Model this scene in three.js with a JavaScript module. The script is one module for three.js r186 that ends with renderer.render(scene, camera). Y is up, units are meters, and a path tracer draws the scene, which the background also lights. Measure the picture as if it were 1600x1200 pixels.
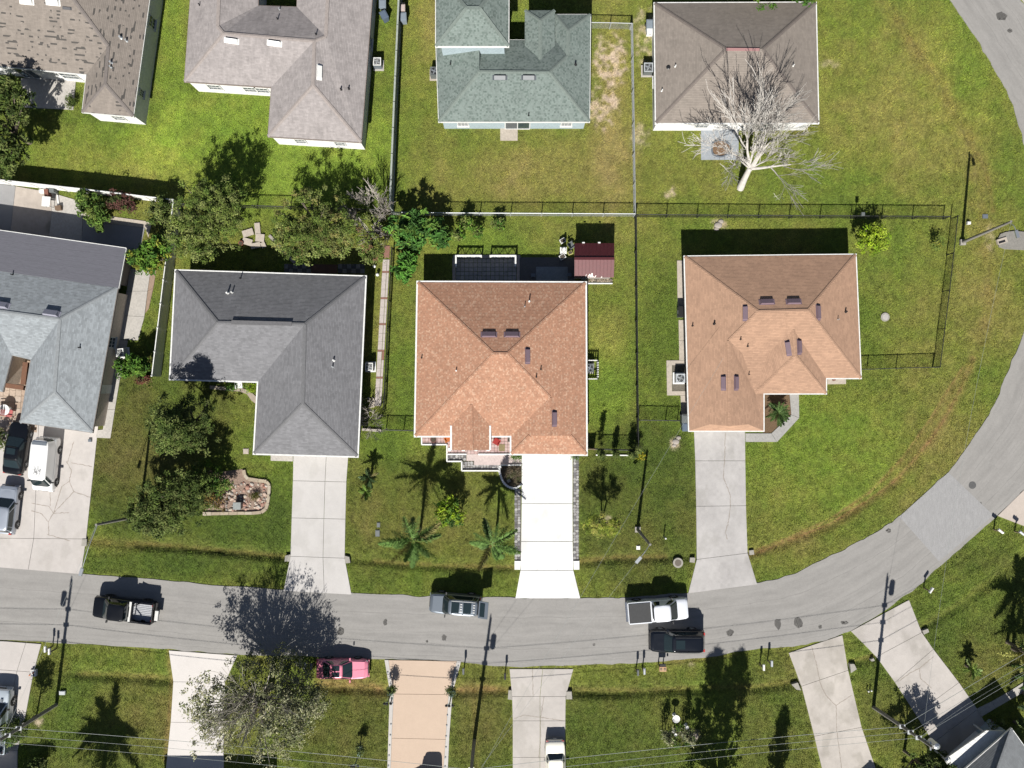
import * as THREE from 'three';
import { mergeGeometries, mergeVertices, toCreasedNormals } from 'three/addons/utils/BufferGeometryUtils.js';

// ---------------------------------------------------------------- camera, sky, sun, exposure
const S = 17, H = 70;                       // pixels per metre on the ground, flying height
const scene = new THREE.Scene();
const camera = new THREE.PerspectiveCamera(2 * Math.atan(600 / S / H) * 180 / Math.PI, 4 / 3, 0.5, 1500);
camera.position.set(0, H, 0); camera.up.set(0, 0, -1); camera.lookAt(0, 0, 0);
scene.add(camera);
const renderer = new THREE.WebGLRenderer({ antialias: true });
renderer.toneMapping = THREE.LinearToneMapping;
renderer.toneMappingExposure = 2.4;
renderer.shadowMap.enabled = true;
const SUN = new THREE.Vector3(-0.096, 0.682, 0.725).normalize();
const sun = new THREE.DirectionalLight(new THREE.Color(1, 0.965, 0.9), 3.7);
sun.position.copy(SUN).multiplyScalar(120); sun.target.position.set(0, 0, 0);
sun.castShadow = true; sun.shadow.mapSize.set(4096, 4096);
Object.assign(sun.shadow.camera, { left: -75, right: 75, top: 75, bottom: -75, near: 1, far: 300 });
scene.add(sun, sun.target);
{
  const w = 256, h = 128, d = new Float32Array(w * h * 4), v = new THREE.Vector3();
  for (let j = 0; j < h; j++) for (let i = 0; i < w; i++) {
    const th = ((j + 0.5) / h - 0.5) * Math.PI, ph = ((i + 0.5) / w - 0.5) * 2 * Math.PI;
    v.set(Math.cos(th) * Math.cos(ph), Math.sin(th), Math.cos(th) * Math.sin(ph));
    const t = Math.pow(Math.max(0, v.y), 0.6), g = Math.pow(Math.max(0, v.dot(SUN)), 12) * 0.12, k = (j * w + i) * 4;
    const lo = [0.095, 0.112, 0.135], hi = [0.028, 0.045, 0.088];
    for (let c = 0; c < 3; c++) d[k + c] = (v.y < 0 ? [0.05, 0.055, 0.04][c] : lo[c] * (1 - t) + hi[c] * t + g);
    d[k + 3] = 1;
  }
  const sky = new THREE.DataTexture(d, w, h, THREE.RGBAFormat, THREE.FloatType);
  sky.mapping = THREE.EquirectangularReflectionMapping; sky.magFilter = sky.minFilter = THREE.LinearFilter; sky.needsUpdate = true;
  scene.background = sky; scene.environment = sky;
}

// ---------------------------------------------------------------- helpers
const V3 = (x, y, z) => new THREE.Vector3(x, y, z);
// a place seen at (px, py) in the aerial picture (1600 x 1200) and lying h metres above the ground
const P = (px, py, h = 0) => V3((px - 800) / S * (1 - h / H), h, (py - 600) / S * (1 - h / H));
let seedv = 7;
const seed = (n) => { seedv = n | 0; };
const rnd = () => { seedv = (seedv + 0x6d2b79f5) | 0; let t = Math.imul(seedv ^ (seedv >>> 15), 1 | seedv); t = (t + Math.imul(t ^ (t >>> 7), 61 | t)) ^ t; return ((t ^ (t >>> 14)) >>> 0) / 4294967296; };
const rr = (a, b) => a + (b - a) * rnd();
const gauss = () => (rnd() + rnd() + rnd() + rnd() - 2) * 0.866;
const lerp = (a, b, t) => a + (b - a) * t, clamp = (x, a = 0, b = 1) => Math.min(b, Math.max(a, x));
const sst = (a, b, x) => { const t = clamp((x - a) / (b - a)); return t * t * (3 - 2 * t); };
const lin = (c) => { c /= 255; return c <= 0.04045 ? c / 12.92 : Math.pow((c + 0.055) / 1.055, 2.4); };
const srgb = (c) => 255 * (c <= 0.0031308 ? c * 12.92 : 1.055 * Math.pow(clamp(c), 1 / 2.4) - 0.055);
// base colour of something that shows as sRGB (r, g, b) under this sun on flat ground
const A = (r, g, b, k = 1.95) => [lin(r) / k, lin(g) / k, lin(b) / k];
const used = {};
const numbered = (n) => { if (used[n] === undefined) { used[n] = 0; return n; } used[n]++; return n + '_' + String(used[n]).padStart(3, '0'); };
function tag(o, label, category, group, kind) {
  if (label) o.userData.label = label; if (category) o.userData.category = category;
  if (group) o.userData.group = group; if (kind) o.userData.kind = kind; return o;
}
function thing(name, label, category, pos = V3(0, 0, 0), turn = 0, group) {
  const o = new THREE.Group(); o.name = numbered(name); o.position.copy(pos); o.rotation.y = turn; scene.add(o);
  return tag(o, label, category, group);
}
function add(name, geo, mat, parent = scene) {
  const m = new THREE.Mesh(geo, mat); m.castShadow = m.receiveShadow = true;
  m.name = parent === scene ? numbered(name) : name; parent.add(m); return m;
}
function struct(name, geo, mat) { const m = add(name, geo, mat); m.userData.kind = 'structure'; return m; }
function copyOf(o, label, group) {
  const c = o.clone(); c.name = numbered(o.name.replace(/_\d{3}$/, '')); scene.add(c);
  c.userData = { ...o.userData }; if (label) c.userData.label = label; if (group) c.userData.group = group; return c;
}
// collects flat-shaded faces; uv in metres
class MB {
  constructor() { this.p = []; this.uv = []; this.c = []; this.hasC = false; }
  tri(a, b, c, ua, ub, uc, col) {
    this.p.push(a.x, a.y, a.z, b.x, b.y, b.z, c.x, c.y, c.z);
    if (!ua) {
      const n = b.clone().sub(a).cross(c.clone().sub(a)), ax = Math.abs(n.x), ay = Math.abs(n.y), az = Math.abs(n.z);
      const f = ay >= ax && ay >= az ? (q) => [q.x, -q.z] : ax > az ? (q) => [q.z, q.y] : (q) => [q.x, q.y];
      ua = f(a); ub = f(b); uc = f(c);
    }
    this.uv.push(...ua, ...ub, ...uc);
    if (col) { this.hasC = true; for (let i = 0; i < 3; i++) this.c.push(...col); } else this.c.push(1, 1, 1);
  }
  quad(a, b, c, d, uvs, col) { if (uvs) { this.tri(a, b, c, uvs[0], uvs[1], uvs[2], col); this.tri(a, c, d, uvs[0], uvs[2], uvs[3], col); } else { this.tri(a, b, c, 0, 0, 0, col); this.tri(a, c, d, 0, 0, 0, col); } return this; }
  // box from a centre and three half axes
  obox(o, ux, uy, uz, col) {
    const q = (i, j, k) => o.clone().addScaledVector(ux, i).addScaledVector(uy, j).addScaledVector(uz, k);
    const f = [[[-1, 1, 1], [1, 1, 1], [1, 1, -1], [-1, 1, -1]], [[-1, -1, -1], [1, -1, -1], [1, -1, 1], [-1, -1, 1]], [[1, -1, 1], [1, -1, -1], [1, 1, -1], [1, 1, 1]], [[-1, -1, -1], [-1, -1, 1], [-1, 1, 1], [-1, 1, -1]], [[-1, -1, 1], [1, -1, 1], [1, 1, 1], [-1, 1, 1]], [[1, -1, -1], [-1, -1, -1], [-1, 1, -1], [1, 1, -1]]];
    for (const s of f) this.quad(...s.map((e) => q(...e)), null, col);
    return this;
  }
  box(x, y, z, w, h, d, ry = 0, col) { const c = Math.cos(ry), s = Math.sin(ry); return this.obox(V3(x, y, z), V3(c * w / 2, 0, -s * w / 2), V3(0, h / 2, 0), V3(s * d / 2, 0, c * d / 2), col); }
  bar(a, b, w, h = w, col) {
    const d = b.clone().sub(a), l = d.length(); d.normalize();
    let up = Math.abs(d.y) > 0.95 ? V3(1, 0, 0) : V3(0, 1, 0); const sd = d.clone().cross(up).normalize(); up = sd.clone().cross(d);
    return this.obox(a.clone().add(b).multiplyScalar(0.5), d.multiplyScalar(l / 2), up.multiplyScalar(h / 2), sd.multiplyScalar(w / 2), col);
  }
  tube(a, b, r0, r1 = r0, n = 8, col, caps = true) {
    const d = b.clone().sub(a).normalize(), u = (Math.abs(d.y) > 0.9 ? V3(1, 0, 0) : V3(0, 1, 0)).cross(d).normalize(), v = d.clone().cross(u);
    const at = (o, r, i) => o.clone().addScaledVector(u, Math.cos(i / n * 6.2832) * r).addScaledVector(v, Math.sin(i / n * 6.2832) * r);
    for (let i = 0; i < n; i++) {
      this.quad(at(a, r0, i), at(a, r0, i + 1), at(b, r1, i + 1), at(b, r1, i), [[i / n, 0], [(i + 1) / n, 0], [(i + 1) / n, 1], [i / n, 1]], col);
      if (caps && r1 > 0.004) this.tri(b, at(b, r1, i), at(b, r1, i + 1), 0, 0, 0, col);
      if (caps && r0 > 0.03) this.tri(a, at(a, r0, i + 1), at(a, r0, i), 0, 0, 0, col);
    }
    return this;
  }
  cyl(x, y0, z, r, h, n = 16, r1 = r, col) { return this.tube(V3(x, y0, z), V3(x, y0 + h, z), r, r1, n, col); }
  poly(pts, y0, y1, col) {                       // vertical prism over world points (x, z used)
    const sh = pts.map((q) => new THREE.Vector2(q.x, q.z)); if (THREE.ShapeUtils.area(sh) < 0) sh.reverse();
    for (const t of THREE.ShapeUtils.triangulateShape(sh, [])) {
      const [a, b, c] = t.map((i) => V3(sh[i].x, y1, sh[i].y)); this.tri(a, c, b, 0, 0, 0, col);
      const [d, e, f] = t.map((i) => V3(sh[i].x, y0, sh[i].y)); this.tri(d, e, f, 0, 0, 0, col);
    }
    for (let i = 0; i < sh.length; i++) { const a = sh[i], b = sh[(i + 1) % sh.length]; if (y1 > y0) this.quad(V3(b.x, y0, b.y), V3(a.x, y0, a.y), V3(a.x, y1, a.y), V3(b.x, y1, b.y), null, col); }
    return this;
  }
  face(pts, uvf, col) {                          // a (nearly) flat polygon in space
    const n = V3(0, 0, 0); for (let i = 0; i < pts.length; i++) n.add(pts[i].clone().cross(pts[(i + 1) % pts.length])); n.normalize();
    const u = Math.abs(n.y) > 0.999 ? V3(1, 0, 0) : V3(0, 1, 0).cross(n).normalize(), v = n.clone().cross(u), o = pts[0];
    const sh = pts.map((q) => new THREE.Vector2(q.clone().sub(o).dot(u), q.clone().sub(o).dot(v)));
    const f = uvf || ((q) => [q.dot(u), q.dot(v)]);
    for (const t of THREE.ShapeUtils.triangulateShape(sh, [])) this.tri(...t.map((i) => pts[i]), ...t.map((i) => f(pts[i])), col);
    return this;
  }
  geo(smooth) {
    const g = new THREE.BufferGeometry();
    g.setAttribute('position', new THREE.Float32BufferAttribute(this.p, 3)); g.setAttribute('uv', new THREE.Float32BufferAttribute(this.uv, 2));
    if (this.hasC) g.setAttribute('color', new THREE.Float32BufferAttribute(this.c, 3));
    g.computeVertexNormals(); if (smooth) return toCreasedNormals(g, smooth); return g;
  }
  to(name, mat, parent = scene, smooth) { return add(name, this.geo(smooth), mat, parent); }
}
const mb = () => new MB();

// ---------------------------------------------------------------- noise and textures
function noiseTile(n, s) { seed(s); const a = new Float32Array(n * n); for (let i = 0; i < n * n; i++) a[i] = rnd(); return { n, a }; }
const NT = noiseTile(256, 11);
function vn(x, y) {                               // value noise, period 256
  const xi = Math.floor(x), yi = Math.floor(y); let fx = x - xi, fy = y - yi; fx = fx * fx * (3 - 2 * fx); fy = fy * fy * (3 - 2 * fy);
  const a = NT.a, x0 = xi & 255, x1 = (xi + 1) & 255, y0 = (yi & 255) << 8, y1 = ((yi + 1) & 255) << 8;
  return (a[y0 + x0] * (1 - fx) + a[y0 + x1] * fx) * (1 - fy) + (a[y1 + x0] * (1 - fx) + a[y1 + x1] * fx) * fy;
}
const fbm = (x, y, o = 4) => { let s = 0, w = 0.5, t = 0; for (let i = 0; i < o; i++) { s += vn(x + i * 37.3, y + i * 17.7) * w; t += w; w *= 0.5; x *= 2; y *= 2; } return s / t; };
function tex(w, h, fn, rep = [1, 1], isColor = true) {     // fn(i, j) gives linear rgb (or a grey number)
  const d = new Uint8Array(w * h * 4);
  for (let j = 0; j < h; j++) for (let i = 0; i < w; i++) {
    const c = fn(i, j), k = (j * w + i) * 4;
    if (typeof c === 'number') d[k] = d[k + 1] = d[k + 2] = clamp(c) * 255; else if (isColor) { d[k] = srgb(c[0]); d[k + 1] = srgb(c[1]); d[k + 2] = srgb(c[2]); } else { d[k] = c[0] * 255; d[k + 1] = c[1] * 255; d[k + 2] = c[2] * 255; }
    d[k + 3] = 255;
  }
  const t = new THREE.DataTexture(d, w, h); t.wrapS = t.wrapT = THREE.RepeatWrapping; t.magFilter = THREE.LinearFilter; t.minFilter = THREE.LinearMipmapLinearFilter;
  if (isColor) t.colorSpace = THREE.SRGBColorSpace; t.repeat.set(...rep); t.needsUpdate = true; return t;
}
const std = (o) => new THREE.MeshStandardMaterial({ roughness: 0.85, ...o, color: Array.isArray(o.color) ? new THREE.Color().setRGB(...o.color) : o.color ?? 0xffffff });
const phys = (o) => new THREE.MeshPhysicalMaterial({ roughness: 0.4, ...o, color: Array.isArray(o.color) ? new THREE.Color().setRGB(...o.color) : o.color ?? 0xffffff });
// fine grain shared by painted and concrete surfaces (tile of 2 m)
const grainMap = tex(256, 256, (i, j) => 0.8 + 0.2 * (0.6 * vn(i / 2, j / 2) + 0.4 * vn(i / 16, j / 16)), [0.5, 0.5]);
const grainBump = tex(256, 256, (i, j) => vn(i, j) * 0.5 + vn(i / 4, j / 4) * 0.5, [0.5, 0.5], false);
const M = {
  white: std({ color: [0.72, 0.72, 0.70], roughness: 0.55, map: grainMap }),
  trim: std({ color: [0.62, 0.62, 0.60], roughness: 0.5, map: grainMap }),
  black: std({ color: [0.012, 0.012, 0.013], roughness: 0.45 }),
  rubber: std({ color: [0.015, 0.015, 0.016], roughness: 0.8 }),
  blackFence: std({ color: [0.012, 0.013, 0.013], roughness: 0.6 }),
  galv: std({ color: [0.42, 0.44, 0.45], roughness: 0.45, metalness: 0.5 }),
  alu: std({ color: [0.5, 0.52, 0.53], roughness: 0.35, metalness: 0.8 }),
  chrome: std({ color: [0.6, 0.6, 0.6], roughness: 0.18, metalness: 1 }),
  glass: phys({ color: [0.012, 0.02, 0.022], roughness: 0.06, clearcoat: 0.6 }),
  pane: phys({ color: [0.03, 0.045, 0.055], roughness: 0.06 }),
  wood: std({ color: [0.2, 0.15, 0.1], roughness: 0.85, map: grainMap }),
  greyWood: std({ color: [0.3, 0.33, 0.3], roughness: 0.9, map: grainMap }),
  vinyl: std({ color: [0.74, 0.74, 0.72], roughness: 0.45, map: grainMap }),
  bark: std({ color: [0.16, 0.13, 0.10], roughness: 0.95, map: grainMap, bumpMap: grainBump, bumpScale: 0.02 }),
  paleBark: std({ color: [0.40, 0.36, 0.32], roughness: 0.95, map: grainMap, bumpMap: grainBump, bumpScale: 0.02 }),
  pole: std({ color: [0.21, 0.20, 0.18], roughness: 0.85, map: grainMap }),
  concrete: std({ color: A(232, 226, 218), roughness: 0.9, map: grainMap, bumpMap: grainBump, bumpScale: 0.004 }),
  cream: std({ color: A(233, 220, 204, 2), roughness: 0.8, map: grainMap }),
  headwall: std({ color: A(205, 200, 190), roughness: 0.95, map: grainMap, bumpMap: grainBump, bumpScale: 0.01 }),
  plasticGrey: std({ color: [0.10, 0.115, 0.135], roughness: 0.5 }),
  red: std({ color: [0.35, 0.02, 0.015], roughness: 0.4 }),
  lampGlass: std({ color: [0.34, 0.34, 0.33], roughness: 0.2 }),
  amber: std({ color: [0.6, 0.2, 0.03], roughness: 0.3 }),
};
const hard = [];                                   // footprints where no grass grows: arrays of world points
const hardPx = (pts) => { const w = pts.map((q) => P(q[0], q[1])); hard.push(w); return w; };
const poly2 = (pts, h = 0) => pts.map((q) => P(q[0], q[1], h));
// ---------------------------------------------------------------- the road
const curveOf = (pts) => new THREE.CatmullRomCurve3(pts.map((q) => P(q[0], q[1])), false, 'centripetal');
const roadPairs = [[-400, 856, -400, 972], [0, 886, 0, 1000], [127, 896, 125, 1005], [264, 908, 264, 1015], [371, 917, 371, 1022], [549, 927, 549, 1027], [673, 932, 673, 1032], [805, 934, 800, 1041], [907, 934, 899, 1039], [977, 933, 980, 1036], [1075, 926, 1083, 1029], [1181, 912, 1187, 1013], [1233, 899, 1262, 1006], [1300, 868, 1329, 985], [1367, 832, 1420, 926], [1404, 808, 1472, 880], [1481, 737, 1551, 812], [1520, 685, 1612, 752], [1549, 639, 1660, 690], [1575, 580, 1690, 620], [1600, 517, 1715, 545], [1618, 450, 1735, 460], [1625, 370, 1740, 370], [1618, 290, 1733, 280], [1600, 224, 1712, 185], [1580, 160, 1690, 115], [1550, 104, 1642, 64], [1527, 63, 1612, 22], [1483, 0, 1575, -25], [1440, -60, 1530, -90], [1330, -200, 1420, -240]];
const inC = curveOf(roadPairs.map((p) => [p[0], p[1]])), outC = curveOf(roadPairs.map((p) => [p[2], p[3]]));
const RN = 420, roadIn = [], roadOut = [];
for (let i = 0; i <= RN; i++) {
  const a = inC.getPoint(i / RN), b = outC.getPoint(i / RN), d = b.clone().sub(a).normalize();
  a.addScaledVector(d, (fbm(i * 0.33, 3) - 0.5) * 0.3); b.addScaledVector(d, (fbm(i * 0.33, 9) - 0.5) * 0.3); roadIn.push(a); roadOut.push(b);
}
hard.push([...roadIn, ...roadOut.slice().reverse()]);
// asphalt: u runs along the road (40 m), v across; aggregate, blotches, laying seams, fine cracks
const asphaltMap = (() => {
  const w = 2048, h = 384, cracks = new Float32Array(w * h); seed(5);
  for (let n = 0; n < 16; n++) { let x = rnd() * w, y = rnd() * h, a = rr(-0.5, 0.5) + (rnd() < 0.3 ? 1.5 : 0); const L = rr(60, 260); for (let k = 0; k < L; k++) { x += Math.cos(a); y += Math.sin(a) * 0.8; a += gauss() * 0.12; const yi = y | 0, xi = ((x | 0) + w) % w; if (yi > 0 && yi < h - 1) { cracks[yi * w + xi] = 0.25; } } }
  return tex(w, h, (i, j) => {
    const x = i / w * 40, y = j / h * 6.8;
    let k = 1 + 0.12 * (fbm(i / 8, j / 8, 3) - 0.5) + 0.22 * (vn(i, j) - 0.5) + 0.1 * (vn(i / 64 + 7, j / 24) - 0.5) + 0.1 * (vn(i / 128 + 90, j / 9) - 0.5);
    for (const [v, wd, am] of [[0.285, 1.4, 0.34], [0.56, 1.2, 0.18], [0.745, 1.5, 0.36], [0.93, 2, 0.2]]) {
      const c = (v + 0.012 * (vn(i / 128, v * 90) - 0.5)) * h; if (Math.abs(j - c) < wd) k *= 1 - 0.8 * am * (0.35 + 0.65 * vn(i / 16, 40 + v * 50));
    }
    for (const [v, am] of [[0.2, 0.05], [0.4, 0.06], [0.63, 0.06], [0.84, 0.05]]) k *= 1 - am * Math.exp(-(((j / h - v) / 0.055) ** 2)) * (0.4 + 1.2 * vn(i / 32 + v * 70, j / 12)); k *= 1 - 0.7 * cracks[j * w + i];
    const b = A(172, 169, 165); return [b[0] * k, b[1] * k, b[2] * k];
  });
})();
const asphaltMat = std({ map: asphaltMap, roughness: 0.9, bumpMap: tex(256, 256, (i, j) => vn(i, j), [12, 5], false), bumpScale: 0.004 });
const roadStrip = (i0, i1, v0, v1, y, mat, name) => {
  const m = mb(); let L = 0; const at = (i, v) => { const q = roadIn[i].clone().lerp(roadOut[i], v); q.y = y; return q; };
  const len = [0]; for (let i = 1; i <= RN; i++) len.push(len[i - 1] + at(i, 0.5).distanceTo(at(i - 1, 0.5)));
  for (let i = i0; i < i1; i++) {
    for (let c = 0; c < 4; c++) { const a = lerp(v0, v1, c / 4), b = lerp(v0, v1, (c + 1) / 4), u0 = len[i] / 40, u1 = len[i + 1] / 40; m.quad(at(i, b), at(i + 1, b), at(i + 1, a), at(i, a), [[u0, b], [u1, b], [u1, a], [u0, a]]); }
    for (const v of [v0, v1]) { const a = at(i, v), b = at(i + 1, v), dn = V3(0, -0.12, 0); const q = v === v0 ? [b, a, a.clone().add(dn), b.clone().add(dn)] : [a, b, b.clone().add(dn), a.clone().add(dn)]; m.quad(...q, [[len[i] / 40, v], [len[i + 1] / 40, v], [len[i + 1] / 40, v + 0.01], [len[i] / 40, v + 0.01]]); }
  }
  return struct(name, m.geo(), mat);
};
roadStrip(0, RN, 0, 1, 0.03, asphaltMat, 'road');
{ // lighter resurfaced square in the bend
  const pts = [[1481.5, 738], [1405, 807], [1467, 877], [1552, 805]].map((q) => P(q[0], q[1]));
  struct('road_patch', mb().poly(pts, 0.03, 0.036).geo(), std({ color: A(200, 199, 199), roughness: 0.9, map: tex(512, 512, (i, j) => 0.88 + 0.1 * (fbm(i / 8, j / 32, 3) - 0.5) + 0.2 * (vn(i, j) - 0.5), [0.2, 0.2]), bumpMap: grainBump, bumpScale: 0.003 }));
}
function blob(px, py, rx, ry, y0, y1, n = 14, wob = 0.3) { // irregular flat outline in world points
  const c = P(px, py), o = []; for (let i = 0; i < n; i++) { const a = i / n * 6.2832, k = 1 + (rnd() - 0.5) * wob; o.push(V3(c.x + Math.cos(a) * rx / S * k, 0, c.z + Math.sin(a) * ry / S * k)); } return o;
}
{ // oil and patch marks on the asphalt
  seed(21); const m = mb();
  for (const [x, y, rx, ry] of [[533, 986, 5, 7], [694, 996, 4, 5], [667, 1002, 2, 2], [1140, 988, 6, 5], [1215, 975, 6, 8], [1247, 973, 6, 10], [1319, 973, 6, 3], [1281, 979, 3, 3], [928, 1007, 2, 2], [1529, 790, 7, 6], [1564, 25, 9, 7], [1577, 48, 4, 3], [602, 972, 3, 5], [1388, 829, 4, 3]]) m.poly(blob(x, y, rx, ry, 0, 0, 13, 0.5), 0.0335, 0.0335);
  struct('road_stain', m.geo(), std({ color: A(166, 163, 159), roughness: 0.85, map: grainMap }));
}

// ---------------------------------------------------------------- driveways, walks, patios
// a map for one paved area: mottled concrete, stains and cracks at their places (all in picture pixels)
function pavingMap(box, base, o = {}) {
  const [x0, y0, x1, y1] = box, a = P(x0, y0), b = P(x1, y1), w = b.x - a.x, d = b.z - a.z, q = Math.min(34, 900 / Math.max(w, d));
  const W = Math.max(32, Math.round(w * q)), D = Math.max(32, Math.round(d * q));
  const cv = document.createElement('canvas'); cv.width = W; cv.height = D; const g = cv.getContext('2d'), im = g.createImageData(W, D), mo = o.mottle ?? 0.18, off = x0 * 0.37 + y0;
  for (let j = 0; j < D; j++) for (let i = 0; i < W; i++) {
    const x = i / q, z = j / q; let k = 1 + mo * 1.3 * (fbm(x * 0.55 + off, z * 0.4 + off, 4) - 0.5) + mo * 0.8 * (fbm(x * 3 + off, z * 3, 3) - 0.5) + 0.1 * (vn(i + off, j) - 0.5);
    const st = o.stain ? o.stain * sst(0.56, 0.72, fbm(x * 0.7 + off + 50, z * 0.5 + 9, 4)) : 0; k *= 1 - st;
    const n = (j * W + i) * 4, wm = 1 - 0.12 * st; im.data[n] = srgb(base[0] * k); im.data[n + 1] = srgb(base[1] * k * (0.99)); im.data[n + 2] = srgb(base[2] * k * wm); im.data[n + 3] = 255;
  }
  g.putImageData(im, 0, 0); seed(Math.round(off * 7)); g.lineCap = 'round';
  for (const c of o.cracks || []) {
    g.strokeStyle = o.crackColor || 'rgba(120,112,104,0.85)';
    for (let s = 0; s + 1 < c.length; s++) {
      const p = [(c[s][0] - x0) / (x1 - x0) * W, (c[s][1] - y0) / (y1 - y0) * D], e = [(c[s + 1][0] - x0) / (x1 - x0) * W, (c[s + 1][1] - y0) / (y1 - y0) * D], n = Math.max(2, Math.hypot(e[0] - p[0], e[1] - p[1]) / 5 | 0);
      let lx = p[0], ly = p[1];
      for (let k = 1; k <= n; k++) { const jx = k < n ? gauss() * 1.2 : 0, jy = k < n ? gauss() * 1.2 : 0, nx = lerp(p[0], e[0], k / n) + jx, ny = lerp(p[1], e[1], k / n) + jy; g.lineWidth = rr(1.0, 2.5); g.beginPath(); g.moveTo(lx, ly); g.lineTo(nx, ny); g.stroke(); lx = nx; ly = ny; }
    }
  }
  const t = new THREE.CanvasTexture(cv); t.colorSpace = THREE.SRGBColorSpace; t.wrapS = t.wrapT = THREE.ClampToEdgeWrapping; t.magFilter = THREE.LinearFilter;
  t.repeat.set(1 / w, 1 / d); t.offset.set(-a.x / w, 1 + a.z / d); return std({ map: t, roughness: 0.92, bumpMap: grainBump, bumpScale: 0.004 });
}
const flat = (pts, y0, y1, name, mat, parent) => { const w = hardPx(pts); return mb().poly(w, y0, y1).to(name, mat, parent); };
// shrink a polygon by d metres all round (world points)
function inset(pts, d) {
  const n = pts.length; let ar = 0; for (let i = 0; i < n; i++) { const a = pts[i], b = pts[(i + 1) % n]; ar += a.x * b.z - b.x * a.z; } const sg = ar > 0 ? 1 : -1;
  return pts.map((p, i) => {
    const a = pts[(i + n - 1) % n], b = pts[(i + 1) % n]; let e0 = V3(p.x - a.x, 0, p.z - a.z).normalize(), e1 = V3(b.x - p.x, 0, b.z - p.z).normalize();
    const n0 = V3(-e0.z * sg, 0, e0.x * sg), n1 = V3(-e1.z * sg, 0, e1.x * sg), m = n0.clone().add(n1), l = m.lengthSq();
    return l < 0.05 ? V3(p.x + n0.x * d, p.y, p.z + n0.z * d) : V3(p.x + m.x * 2 * d / l, p.y, p.z + m.z * 2 * d / l);
  });
}
// rows of [left, right] picture points from the garage to the road; neighbouring rows bound a slab
function driveway(label, rows, mat, o = {}) {
  const g = thing('driveway', label, 'driveway'); hardPx([...rows.map((r) => r[0]), ...rows.map((r) => r[1]).reverse()]);
  const cols = o.cols || [0, 1];
  rows.slice(0, -1).forEach((r, k) => {
    const s = rows[k + 1];
    for (let c = 0; c + 1 < cols.length; c++) {
      const L = (row, t) => P(lerp(row[0][0], row[1][0], t), lerp(row[0][1], row[1][1], t));
      const q = inset([L(r, cols[c]), L(r, cols[c + 1]), L(s, cols[c + 1]), L(s, cols[c])], o.gap ?? 0.016);
      mb().poly(q, -0.5, (o.y ?? 0.05) + 0.0006 * ((k * 3 + c * 5) % 4)).to('slab', mat, g);
    }
  });
  return g;
}
const conc = A(216, 209, 202);
driveway('long pale concrete driveway of the dark grey roofed house', [[[458.5, 709], [544.5, 711]], [[457.8, 751], [541.5, 753]], [[455.8, 809], [540, 811]], [[454, 869], [538.8, 872]], [[443, 923], [549.5, 929]]], pavingMap([440, 705, 552, 932], A(221, 218, 214), { mottle: 0.1, stain: 0.06 }), { cols: [0, 0.6, 1] });
driveway('bright white painted driveway in front of the speckled orange roofed house', [[[814.8, 708], [894.8, 708]], [[814.8, 787], [894.8, 787]], [[814, 846], [895, 846]], [[813, 891], [896, 891]], [[805, 935], [907, 935]]], pavingMap([803, 705, 910, 936], [0.56, 0.56, 0.55], { mottle: 0.12, stain: 0.12 }), { gap: 0.024 });
for (const [q, l] of [[[[804, 876], [814, 876], [812.6, 889.5], [804, 889.5]], 'left'], [[[895.6, 876], [905, 876], [905, 889.5], [896.4, 889.5]], 'right']]) tag(flat(q, -0.5, 0.14, 'headwall', M.white), 'white painted concrete block closing the ditch on the ' + l + ' of the white driveway', 'headwall', 'white headwalls');
driveway('grey weathered driveway with a long crack beside the plain orange roofed house', [[[1084, 672], [1164, 672]], [[1086, 720], [1164.5, 720]], [[1087.5, 791], [1165.5, 790]], [[1088.4, 874], [1168, 864]], [[1075, 927], [1183, 913]]], pavingMap([1070, 670, 1190, 930], A(205, 202, 199), { mottle: 0.26, stain: 0.12, cracks: [[[1130, 745], [1141, 775], [1141, 791], [1138, 815], [1133, 832], [1136, 842]], [[1130, 745], [1132, 720], [1133, 676]]] }));
driveway('wide cracked concrete driveway under the van and cars at the left edge', [[[-90, 640], [154, 666]], [[-80, 840], [135, 842]], [[-90, 879], [127, 897]]], pavingMap([-95, 636, 158, 900], A(220, 214, 208), { mottle: 0.16, stain: 0.08, cracks: [[[104, 721], [112, 734], [109, 752], [116, 768], [102, 783], [85, 800], [76, 815]], [[116, 768], [142, 777]], [[50, 786], [77, 791], [84, 802], [108, 801]], [[50, 798], [66, 803], [76, 815], [77, 835]], [[112, 723], [144, 729]], [[109, 752], [97, 760], [85, 800]], [[79, 770], [79, 790]], [[75, 835], [110, 845]], [[106, 722], [116, 690]]] }), { cols: [0, 0.62, 1] });
driveway('pale driveway at the lower left edge under the silver truck', [[[-40, 998], [65, 1006]], [[-60, 1042], [53, 1050]], [[-80, 1110], [40, 1120]], [[-100, 1168], [28, 1172]], [[-110, 1230], [27, 1230]]], pavingMap([-115, 995, 70, 1235], A(219, 213, 207), { mottle: 0.12 }), { cols: [0, 0.77, 1] });
driveway('white driveway half hidden under the big olive tree at the bottom', [[[264, 1016], [371, 1024]], [[271, 1065], [352, 1066]], [[267, 1128], [350, 1130]], [[256, 1235], [350, 1235]]], pavingMap([250, 1010, 375, 1240], A(243, 238, 232), { mottle: 0.07 }));
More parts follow.
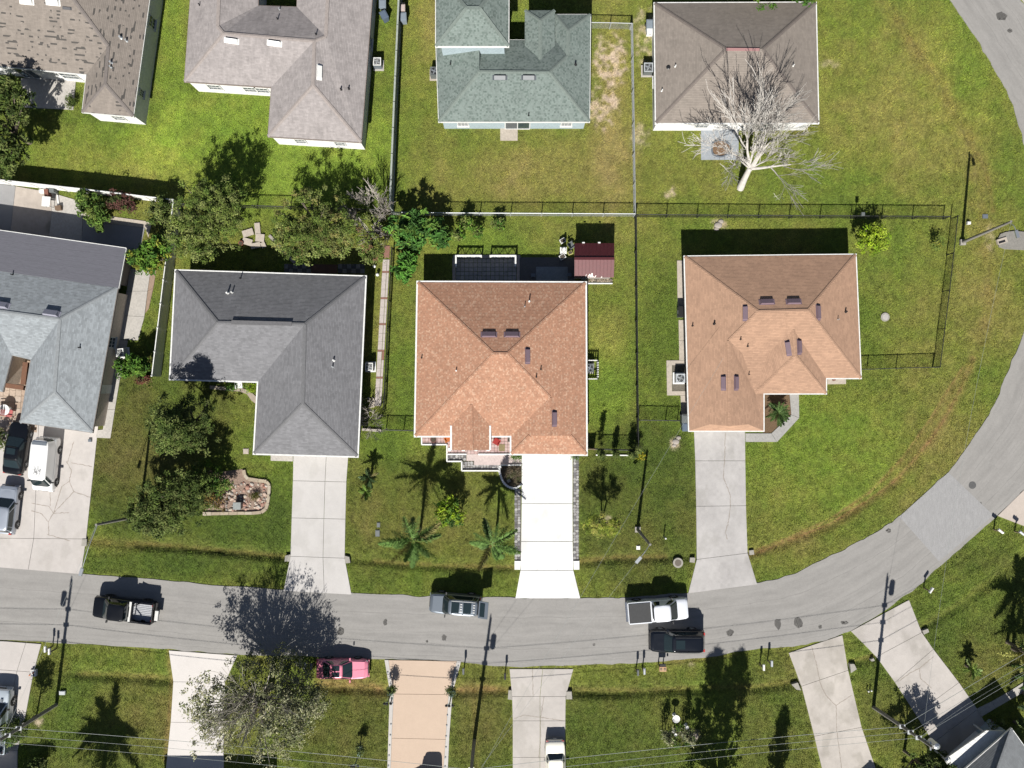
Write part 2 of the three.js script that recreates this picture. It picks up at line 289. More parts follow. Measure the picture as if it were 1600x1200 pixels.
{
  const d = driveway('tan painted driveway with pale grey borders at the bottom centre', [[[607, 1031], [714, 1032.5]], [[615, 1084], [701, 1085]], [[612, 1153], [696.5, 1155]], [[609, 1240], [690, 1240]]], pavingMap([600, 1028, 722, 1245], A(227, 203, 180), { mottle: 0.06 }));
  const bm = pavingMap([595, 1028, 725, 1245], A(222, 218, 212), { mottle: 0.14 });
  for (const e of [[[601, 1031], [607, 1031], [615, 1084], [612, 1153], [609, 1240], [604, 1240], [607, 1150], [609, 1078]], [[714, 1032.5], [720.5, 1033], [707, 1083], [702, 1150], [698, 1240], [690, 1240], [696.5, 1155], [701, 1085]]]) mb().poly(hardPx(e), -0.4, 0.06).to('border', bm, d);
  const dots = [];                                  // little dark studs along both borders
  for (const [x, y] of [[606, 1050], [610, 1068], [613, 1098], [611, 1131], [610, 1148], [609, 1164], [608, 1180], [607, 1196], [700, 1101], [699, 1117], [698, 1133], [697, 1150], [697, 1167], [696, 1183], [695.5, 1197], [716, 1040]]) { const q = P(x, y); mb().cyl(q.x, 0.06, q.z, 0.07, 0.05, 10).to('stud', M.plasticGrey, d); }
}
driveway('concrete driveway with the cream sedan at the bottom centre', [[[796, 1045], [896, 1045]], [[800, 1088], [884, 1088]], [[801, 1126], [883.5, 1126]], [[801, 1183], [883, 1183]], [[801, 1245], [883, 1245]]], pavingMap([792, 1042, 900, 1248], A(214, 208, 201), { mottle: 0.16, stain: 0.1, cracks: [[[832, 1046], [833, 1088]], [[804, 1122], [818, 1117], [842, 1120], [883, 1126]], [[850, 1088], [844, 1125], [845, 1150], [842, 1183]]] }), { cols: [0, 0.52, 1] });
driveway('cracked concrete driveway right of the tall conifer shadow', [[[1232, 1020], [1316, 992]], [[1252, 1072], [1325, 1047]], [[1272, 1150], [1346, 1136]], [[1285, 1205], [1368, 1200]], [[1294, 1245], [1384, 1245]]], pavingMap([1225, 985, 1390, 1248], A(212, 205, 196), { mottle: 0.22, stain: 0.16, cracks: [[[1268, 1010], [1275, 1035], [1281, 1066], [1290, 1086], [1306, 1102], [1307, 1140], [1312, 1180], [1315, 1210]], [[1306, 1102], [1330, 1086]]] }));
driveway('wide concrete driveway running to the blue walled house lower right', [[[1329, 986], [1420, 937]], [[1369, 1026], [1440, 988]], [[1398, 1066], [1458, 1014]], [[1430, 1116], [1498, 1066]], [[1458, 1160], [1527, 1108]], [[1475, 1182], [1543, 1136]]], pavingMap([1325, 930, 1550, 1190], A(212, 206, 199), { mottle: 0.2, stain: 0.14, cracks: [[[1402, 1065], [1424, 1050], [1436, 1044], [1458, 1026]], [[1436, 1044], [1438, 1060], [1455, 1075]]] }));
driveway('pale driveway entering from the right edge beside the bend', [[[1690, 850], [1720, 770]], [[1602, 823], [1640, 745]], [[1558, 806], [1612, 753]]], pavingMap([1550, 740, 1725, 855], A(216, 204, 192), { mottle: 0.15 }));
driveway('sliver of pale driveway at the upper right corner', [[[1594, -3], [1613, 21]], [[1640, -30], [1665, -5]], [[1700, -65], [1725, -40]]], pavingMap([1590, -70, 1730, 25], A(216, 208, 198), {}));

function slabThing(name, label, cat, polys, y, mat, part = 'slab', gap = 0.012) { const g = thing(name, label, cat); for (const [k, p] of polys.entries()) mb().poly(inset(hardPx(p), gap), -0.1, y + 0.0007 * (k % 3)).to(part, Array.isArray(mat) ? mat[k % mat.length] : mat, g); return g; }
slabThing('path', 'small concrete step left of the driveway below the dark grey roof', 'path', [[[423, 706], [458, 707], [458, 721], [423, 720]]], 0.045, M.concrete);
slabThing('patio', 'small concrete patio below the sliding door of the green roofed house', 'patio', [[[781.5, 200], [809, 200], [809, 220], [781.5, 220]]], 0.06, M.cream);
slabThing('patio', 'pale grey patio under the bare white tree', 'patio', [[[1095, 203], [1154, 203], [1154, 220], [1095, 220]], [[1095, 220], [1124, 220], [1124, 250], [1095, 250]], [[1124, 220], [1154, 220], [1154, 250], [1124, 250]]], 0.05, std({ color: A(196, 203, 210), roughness: 0.9, map: grainMap }));
slabThing('patio', 'concrete patio in the corner of the house with missing shingles', 'patio', [[[33, 122], [119, 126], [115, 172], [31, 168]]], 0.05, M.concrete);
{
  const st = pavingMap([-10, 284, 245, 395], A(150, 140, 128), { mottle: 0.7, stain: 0.5 }), lt = pavingMap([-10, 284, 245, 395], A(205, 194, 182), { mottle: 0.3, stain: 0.35 }), gy = pavingMap([-10, 284, 245, 395], A(168, 168, 168), { mottle: 0.15 }), wt = M.cream;
  const g = slabThing('patio', 'stained concrete patio behind the blue grey roof inside the white fence', 'patio', [[[-90, 270], [-40, 280], [-52, 352], [-95, 345]], [[-40, 281], [25, 291], [17, 361], [-50, 352]]], 0.05, gy);
  mb().poly(inset(hardPx([[25, 291], [80, 301], [81, 334], [77, 370], [17, 361]]), 0.012), -0.1, 0.052).to('slab', lt, g);
  mb().poly(inset(hardPx([[80, 301], [131, 316], [128, 378], [77, 370], [81, 334]]), 0.012), -0.1, 0.051).to('slab', M.concrete, g);
  mb().poly(inset(hardPx([[130, 344], [227, 356], [218, 396], [128, 378]]), 0.012), -0.1, 0.053).to('slab', gy, g);
  mb().poly(inset(hardPx([[131, 332], [238, 347], [232, 372], [227, 356], [130, 344]]), 0.012), -0.1, 0.05).to('slab', wt, g);
}
slabThing('path', 'white concrete side walk along the beige wall of the blue grey roofed house', 'path', [[[204, 420], [236, 420], [231, 455], [198, 455]], [[198, 455], [231, 455], [226, 495], [190, 493]], [[190, 493], [226, 495], [216, 532], [182, 530]], [[182, 530], [200, 532], [190, 590], [172, 588]], [[172, 588], [188, 591], [180, 640], [162, 640]], [[166, 640], [180, 640], [173, 685], [150, 684], [152, 672], [161, 671]]], 0.05, M.concrete);
slabThing('path', 'narrow brick coloured strip on the right of the white side walk', 'path', [[[236, 420], [245, 420], [240, 450], [231, 455]], [[231, 455], [240, 450], [233, 482], [227, 490]]], 0.045, std({ color: A(196, 168, 146), map: grainMap }));
{ // pink paver court of the left house
  const g = thing('patio', 'pinkish paver court between the blue grey roofs at the left edge', 'patio'); hardPx([[18, 553], [49, 560], [62, 676], [-90, 668], [-90, 600]]); seed(9);
  const mats = [A(226, 204, 184), A(232, 212, 194), A(220, 194, 172)].map((c) => std({ color: c, map: grainMap }));
  for (let r = 0; r < 12; r++) for (let c = 0; c < 10; c++) { const x = 56 - c * 9.4 - (r * 0.6), y = 562 + r * 9.4; if (x < -30) continue; mb().poly(inset(poly2([[x, y], [x + 9.4, y + 1.2], [x + 8.8, y + 10.6], [x - 0.6, y + 9.4]]), 0.012), -0.1, 0.05 + 0.002 * rnd()).to('paver', mats[(rnd() * 3) | 0], g); }
}
{ // tiles behind the dark grey house
  const g = thing('patio', 'strip of checkered tiles with a brown mat behind the dark grey roof', 'patio'); hardPx([[443, 412], [571, 414], [571, 430], [443, 428]]);
  const mats = [std({ color: A(170, 168, 166), map: grainMap }), std({ color: A(110, 110, 112), map: grainMap })];
  for (let i = 0; i < 18; i++) for (let j = 0; j < 2; j++) { const x = 444 + i * 7, y = 412.5 + j * 7.4; if (i > 5 && i < 12) continue; mb().poly(inset(poly2([[x, y], [x + 7, y], [x + 7, y + 7.4], [x, y + 7.4]]), 0.012), -0.1, 0.04).to('tile', mats[(i + j) % 2], g); }
  mb().poly(poly2([[486.5, 413], [527, 413.5], [527, 427], [486.5, 427]]), -0.1, 0.045).to('mat', std({ color: A(130, 95, 80), map: grainMap }), g);
}
slabThing('path', 'short curving concrete edge by the entry of the dark grey house', 'path', [[[328, 602], [352, 604], [351, 610], [328, 608]], [[352, 604], [376, 606], [375, 612], [351, 610]], [[376, 606], [390, 610], [386, 616], [375, 612]], [[390, 610], [401, 620], [401, 632], [393, 626], [386, 616]]], 0.06, std({ color: A(205, 190, 172), map: grainMap }));
{ // long side path with brick bands
  const g = thing('path', 'long straight side path with brick bands between grey and orange roofs', 'path'); hardPx([[598, 383], [610, 383], [597, 640], [584, 640]]);
  const lx = (y) => lerp(599.5, 585.5, (y - 384) / 246), br = std({ color: A(176, 128, 112), map: grainMap }), pk = std({ color: A(236, 224, 218), map: grainMap, bumpMap: grainBump, bumpScale: 0.004 }), ye = [404, 425, 466, 506.5, 548, 590, 636];
  const q = (y0, y1, a, b, m, n, h) => mb().poly(inset(poly2([[lx(y0) + a, y0], [lx(y0) + b, y0], [lx(y1) + b, y1], [lx(y1) + a, y1]]), 0.008), -0.1, h).to(n, m, g);
  q(384, 403, 0, 10, br, 'brick_band', 0.05);
  for (let i = 0; i < 6; i++) { const n = i ? 3 : 2; for (let k = 0; k < n; k++) { const y0 = lerp(ye[i] + 1.5, ye[i + 1] - 1.5, k / n), y1 = lerp(ye[i] + 1.5, ye[i + 1] - 1.5, (k + 1) / n); q(y0, y1, 0, 6.6, pk, 'slab', 0.052); if (!(i === 4 && k === 0)) q(y0, y1, 7, 10.6, pk, 'slab', 0.05); else q(y0, y1, 7, 10.6, br, 'slab', 0.05); } if (i) q(ye[i] - 1.4, ye[i] + 1.4, 0, 10.6, br, 'brick_band', 0.055); }
}
{ // tiled terrace behind the speckled orange roof
  const g = thing('terrace', 'tiled grey terrace in shade behind the speckled orange roof', 'terrace'); hardPx([[700, 400], [812, 400], [812, 442], [700, 442]]); seed(4);
  const mats = [0, 1, 2].map((k) => std({ color: A(188 + k * 7, 186 + k * 7, 186 + k * 7), map: grainMap }));
  for (let i = 0; i < 14; i++) for (let j = 0; j < 6; j++) { const x = 712.5 + i * 6.75, y = 404 + j * 6.75; mb().poly(inset(poly2([[x, y], [x + 6.75, y], [x + 6.75, y + 6.75], [x, y + 6.75]]), 0.018), -0.1, 0.05 + 0.001 * ((i * 3 + j) % 3)).to('tile', mats[(rnd() * 3) | 0], g); }
  for (const e of [[[708, 398.5], [813, 398.5], [813, 403.6], [708, 403.6]], [[707, 403.6], [712, 403.6], [712, 441], [707, 441]], [[807.5, 403.6], [812, 403.6], [812, 441], [807.5, 441]]]) mb().poly(poly2(e), -0.1, 0.07).to('edging', std({ color: A(222, 206, 198), map: grainMap }), g);
  const g2 = slabThing('terrace', 'dark paved corner between the tiled terrace and red shed', 'terrace', [[[812, 402], [898, 402], [898, 442], [812, 442]]], 0.04, std({ color: A(120, 118, 118), map: grainMap }));
  tag(flat([[837.5, 417], [887, 417], [887, 440], [837.5, 440]], 0.04, 0.055, 'rug', std({ color: A(172, 180, 186), roughness: 0.95, map: grainMap })), 'flat grey outdoor rug on the dark paved corner by the shed', 'rug');
}
{ // pink porch pavers
  const g = thing('porch', 'pink paver porch and front walk of the speckled orange roofed house', 'porch'); seed(14);
  const mats = [A(244, 210, 204), A(240, 200, 194), A(248, 218, 212)].map((c) => std({ color: c, map: grainMap }));
  const fill = (x0, y0, x1, y1, s) => { hardPx([[x0, y0], [x1, y0], [x1, y1], [x0, y1]]); const nx = Math.round((x1 - x0) / s), ny = Math.round((y1 - y0) / s); for (let i = 0; i < nx; i++) for (let j = 0; j < ny; j++) { const a = lerp(x0, x1, i / nx), b = lerp(x0, x1, (i + 1) / nx), c = lerp(y0, y1, j / ny), d = lerp(y0, y1, (j + 1) / ny); mb().poly(inset(poly2([[a, c], [b, c], [b, d], [a, d]]), 0.012), -0.1, 0.1 + 0.002 * rnd()).to('paver', mats[(rnd() * 3) | 0], g); } };
  fill(659.5, 680, 698.5, 694, 5.2); fill(699, 680, 798.5, 709.5, 5.2);
  mb().poly(hardPx([[729, 709.6], [814.6, 709.6], [814.6, 726.5], [741, 726.5], [741, 720], [729, 720]]), -0.1, 0.09).to('walk', std({ color: A(252, 232, 226), map: grainMap }), g);
  const cb = (pts) => { const m = mb(); for (let i = 0; i + 1 < pts.length; i++) { const a = P(...pts[i], 0.12), b = P(...pts[i + 1], 0.12); m.bar(a, b, 0.12, 0.2); } m.to('curb', M.white, g); };
  cb([[659, 681], [659, 694.6], [698.4, 694.6], [698.4, 720.8], [722, 720.8]]); cb([[699, 709.8], [729, 709.8]]); cb([[747, 709.8], [798, 709.8]]); cb([[721.5, 721], [721.5, 735.4], [780, 735.4]]); cb([[782, 726.6], [814.6, 726.6]]);
}
// mosaic of broken stone in strips: every stone a piece
function stoneStrip(label, polyPx, size, tones, sd) {
  const g = thing('stone_strip', label, 'stone strip'); const w = hardPx(polyPx); seed(sd);
  mb().poly(w, -0.4, 0.02).to('bed', std({ color: A(140, 134, 126), map: grainMap }), g);
  const mats = tones.map((c) => std({ color: A(...c), map: grainMap, bumpMap: grainBump, bumpScale: 0.01 }));
  const bx = [Math.min(...w.map((q) => q.x)), Math.max(...w.map((q) => q.x)), Math.min(...w.map((q) => q.z)), Math.max(...w.map((q) => q.z))];
  const inside = (x, z) => { let c = false; for (let i = 0, j = w.length - 1; i < w.length; j = i++) if ((w[i].z > z) !== (w[j].z > z) && x < (w[j].x - w[i].x) * (z - w[i].z) / (w[j].z - w[i].z) + w[i].x) c = !c; return c; };
  let n = 0; const rest = mb();
  for (let z = bx[2] + size / 2; z < bx[3]; z += size * 0.92) for (let x = bx[0] + size / 2; x < bx[1]; x += size * 0.95) {
    const cx = x + gauss() * size * 0.12, cz = z + gauss() * size * 0.12; if (!inside(cx, cz)) continue; const k = 5 + (rnd() * 3 | 0), o = [], r = size * rr(0.46, 0.58), a0 = rnd() * 6;
    for (let i = 0; i < k; i++) { const a = a0 + i / k * 6.2832; o.push(V3(cx + Math.cos(a) * r * rr(0.8, 1.1), 0, cz + Math.sin(a) * r * rr(0.8, 1.1))); }
    mb().poly(o, 0, 0.045 + 0.012 * rnd()).to('stone', mats[(rnd() * mats.length) | 0], g); if (++n > 290) return g;
  }
  return g;
}
const greyStones = [[205, 202, 200], [180, 178, 178], [150, 148, 150], [222, 220, 216], [128, 126, 128]];
stoneStrip('strip of grey mosaic stones along the left edge of the white driveway', [[804, 764], [814, 764], [814, 875.5], [804, 875.5]], 0.27, greyStones, 31);
stoneStrip('strip of grey mosaic stones along the right edge of the white driveway', [[895.5, 713], [904.5, 713], [904.5, 875.5], [895.5, 875.5]], 0.27, greyStones, 32);
stoneStrip('strip of grey stones in front of the pink porch', [[699, 711], [728.6, 711], [728.6, 720], [699, 720]], 0.26, greyStones, 33);
stoneStrip('stepped strip of grey stones below the pink front walk', [[722, 721], [741, 721], [741, 727], [781, 727], [781, 734.8], [722, 734.8]], 0.26, greyStones, 34);
// west side of the plain orange house
slabThing('path', 'cream concrete side path left of the plain orange roof', 'path', [[[1057.5, 407], [1072, 407], [1072, 480], [1058.5, 480]], [[1060, 500], [1072, 500], [1072, 532], [1060.5, 532]], [[1060.5, 532], [1072, 532], [1073, 563], [1061, 563]], [[1041, 563], [1074, 563], [1074, 571], [1050, 571], [1050, 611], [1074, 611], [1074, 618], [1042, 618]], [[1063, 618], [1074, 618], [1074, 648], [1064, 648]]], 0.05, M.cream);
tag(flat([[1050.3, 571.3], [1073, 571.3], [1073, 610.7], [1050.3, 610.7]], -0.05, 0.03, 'gravel_bed', std({ color: A(150, 142, 128), roughness: 1, map: tex(256, 256, (i, j) => 0.5 + 0.7 * vn(i / 3, j / 3), [1, 1]), bumpMap: grainBump, bumpScale: 0.02 })), 'small grey gravel bed under the air conditioner left of the plain orange roof', 'gravel bed');
slabThing('path', 'angled concrete front walk around the palm of the plain orange house', 'path', [[[1233, 612], [1248, 612], [1248.7, 653], [1236, 648]], [[1236, 648], [1248.7, 653], [1214, 690.6], [1205, 677]], [[1164.3, 677], [1205, 677], [1214, 690.6], [1164.5, 690.6]]], 0.05, std({ color: A(206, 204, 200), roughness: 0.92, map: grainMap }));
tag(flat([[1192, 612], [1233, 612], [1236, 647], [1205, 676], [1192, 676]], -0.05, 0.02, 'planting_bed', std({ color: A(150, 122, 92), roughness: 1, map: tex(256, 256, (i, j) => 0.45 + 0.8 * fbm(i / 4, j / 4, 3), [1, 1]), bumpMap: grainBump, bumpScale: 0.03 })), 'bare brown planting bed under the palm by the plain orange house', 'planting bed');
slabThing('path', 'narrow concrete walk in front of the house at the lower right', 'path', [[[1524, 1108], [1549, 1096], [1556, 1106], [1531, 1121]], [[1549, 1096], [1573, 1082], [1580, 1092], [1556, 1106]], [[1573, 1082], [1605, 1062], [1612, 1074], [1580, 1092]]], 0.05, M.concrete);
tag(flat([[1558, 374], [1562, 366], [1570, 363], [1584, 361], [1604, 363], [1626, 368], [1626, 388], [1604, 391], [1570, 389.5], [1560, 386]], -0.4, 0.12, 'culvert', std({ color: A(176, 172, 164), roughness: 0.95, map: grainMap, bumpMap: grainBump, bumpScale: 0.02 })), 'rough grey concrete culvert slab at the right edge', 'culvert');

// ---------------------------------------------------------------- lawns: one sheet with the roadside ditches sunk into it
const swales = [
  [[[215, 855], [260, 857], [310, 861], [380, 868], [452, 876]], 0.34], [[[133, 846], [215, 855]], 0.12], [[[545, 876], [585, 880], [640, 886], [720, 889], [802, 890]], 0.22], [[[906, 882], [940, 877], [1000, 876], [1086, 872]], 0.24],
  [[[1172, 868], [1230, 849], [1300, 821], [1370, 776], [1400, 752]], 0.16], [[[1535, 300], [1524, 240], [1500, 180], [1460, 110], [1410, 30], [1380, -30]], 0.12],
  [[[118, 1058], [200, 1062], [264, 1067]], 0.28], [[[480, 1078], [540, 1080], [612, 1083]], 0.3], [[[706, 1085], [800, 1083]], 0.26], [[[886, 1085], [960, 1088], [1040, 1082], [1110, 1082], [1180, 1080], [1252, 1069]], 0.3], [[[1327, 1042], [1371, 1028]], 0.3], [[[1440, 987], [1500, 950], [1560, 905], [1640, 850]], 0.22],
].map(([p, d]) => [p.map((q) => P(q[0], q[1])), d]);
function groundY(x, z) {
  let y = 0;
  for (const [p, dep] of swales) for (let i = 0; i + 1 < p.length; i++) {
    const a = p[i], b = p[i + 1]; if (x < Math.min(a.x, b.x) - 1.8 || x > Math.max(a.x, b.x) + 1.8 || z < Math.min(a.z, b.z) - 1.8 || z > Math.max(a.z, b.z) + 1.8) continue; const ex = b.x - a.x, ez = b.z - a.z, l2 = ex * ex + ez * ez, t = clamp(((x - a.x) * ex + (z - a.z) * ez) / l2), dx = x - a.x - ex * t, dz = z - a.z - ez * t, d = Math.hypot(dx, dz); if (d > 1.8) continue;
    const s = dz >= 0 ? d : -d, w = dep * (0.75 + 0.5 * vn(x * 0.7 + 50, z * 0.7 + 50));
    const f = s < 0 ? sst(-1.3, 0, s) : 1 - sst(0.0, 0.42, s); y = Math.min(y, -w * f);
  }
  return y - 0.04 * fbm(x * 0.35 + 100, z * 0.35 + 100, 2);
}
// [x, y, rx, ry, amount]: where the turf is drier (+) or fresher (-), in picture pixels
const turf = [[800, 270, 190, 75, 0.22], [955, 160, 34, 170, 0.42], [900, 270, 100, 60, 0.14], [1330, 190, 110, 90, 0.14], [1440, 440, 40, 60, 0.16], [1505, 100, 26, 80, -0.2], [1560, 230, 22, 60, -0.12], [540, 1140, 80, 60, 0.14], [520, 270, 110, 40, -0.1], [430, 200, 200, 100, -0.14], [270, 60, 25, 120, -0.16], [700, 30, 50, 90, 0.28], [600, 160, 30, 150, -0.05], [1400, 130, 120, 130, 0.12], [1450, 240, 90, 60, 0.2], [1230, 290, 90, 40, -0.16], [1060, 250, 60, 60, 0.0], [1060, 560, 60, 140, -0.1], [960, 520, 35, 60, 0.16], [950, 600, 50, 30, -0.28], [1420, 470, 60, 110, 0.02], [1530, 470, 60, 120, 0.18], [1300, 720, 130, 90, -0.1], [1420, 800, 80, 40, 0.24], [1480, 700, 60, 80, 0.26], [1270, 860, 90, 26, 0.2], [1400, 640, 110, 60, 0.02], [200, 690, 45, 110, 0.2], [290, 880, 180, 22, -0.26], [300, 820, 140, 24, -0.2], [440, 790, 22, 80, -0.18], [570, 780, 28, 100, 0.1], [700, 840, 110, 40, 0.16], [760, 780, 30, 60, 0.14], [600, 690, 40, 30, -0.3], [620, 520, 26, 130, -0.04], [620, 880, 120, 20, -0.02], [760, 905, 100, 16, 0.08], [980, 740, 60, 80, -0.12], [940, 850, 40, 30, 0.12], [1040, 780, 30, 80, -0.1], [180, 1040, 80, 20, -0.06], [230, 1130, 50, 60, 0.14], [110, 1100, 20, 60, -0.25], [550, 1140, 70, 60, 0.06], [660, 1140, 300, 80, 0.02], [740, 1120, 30, 60, 0.18], [980, 1140, 90, 50, 0.0], [980, 1060, 90, 16, -0.02], [1060, 1030, 30, 8, 0.3], [1230, 1130, 40, 70, -0.1], [1500, 980, 90, 70, -0.12], [1560, 1020, 40, 50, 0.12], [1400, 1080, 40, 40, 0.06], [760, 370, 60, 40, -0.2], [850, 380, 40, 50, 0.08], [640, 640, 30, 40, -0.15], [200, 470, 40, 60, -0.2], [230, 600, 30, 40, 0.1], [1070, 420, 40, 200, -0.05], [1450, 350, 40, 30, 0.1]];
const tracks = [ // worn brown bands: points, width (px), strength
  [[[1172, 868], [1230, 849], [1300, 821], [1370, 777], [1400, 752], [1440, 705], [1470, 665], [1500, 610], [1520, 560]], 9, 0.75], [[[1250, 840], [1310, 812], [1380, 750], [1430, 700], [1468, 640], [1502, 590]], 6, 0.5], [[[1176, 868], [1230, 846], [1300, 818], [1370, 774], [1402, 749], [1442, 702], [1473, 660], [1502, 606]], 2.6, 1.5], [[[1180, 861], [1232, 841], [1296, 812], [1360, 770], [1410, 716], [1450, 660], [1480, 612], [1506, 572]], 2.2, 1.2],
  [[[1535, 310], [1540, 400], [1548, 470], [1535, 520], [1520, 560]], 14, 0.35], [[[1535, 300], [1520, 230], [1480, 150], [1420, 60], [1370, -20]], 20, 0.45], [[[1530, 240], [1544, 280], [1552, 330]], 5, 0.6],
  [[[133, 846], [175, 850], [220, 852]], 10, 0.5], [[[215, 850], [300, 857], [450, 871]], 6, 0.5], [[[585, 878], [700, 885], [802, 887]], 6, 0.6], [[[906, 877], [960, 872], [1040, 871]], 6, 0.5], [[[264, 1015], [268, 1080], [258, 1190]], 5, 0.7], [[[120, 1054], [200, 1056], [262, 1060]], 6, 0.45], [[[500, 1069], [560, 1072], [610, 1080]], 13, 1], [[[540, 1060], [570, 1064]], 8, 0.8], [[[706, 1079], [760, 1078], [795, 1079]], 9, 0.9], [[[890, 1079], [1000, 1080], [1100, 1076], [1180, 1074], [1240, 1066]], 6, 0.35], [[[1328, 1036], [1370, 1024]], 5, 0.5], [[[1441, 980], [1500, 943], [1560, 898]], 6, 0.2], [[[600, 385], [586, 640]], 12, 0.3], [[[125, 905], [200, 1000]], 0.1, 0], [[[1083, 1031], [1150, 1023]], 4, 0.4], [[[740, 1090], [745, 1200]], 6, 0.35], [[[570, 500], [576, 600]], 6, 0.5],
].map(([p, w, s]) => [p.map((q) => P(q[0], q[1])), w / S, s * 0.68]);
const sands = [[955, 95, 24, 40, 1], [945, 168, 20, 30, 1], [1000, 215, 14, 18, 0.5], [1045, 300, 10, 8, 0.9], [1010, 55, 18, 40, 0.6], [1122, 351, 10, 8, 1], [1054, 692, 7, 9, 0.9], [1290, 100, 20, 6, 0.4], [58, 1128, 8, 8, 0.8], [1075, 1038, 8, 6, 0.5], [1087, 1150, 6, 8, 0.6], [830, 520, 20, 10, 0.2], [1548, 372, 8, 20, 0.4], [945, 812, 10, 6, 0.5]];
const TURF = [[0, A(96, 126, 40)], [0.22, A(108, 133, 46)], [0.45, A(124, 137, 58)], [0.68, A(140, 142, 74)], [0.9, A(154, 148, 92)], [1.15, A(164, 148, 108)]];
function turfTone(d) { for (let i = 1; i < TURF.length; i++) if (d <= TURF[i][0] || i === TURF.length - 1) { const t = clamp((d - TURF[i - 1][0]) / (TURF[i][0] - TURF[i - 1][0])); return [0, 1, 2].map((c) => lerp(TURF[i - 1][1][c], TURF[i][1][c], t)); } }
function dryness(x, z) {
  const px = x * S + 800, py = z * S + 600; let d = 0.33 + 0.5 * (fbm(x * 0.16 + 30, z * 0.16 + 60, 4) - 0.5) + 0.34 * (fbm(x * 0.9, z * 0.9, 3) - 0.5);
  for (const [cx, cy, rx, ry, am] of turf) { const ax = (px - cx) / rx, ay = (py - cy) / ry, q = ax * ax + ay * ay; if (q < 5) d += am * Math.exp(-q * 0.9); }
  return d;
}
function soil(x, z) { // [brown wear 0..1, sand 0..1]
  const px = x * S + 800, py = z * S + 600; let b = 0, s = 0;
  for (const [p, w, am] of tracks) for (let i = 0; i + 1 < p.length; i++) { const a = p[i], c = p[i + 1], W2 = w * 2; if (x < Math.min(a.x, c.x) - W2 || x > Math.max(a.x, c.x) + W2 || z < Math.min(a.z, c.z) - W2 || z > Math.max(a.z, c.z) + W2) continue; const ex = c.x - a.x, ez = c.z - a.z, t = clamp(((x - a.x) * ex + (z - a.z) * ez) / (ex * ex + ez * ez)), d = Math.hypot(x - a.x - ex * t, z - a.z - ez * t); if (d < w * 2) b = Math.max(b, am * Math.exp(-(d * d) / (w * w) * 1.6) * (0.35 + 1.1 * fbm(x * 1.7, z * 1.7, 3))); }
  for (const [cx, cy, rx, ry, am] of sands) { const ax = (px - cx) / rx, ay = (py - cy) / ry, q = ax * ax + ay * ay; if (q < 4) s = Math.max(s, am * 0.75 * sst(0.4, 0.74, fbm(x * 2.6 + 9, z * 2.6, 4) + 0.14 * (1 - q)) * clamp(2.2 - q)); }
  return [clamp(b), clamp(s)];
}
const BROWN = A(150, 122, 80), SAND = A(222, 208, 190);
// lot tones, with grass shade seen towards the sun painted into the colour: [x, y, rx, ry, factor]
const turfToneShade = [[195, 700, 60, 130, 0.62], [255, 640, 110, 80, 0.7], [330, 820, 130, 75, 0.74], [290, 885, 180, 24, 0.8], [590, 780, 60, 130, 0.8], [730, 800, 90, 110, 0.86], [1000, 790, 95, 130, 0.66], [1060, 520, 50, 120, 0.86], [160, 1110, 120, 110, 0.84], [545, 1140, 80, 75, 0.72], [750, 1140, 50, 80, 0.78], [970, 1130, 120, 85, 0.76], [1215, 1130, 55, 100, 0.78], [1400, 1090, 55, 80, 0.78], [1520, 980, 110, 120, 0.74], [800, 270, 200, 80, 0.96]];
// factors that raise the lawn colour in patches, same layout
const turfGain = [[420, 235, 190, 90, 1.46], [270, 90, 24, 130, 1.3], [150, 240, 130, 40, 1.25], [1290, 710, 120, 90, 1.24], [1360, 160, 150, 130, 1.06], [950, 590, 34, 90, 1.25], [1500, 110, 60, 110, 1.12], [620, 500, 26, 130, 1.0], [1380, 370, 70, 30, 1.05], [690, 370, 80, 26, 1.2], [600, 690, 50, 30, 1.3], [200, 1030, 110, 26, 1.22], [960, 1050, 90, 18, 1.25], [1490, 930, 70, 40, 1.2]];
function lawnAt(x, z) {
  let t = turfTone(dryness(x, z)); const [b, s] = soil(x, z); let m = 1; const wx = x + 1.2 * (fbm(x * 0.4, z * 0.4, 2) - 0.5), wz = z + 1.2 * (fbm(x * 0.4 + 70, z * 0.4, 2) - 0.5);
  for (const [cx, cy, rx, ry, k] of turfToneShade) { const q = ((wx * S + 800 - cx) / rx) ** 2 + ((wz * S + 600 - cy) / ry) ** 2; if (q < 1.7) m = Math.min(m, lerp(1, k, sst(1.7, 0.7, q))); }
  for (const [cx, cy, rx, ry, k] of turfGain) { const q = ((wx * S + 800 - cx) / rx) ** 2 + ((wz * S + 600 - cy) / ry) ** 2; if (q < 1.8) m *= lerp(1, k, sst(1.8, 0.5, q)); }
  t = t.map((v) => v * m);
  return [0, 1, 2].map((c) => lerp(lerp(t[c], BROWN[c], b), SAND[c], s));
}
const LG = { x0: -54.4, z0: -42.4, st: 0.16, nx: 681, nz: 531 }; LG.d = new Float32Array(LG.nx * LG.nz * 3);
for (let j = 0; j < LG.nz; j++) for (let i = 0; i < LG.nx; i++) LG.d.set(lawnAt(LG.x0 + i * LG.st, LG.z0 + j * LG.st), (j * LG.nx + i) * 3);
function lawn(x, z) {
  const u = clamp((x - LG.x0) / LG.st, 0, LG.nx - 1.001), v = clamp((z - LG.z0) / LG.st, 0, LG.nz - 1.001), i = u | 0, j = v | 0, f = u - i, g = v - j, k = (j * LG.nx + i) * 3, k2 = k + LG.nx * 3, d = LG.d, o = [0, 0, 0];
  for (let c = 0; c < 3; c++) o[c] = (d[k + c] * (1 - f) + d[k + 3 + c] * f) * (1 - g) + (d[k2 + c] * (1 - f) + d[k2 + 3 + c] * f) * g;
  o[0] *= 1.24; o[1] *= 1.1; o[2] *= 1.06; return o;
}
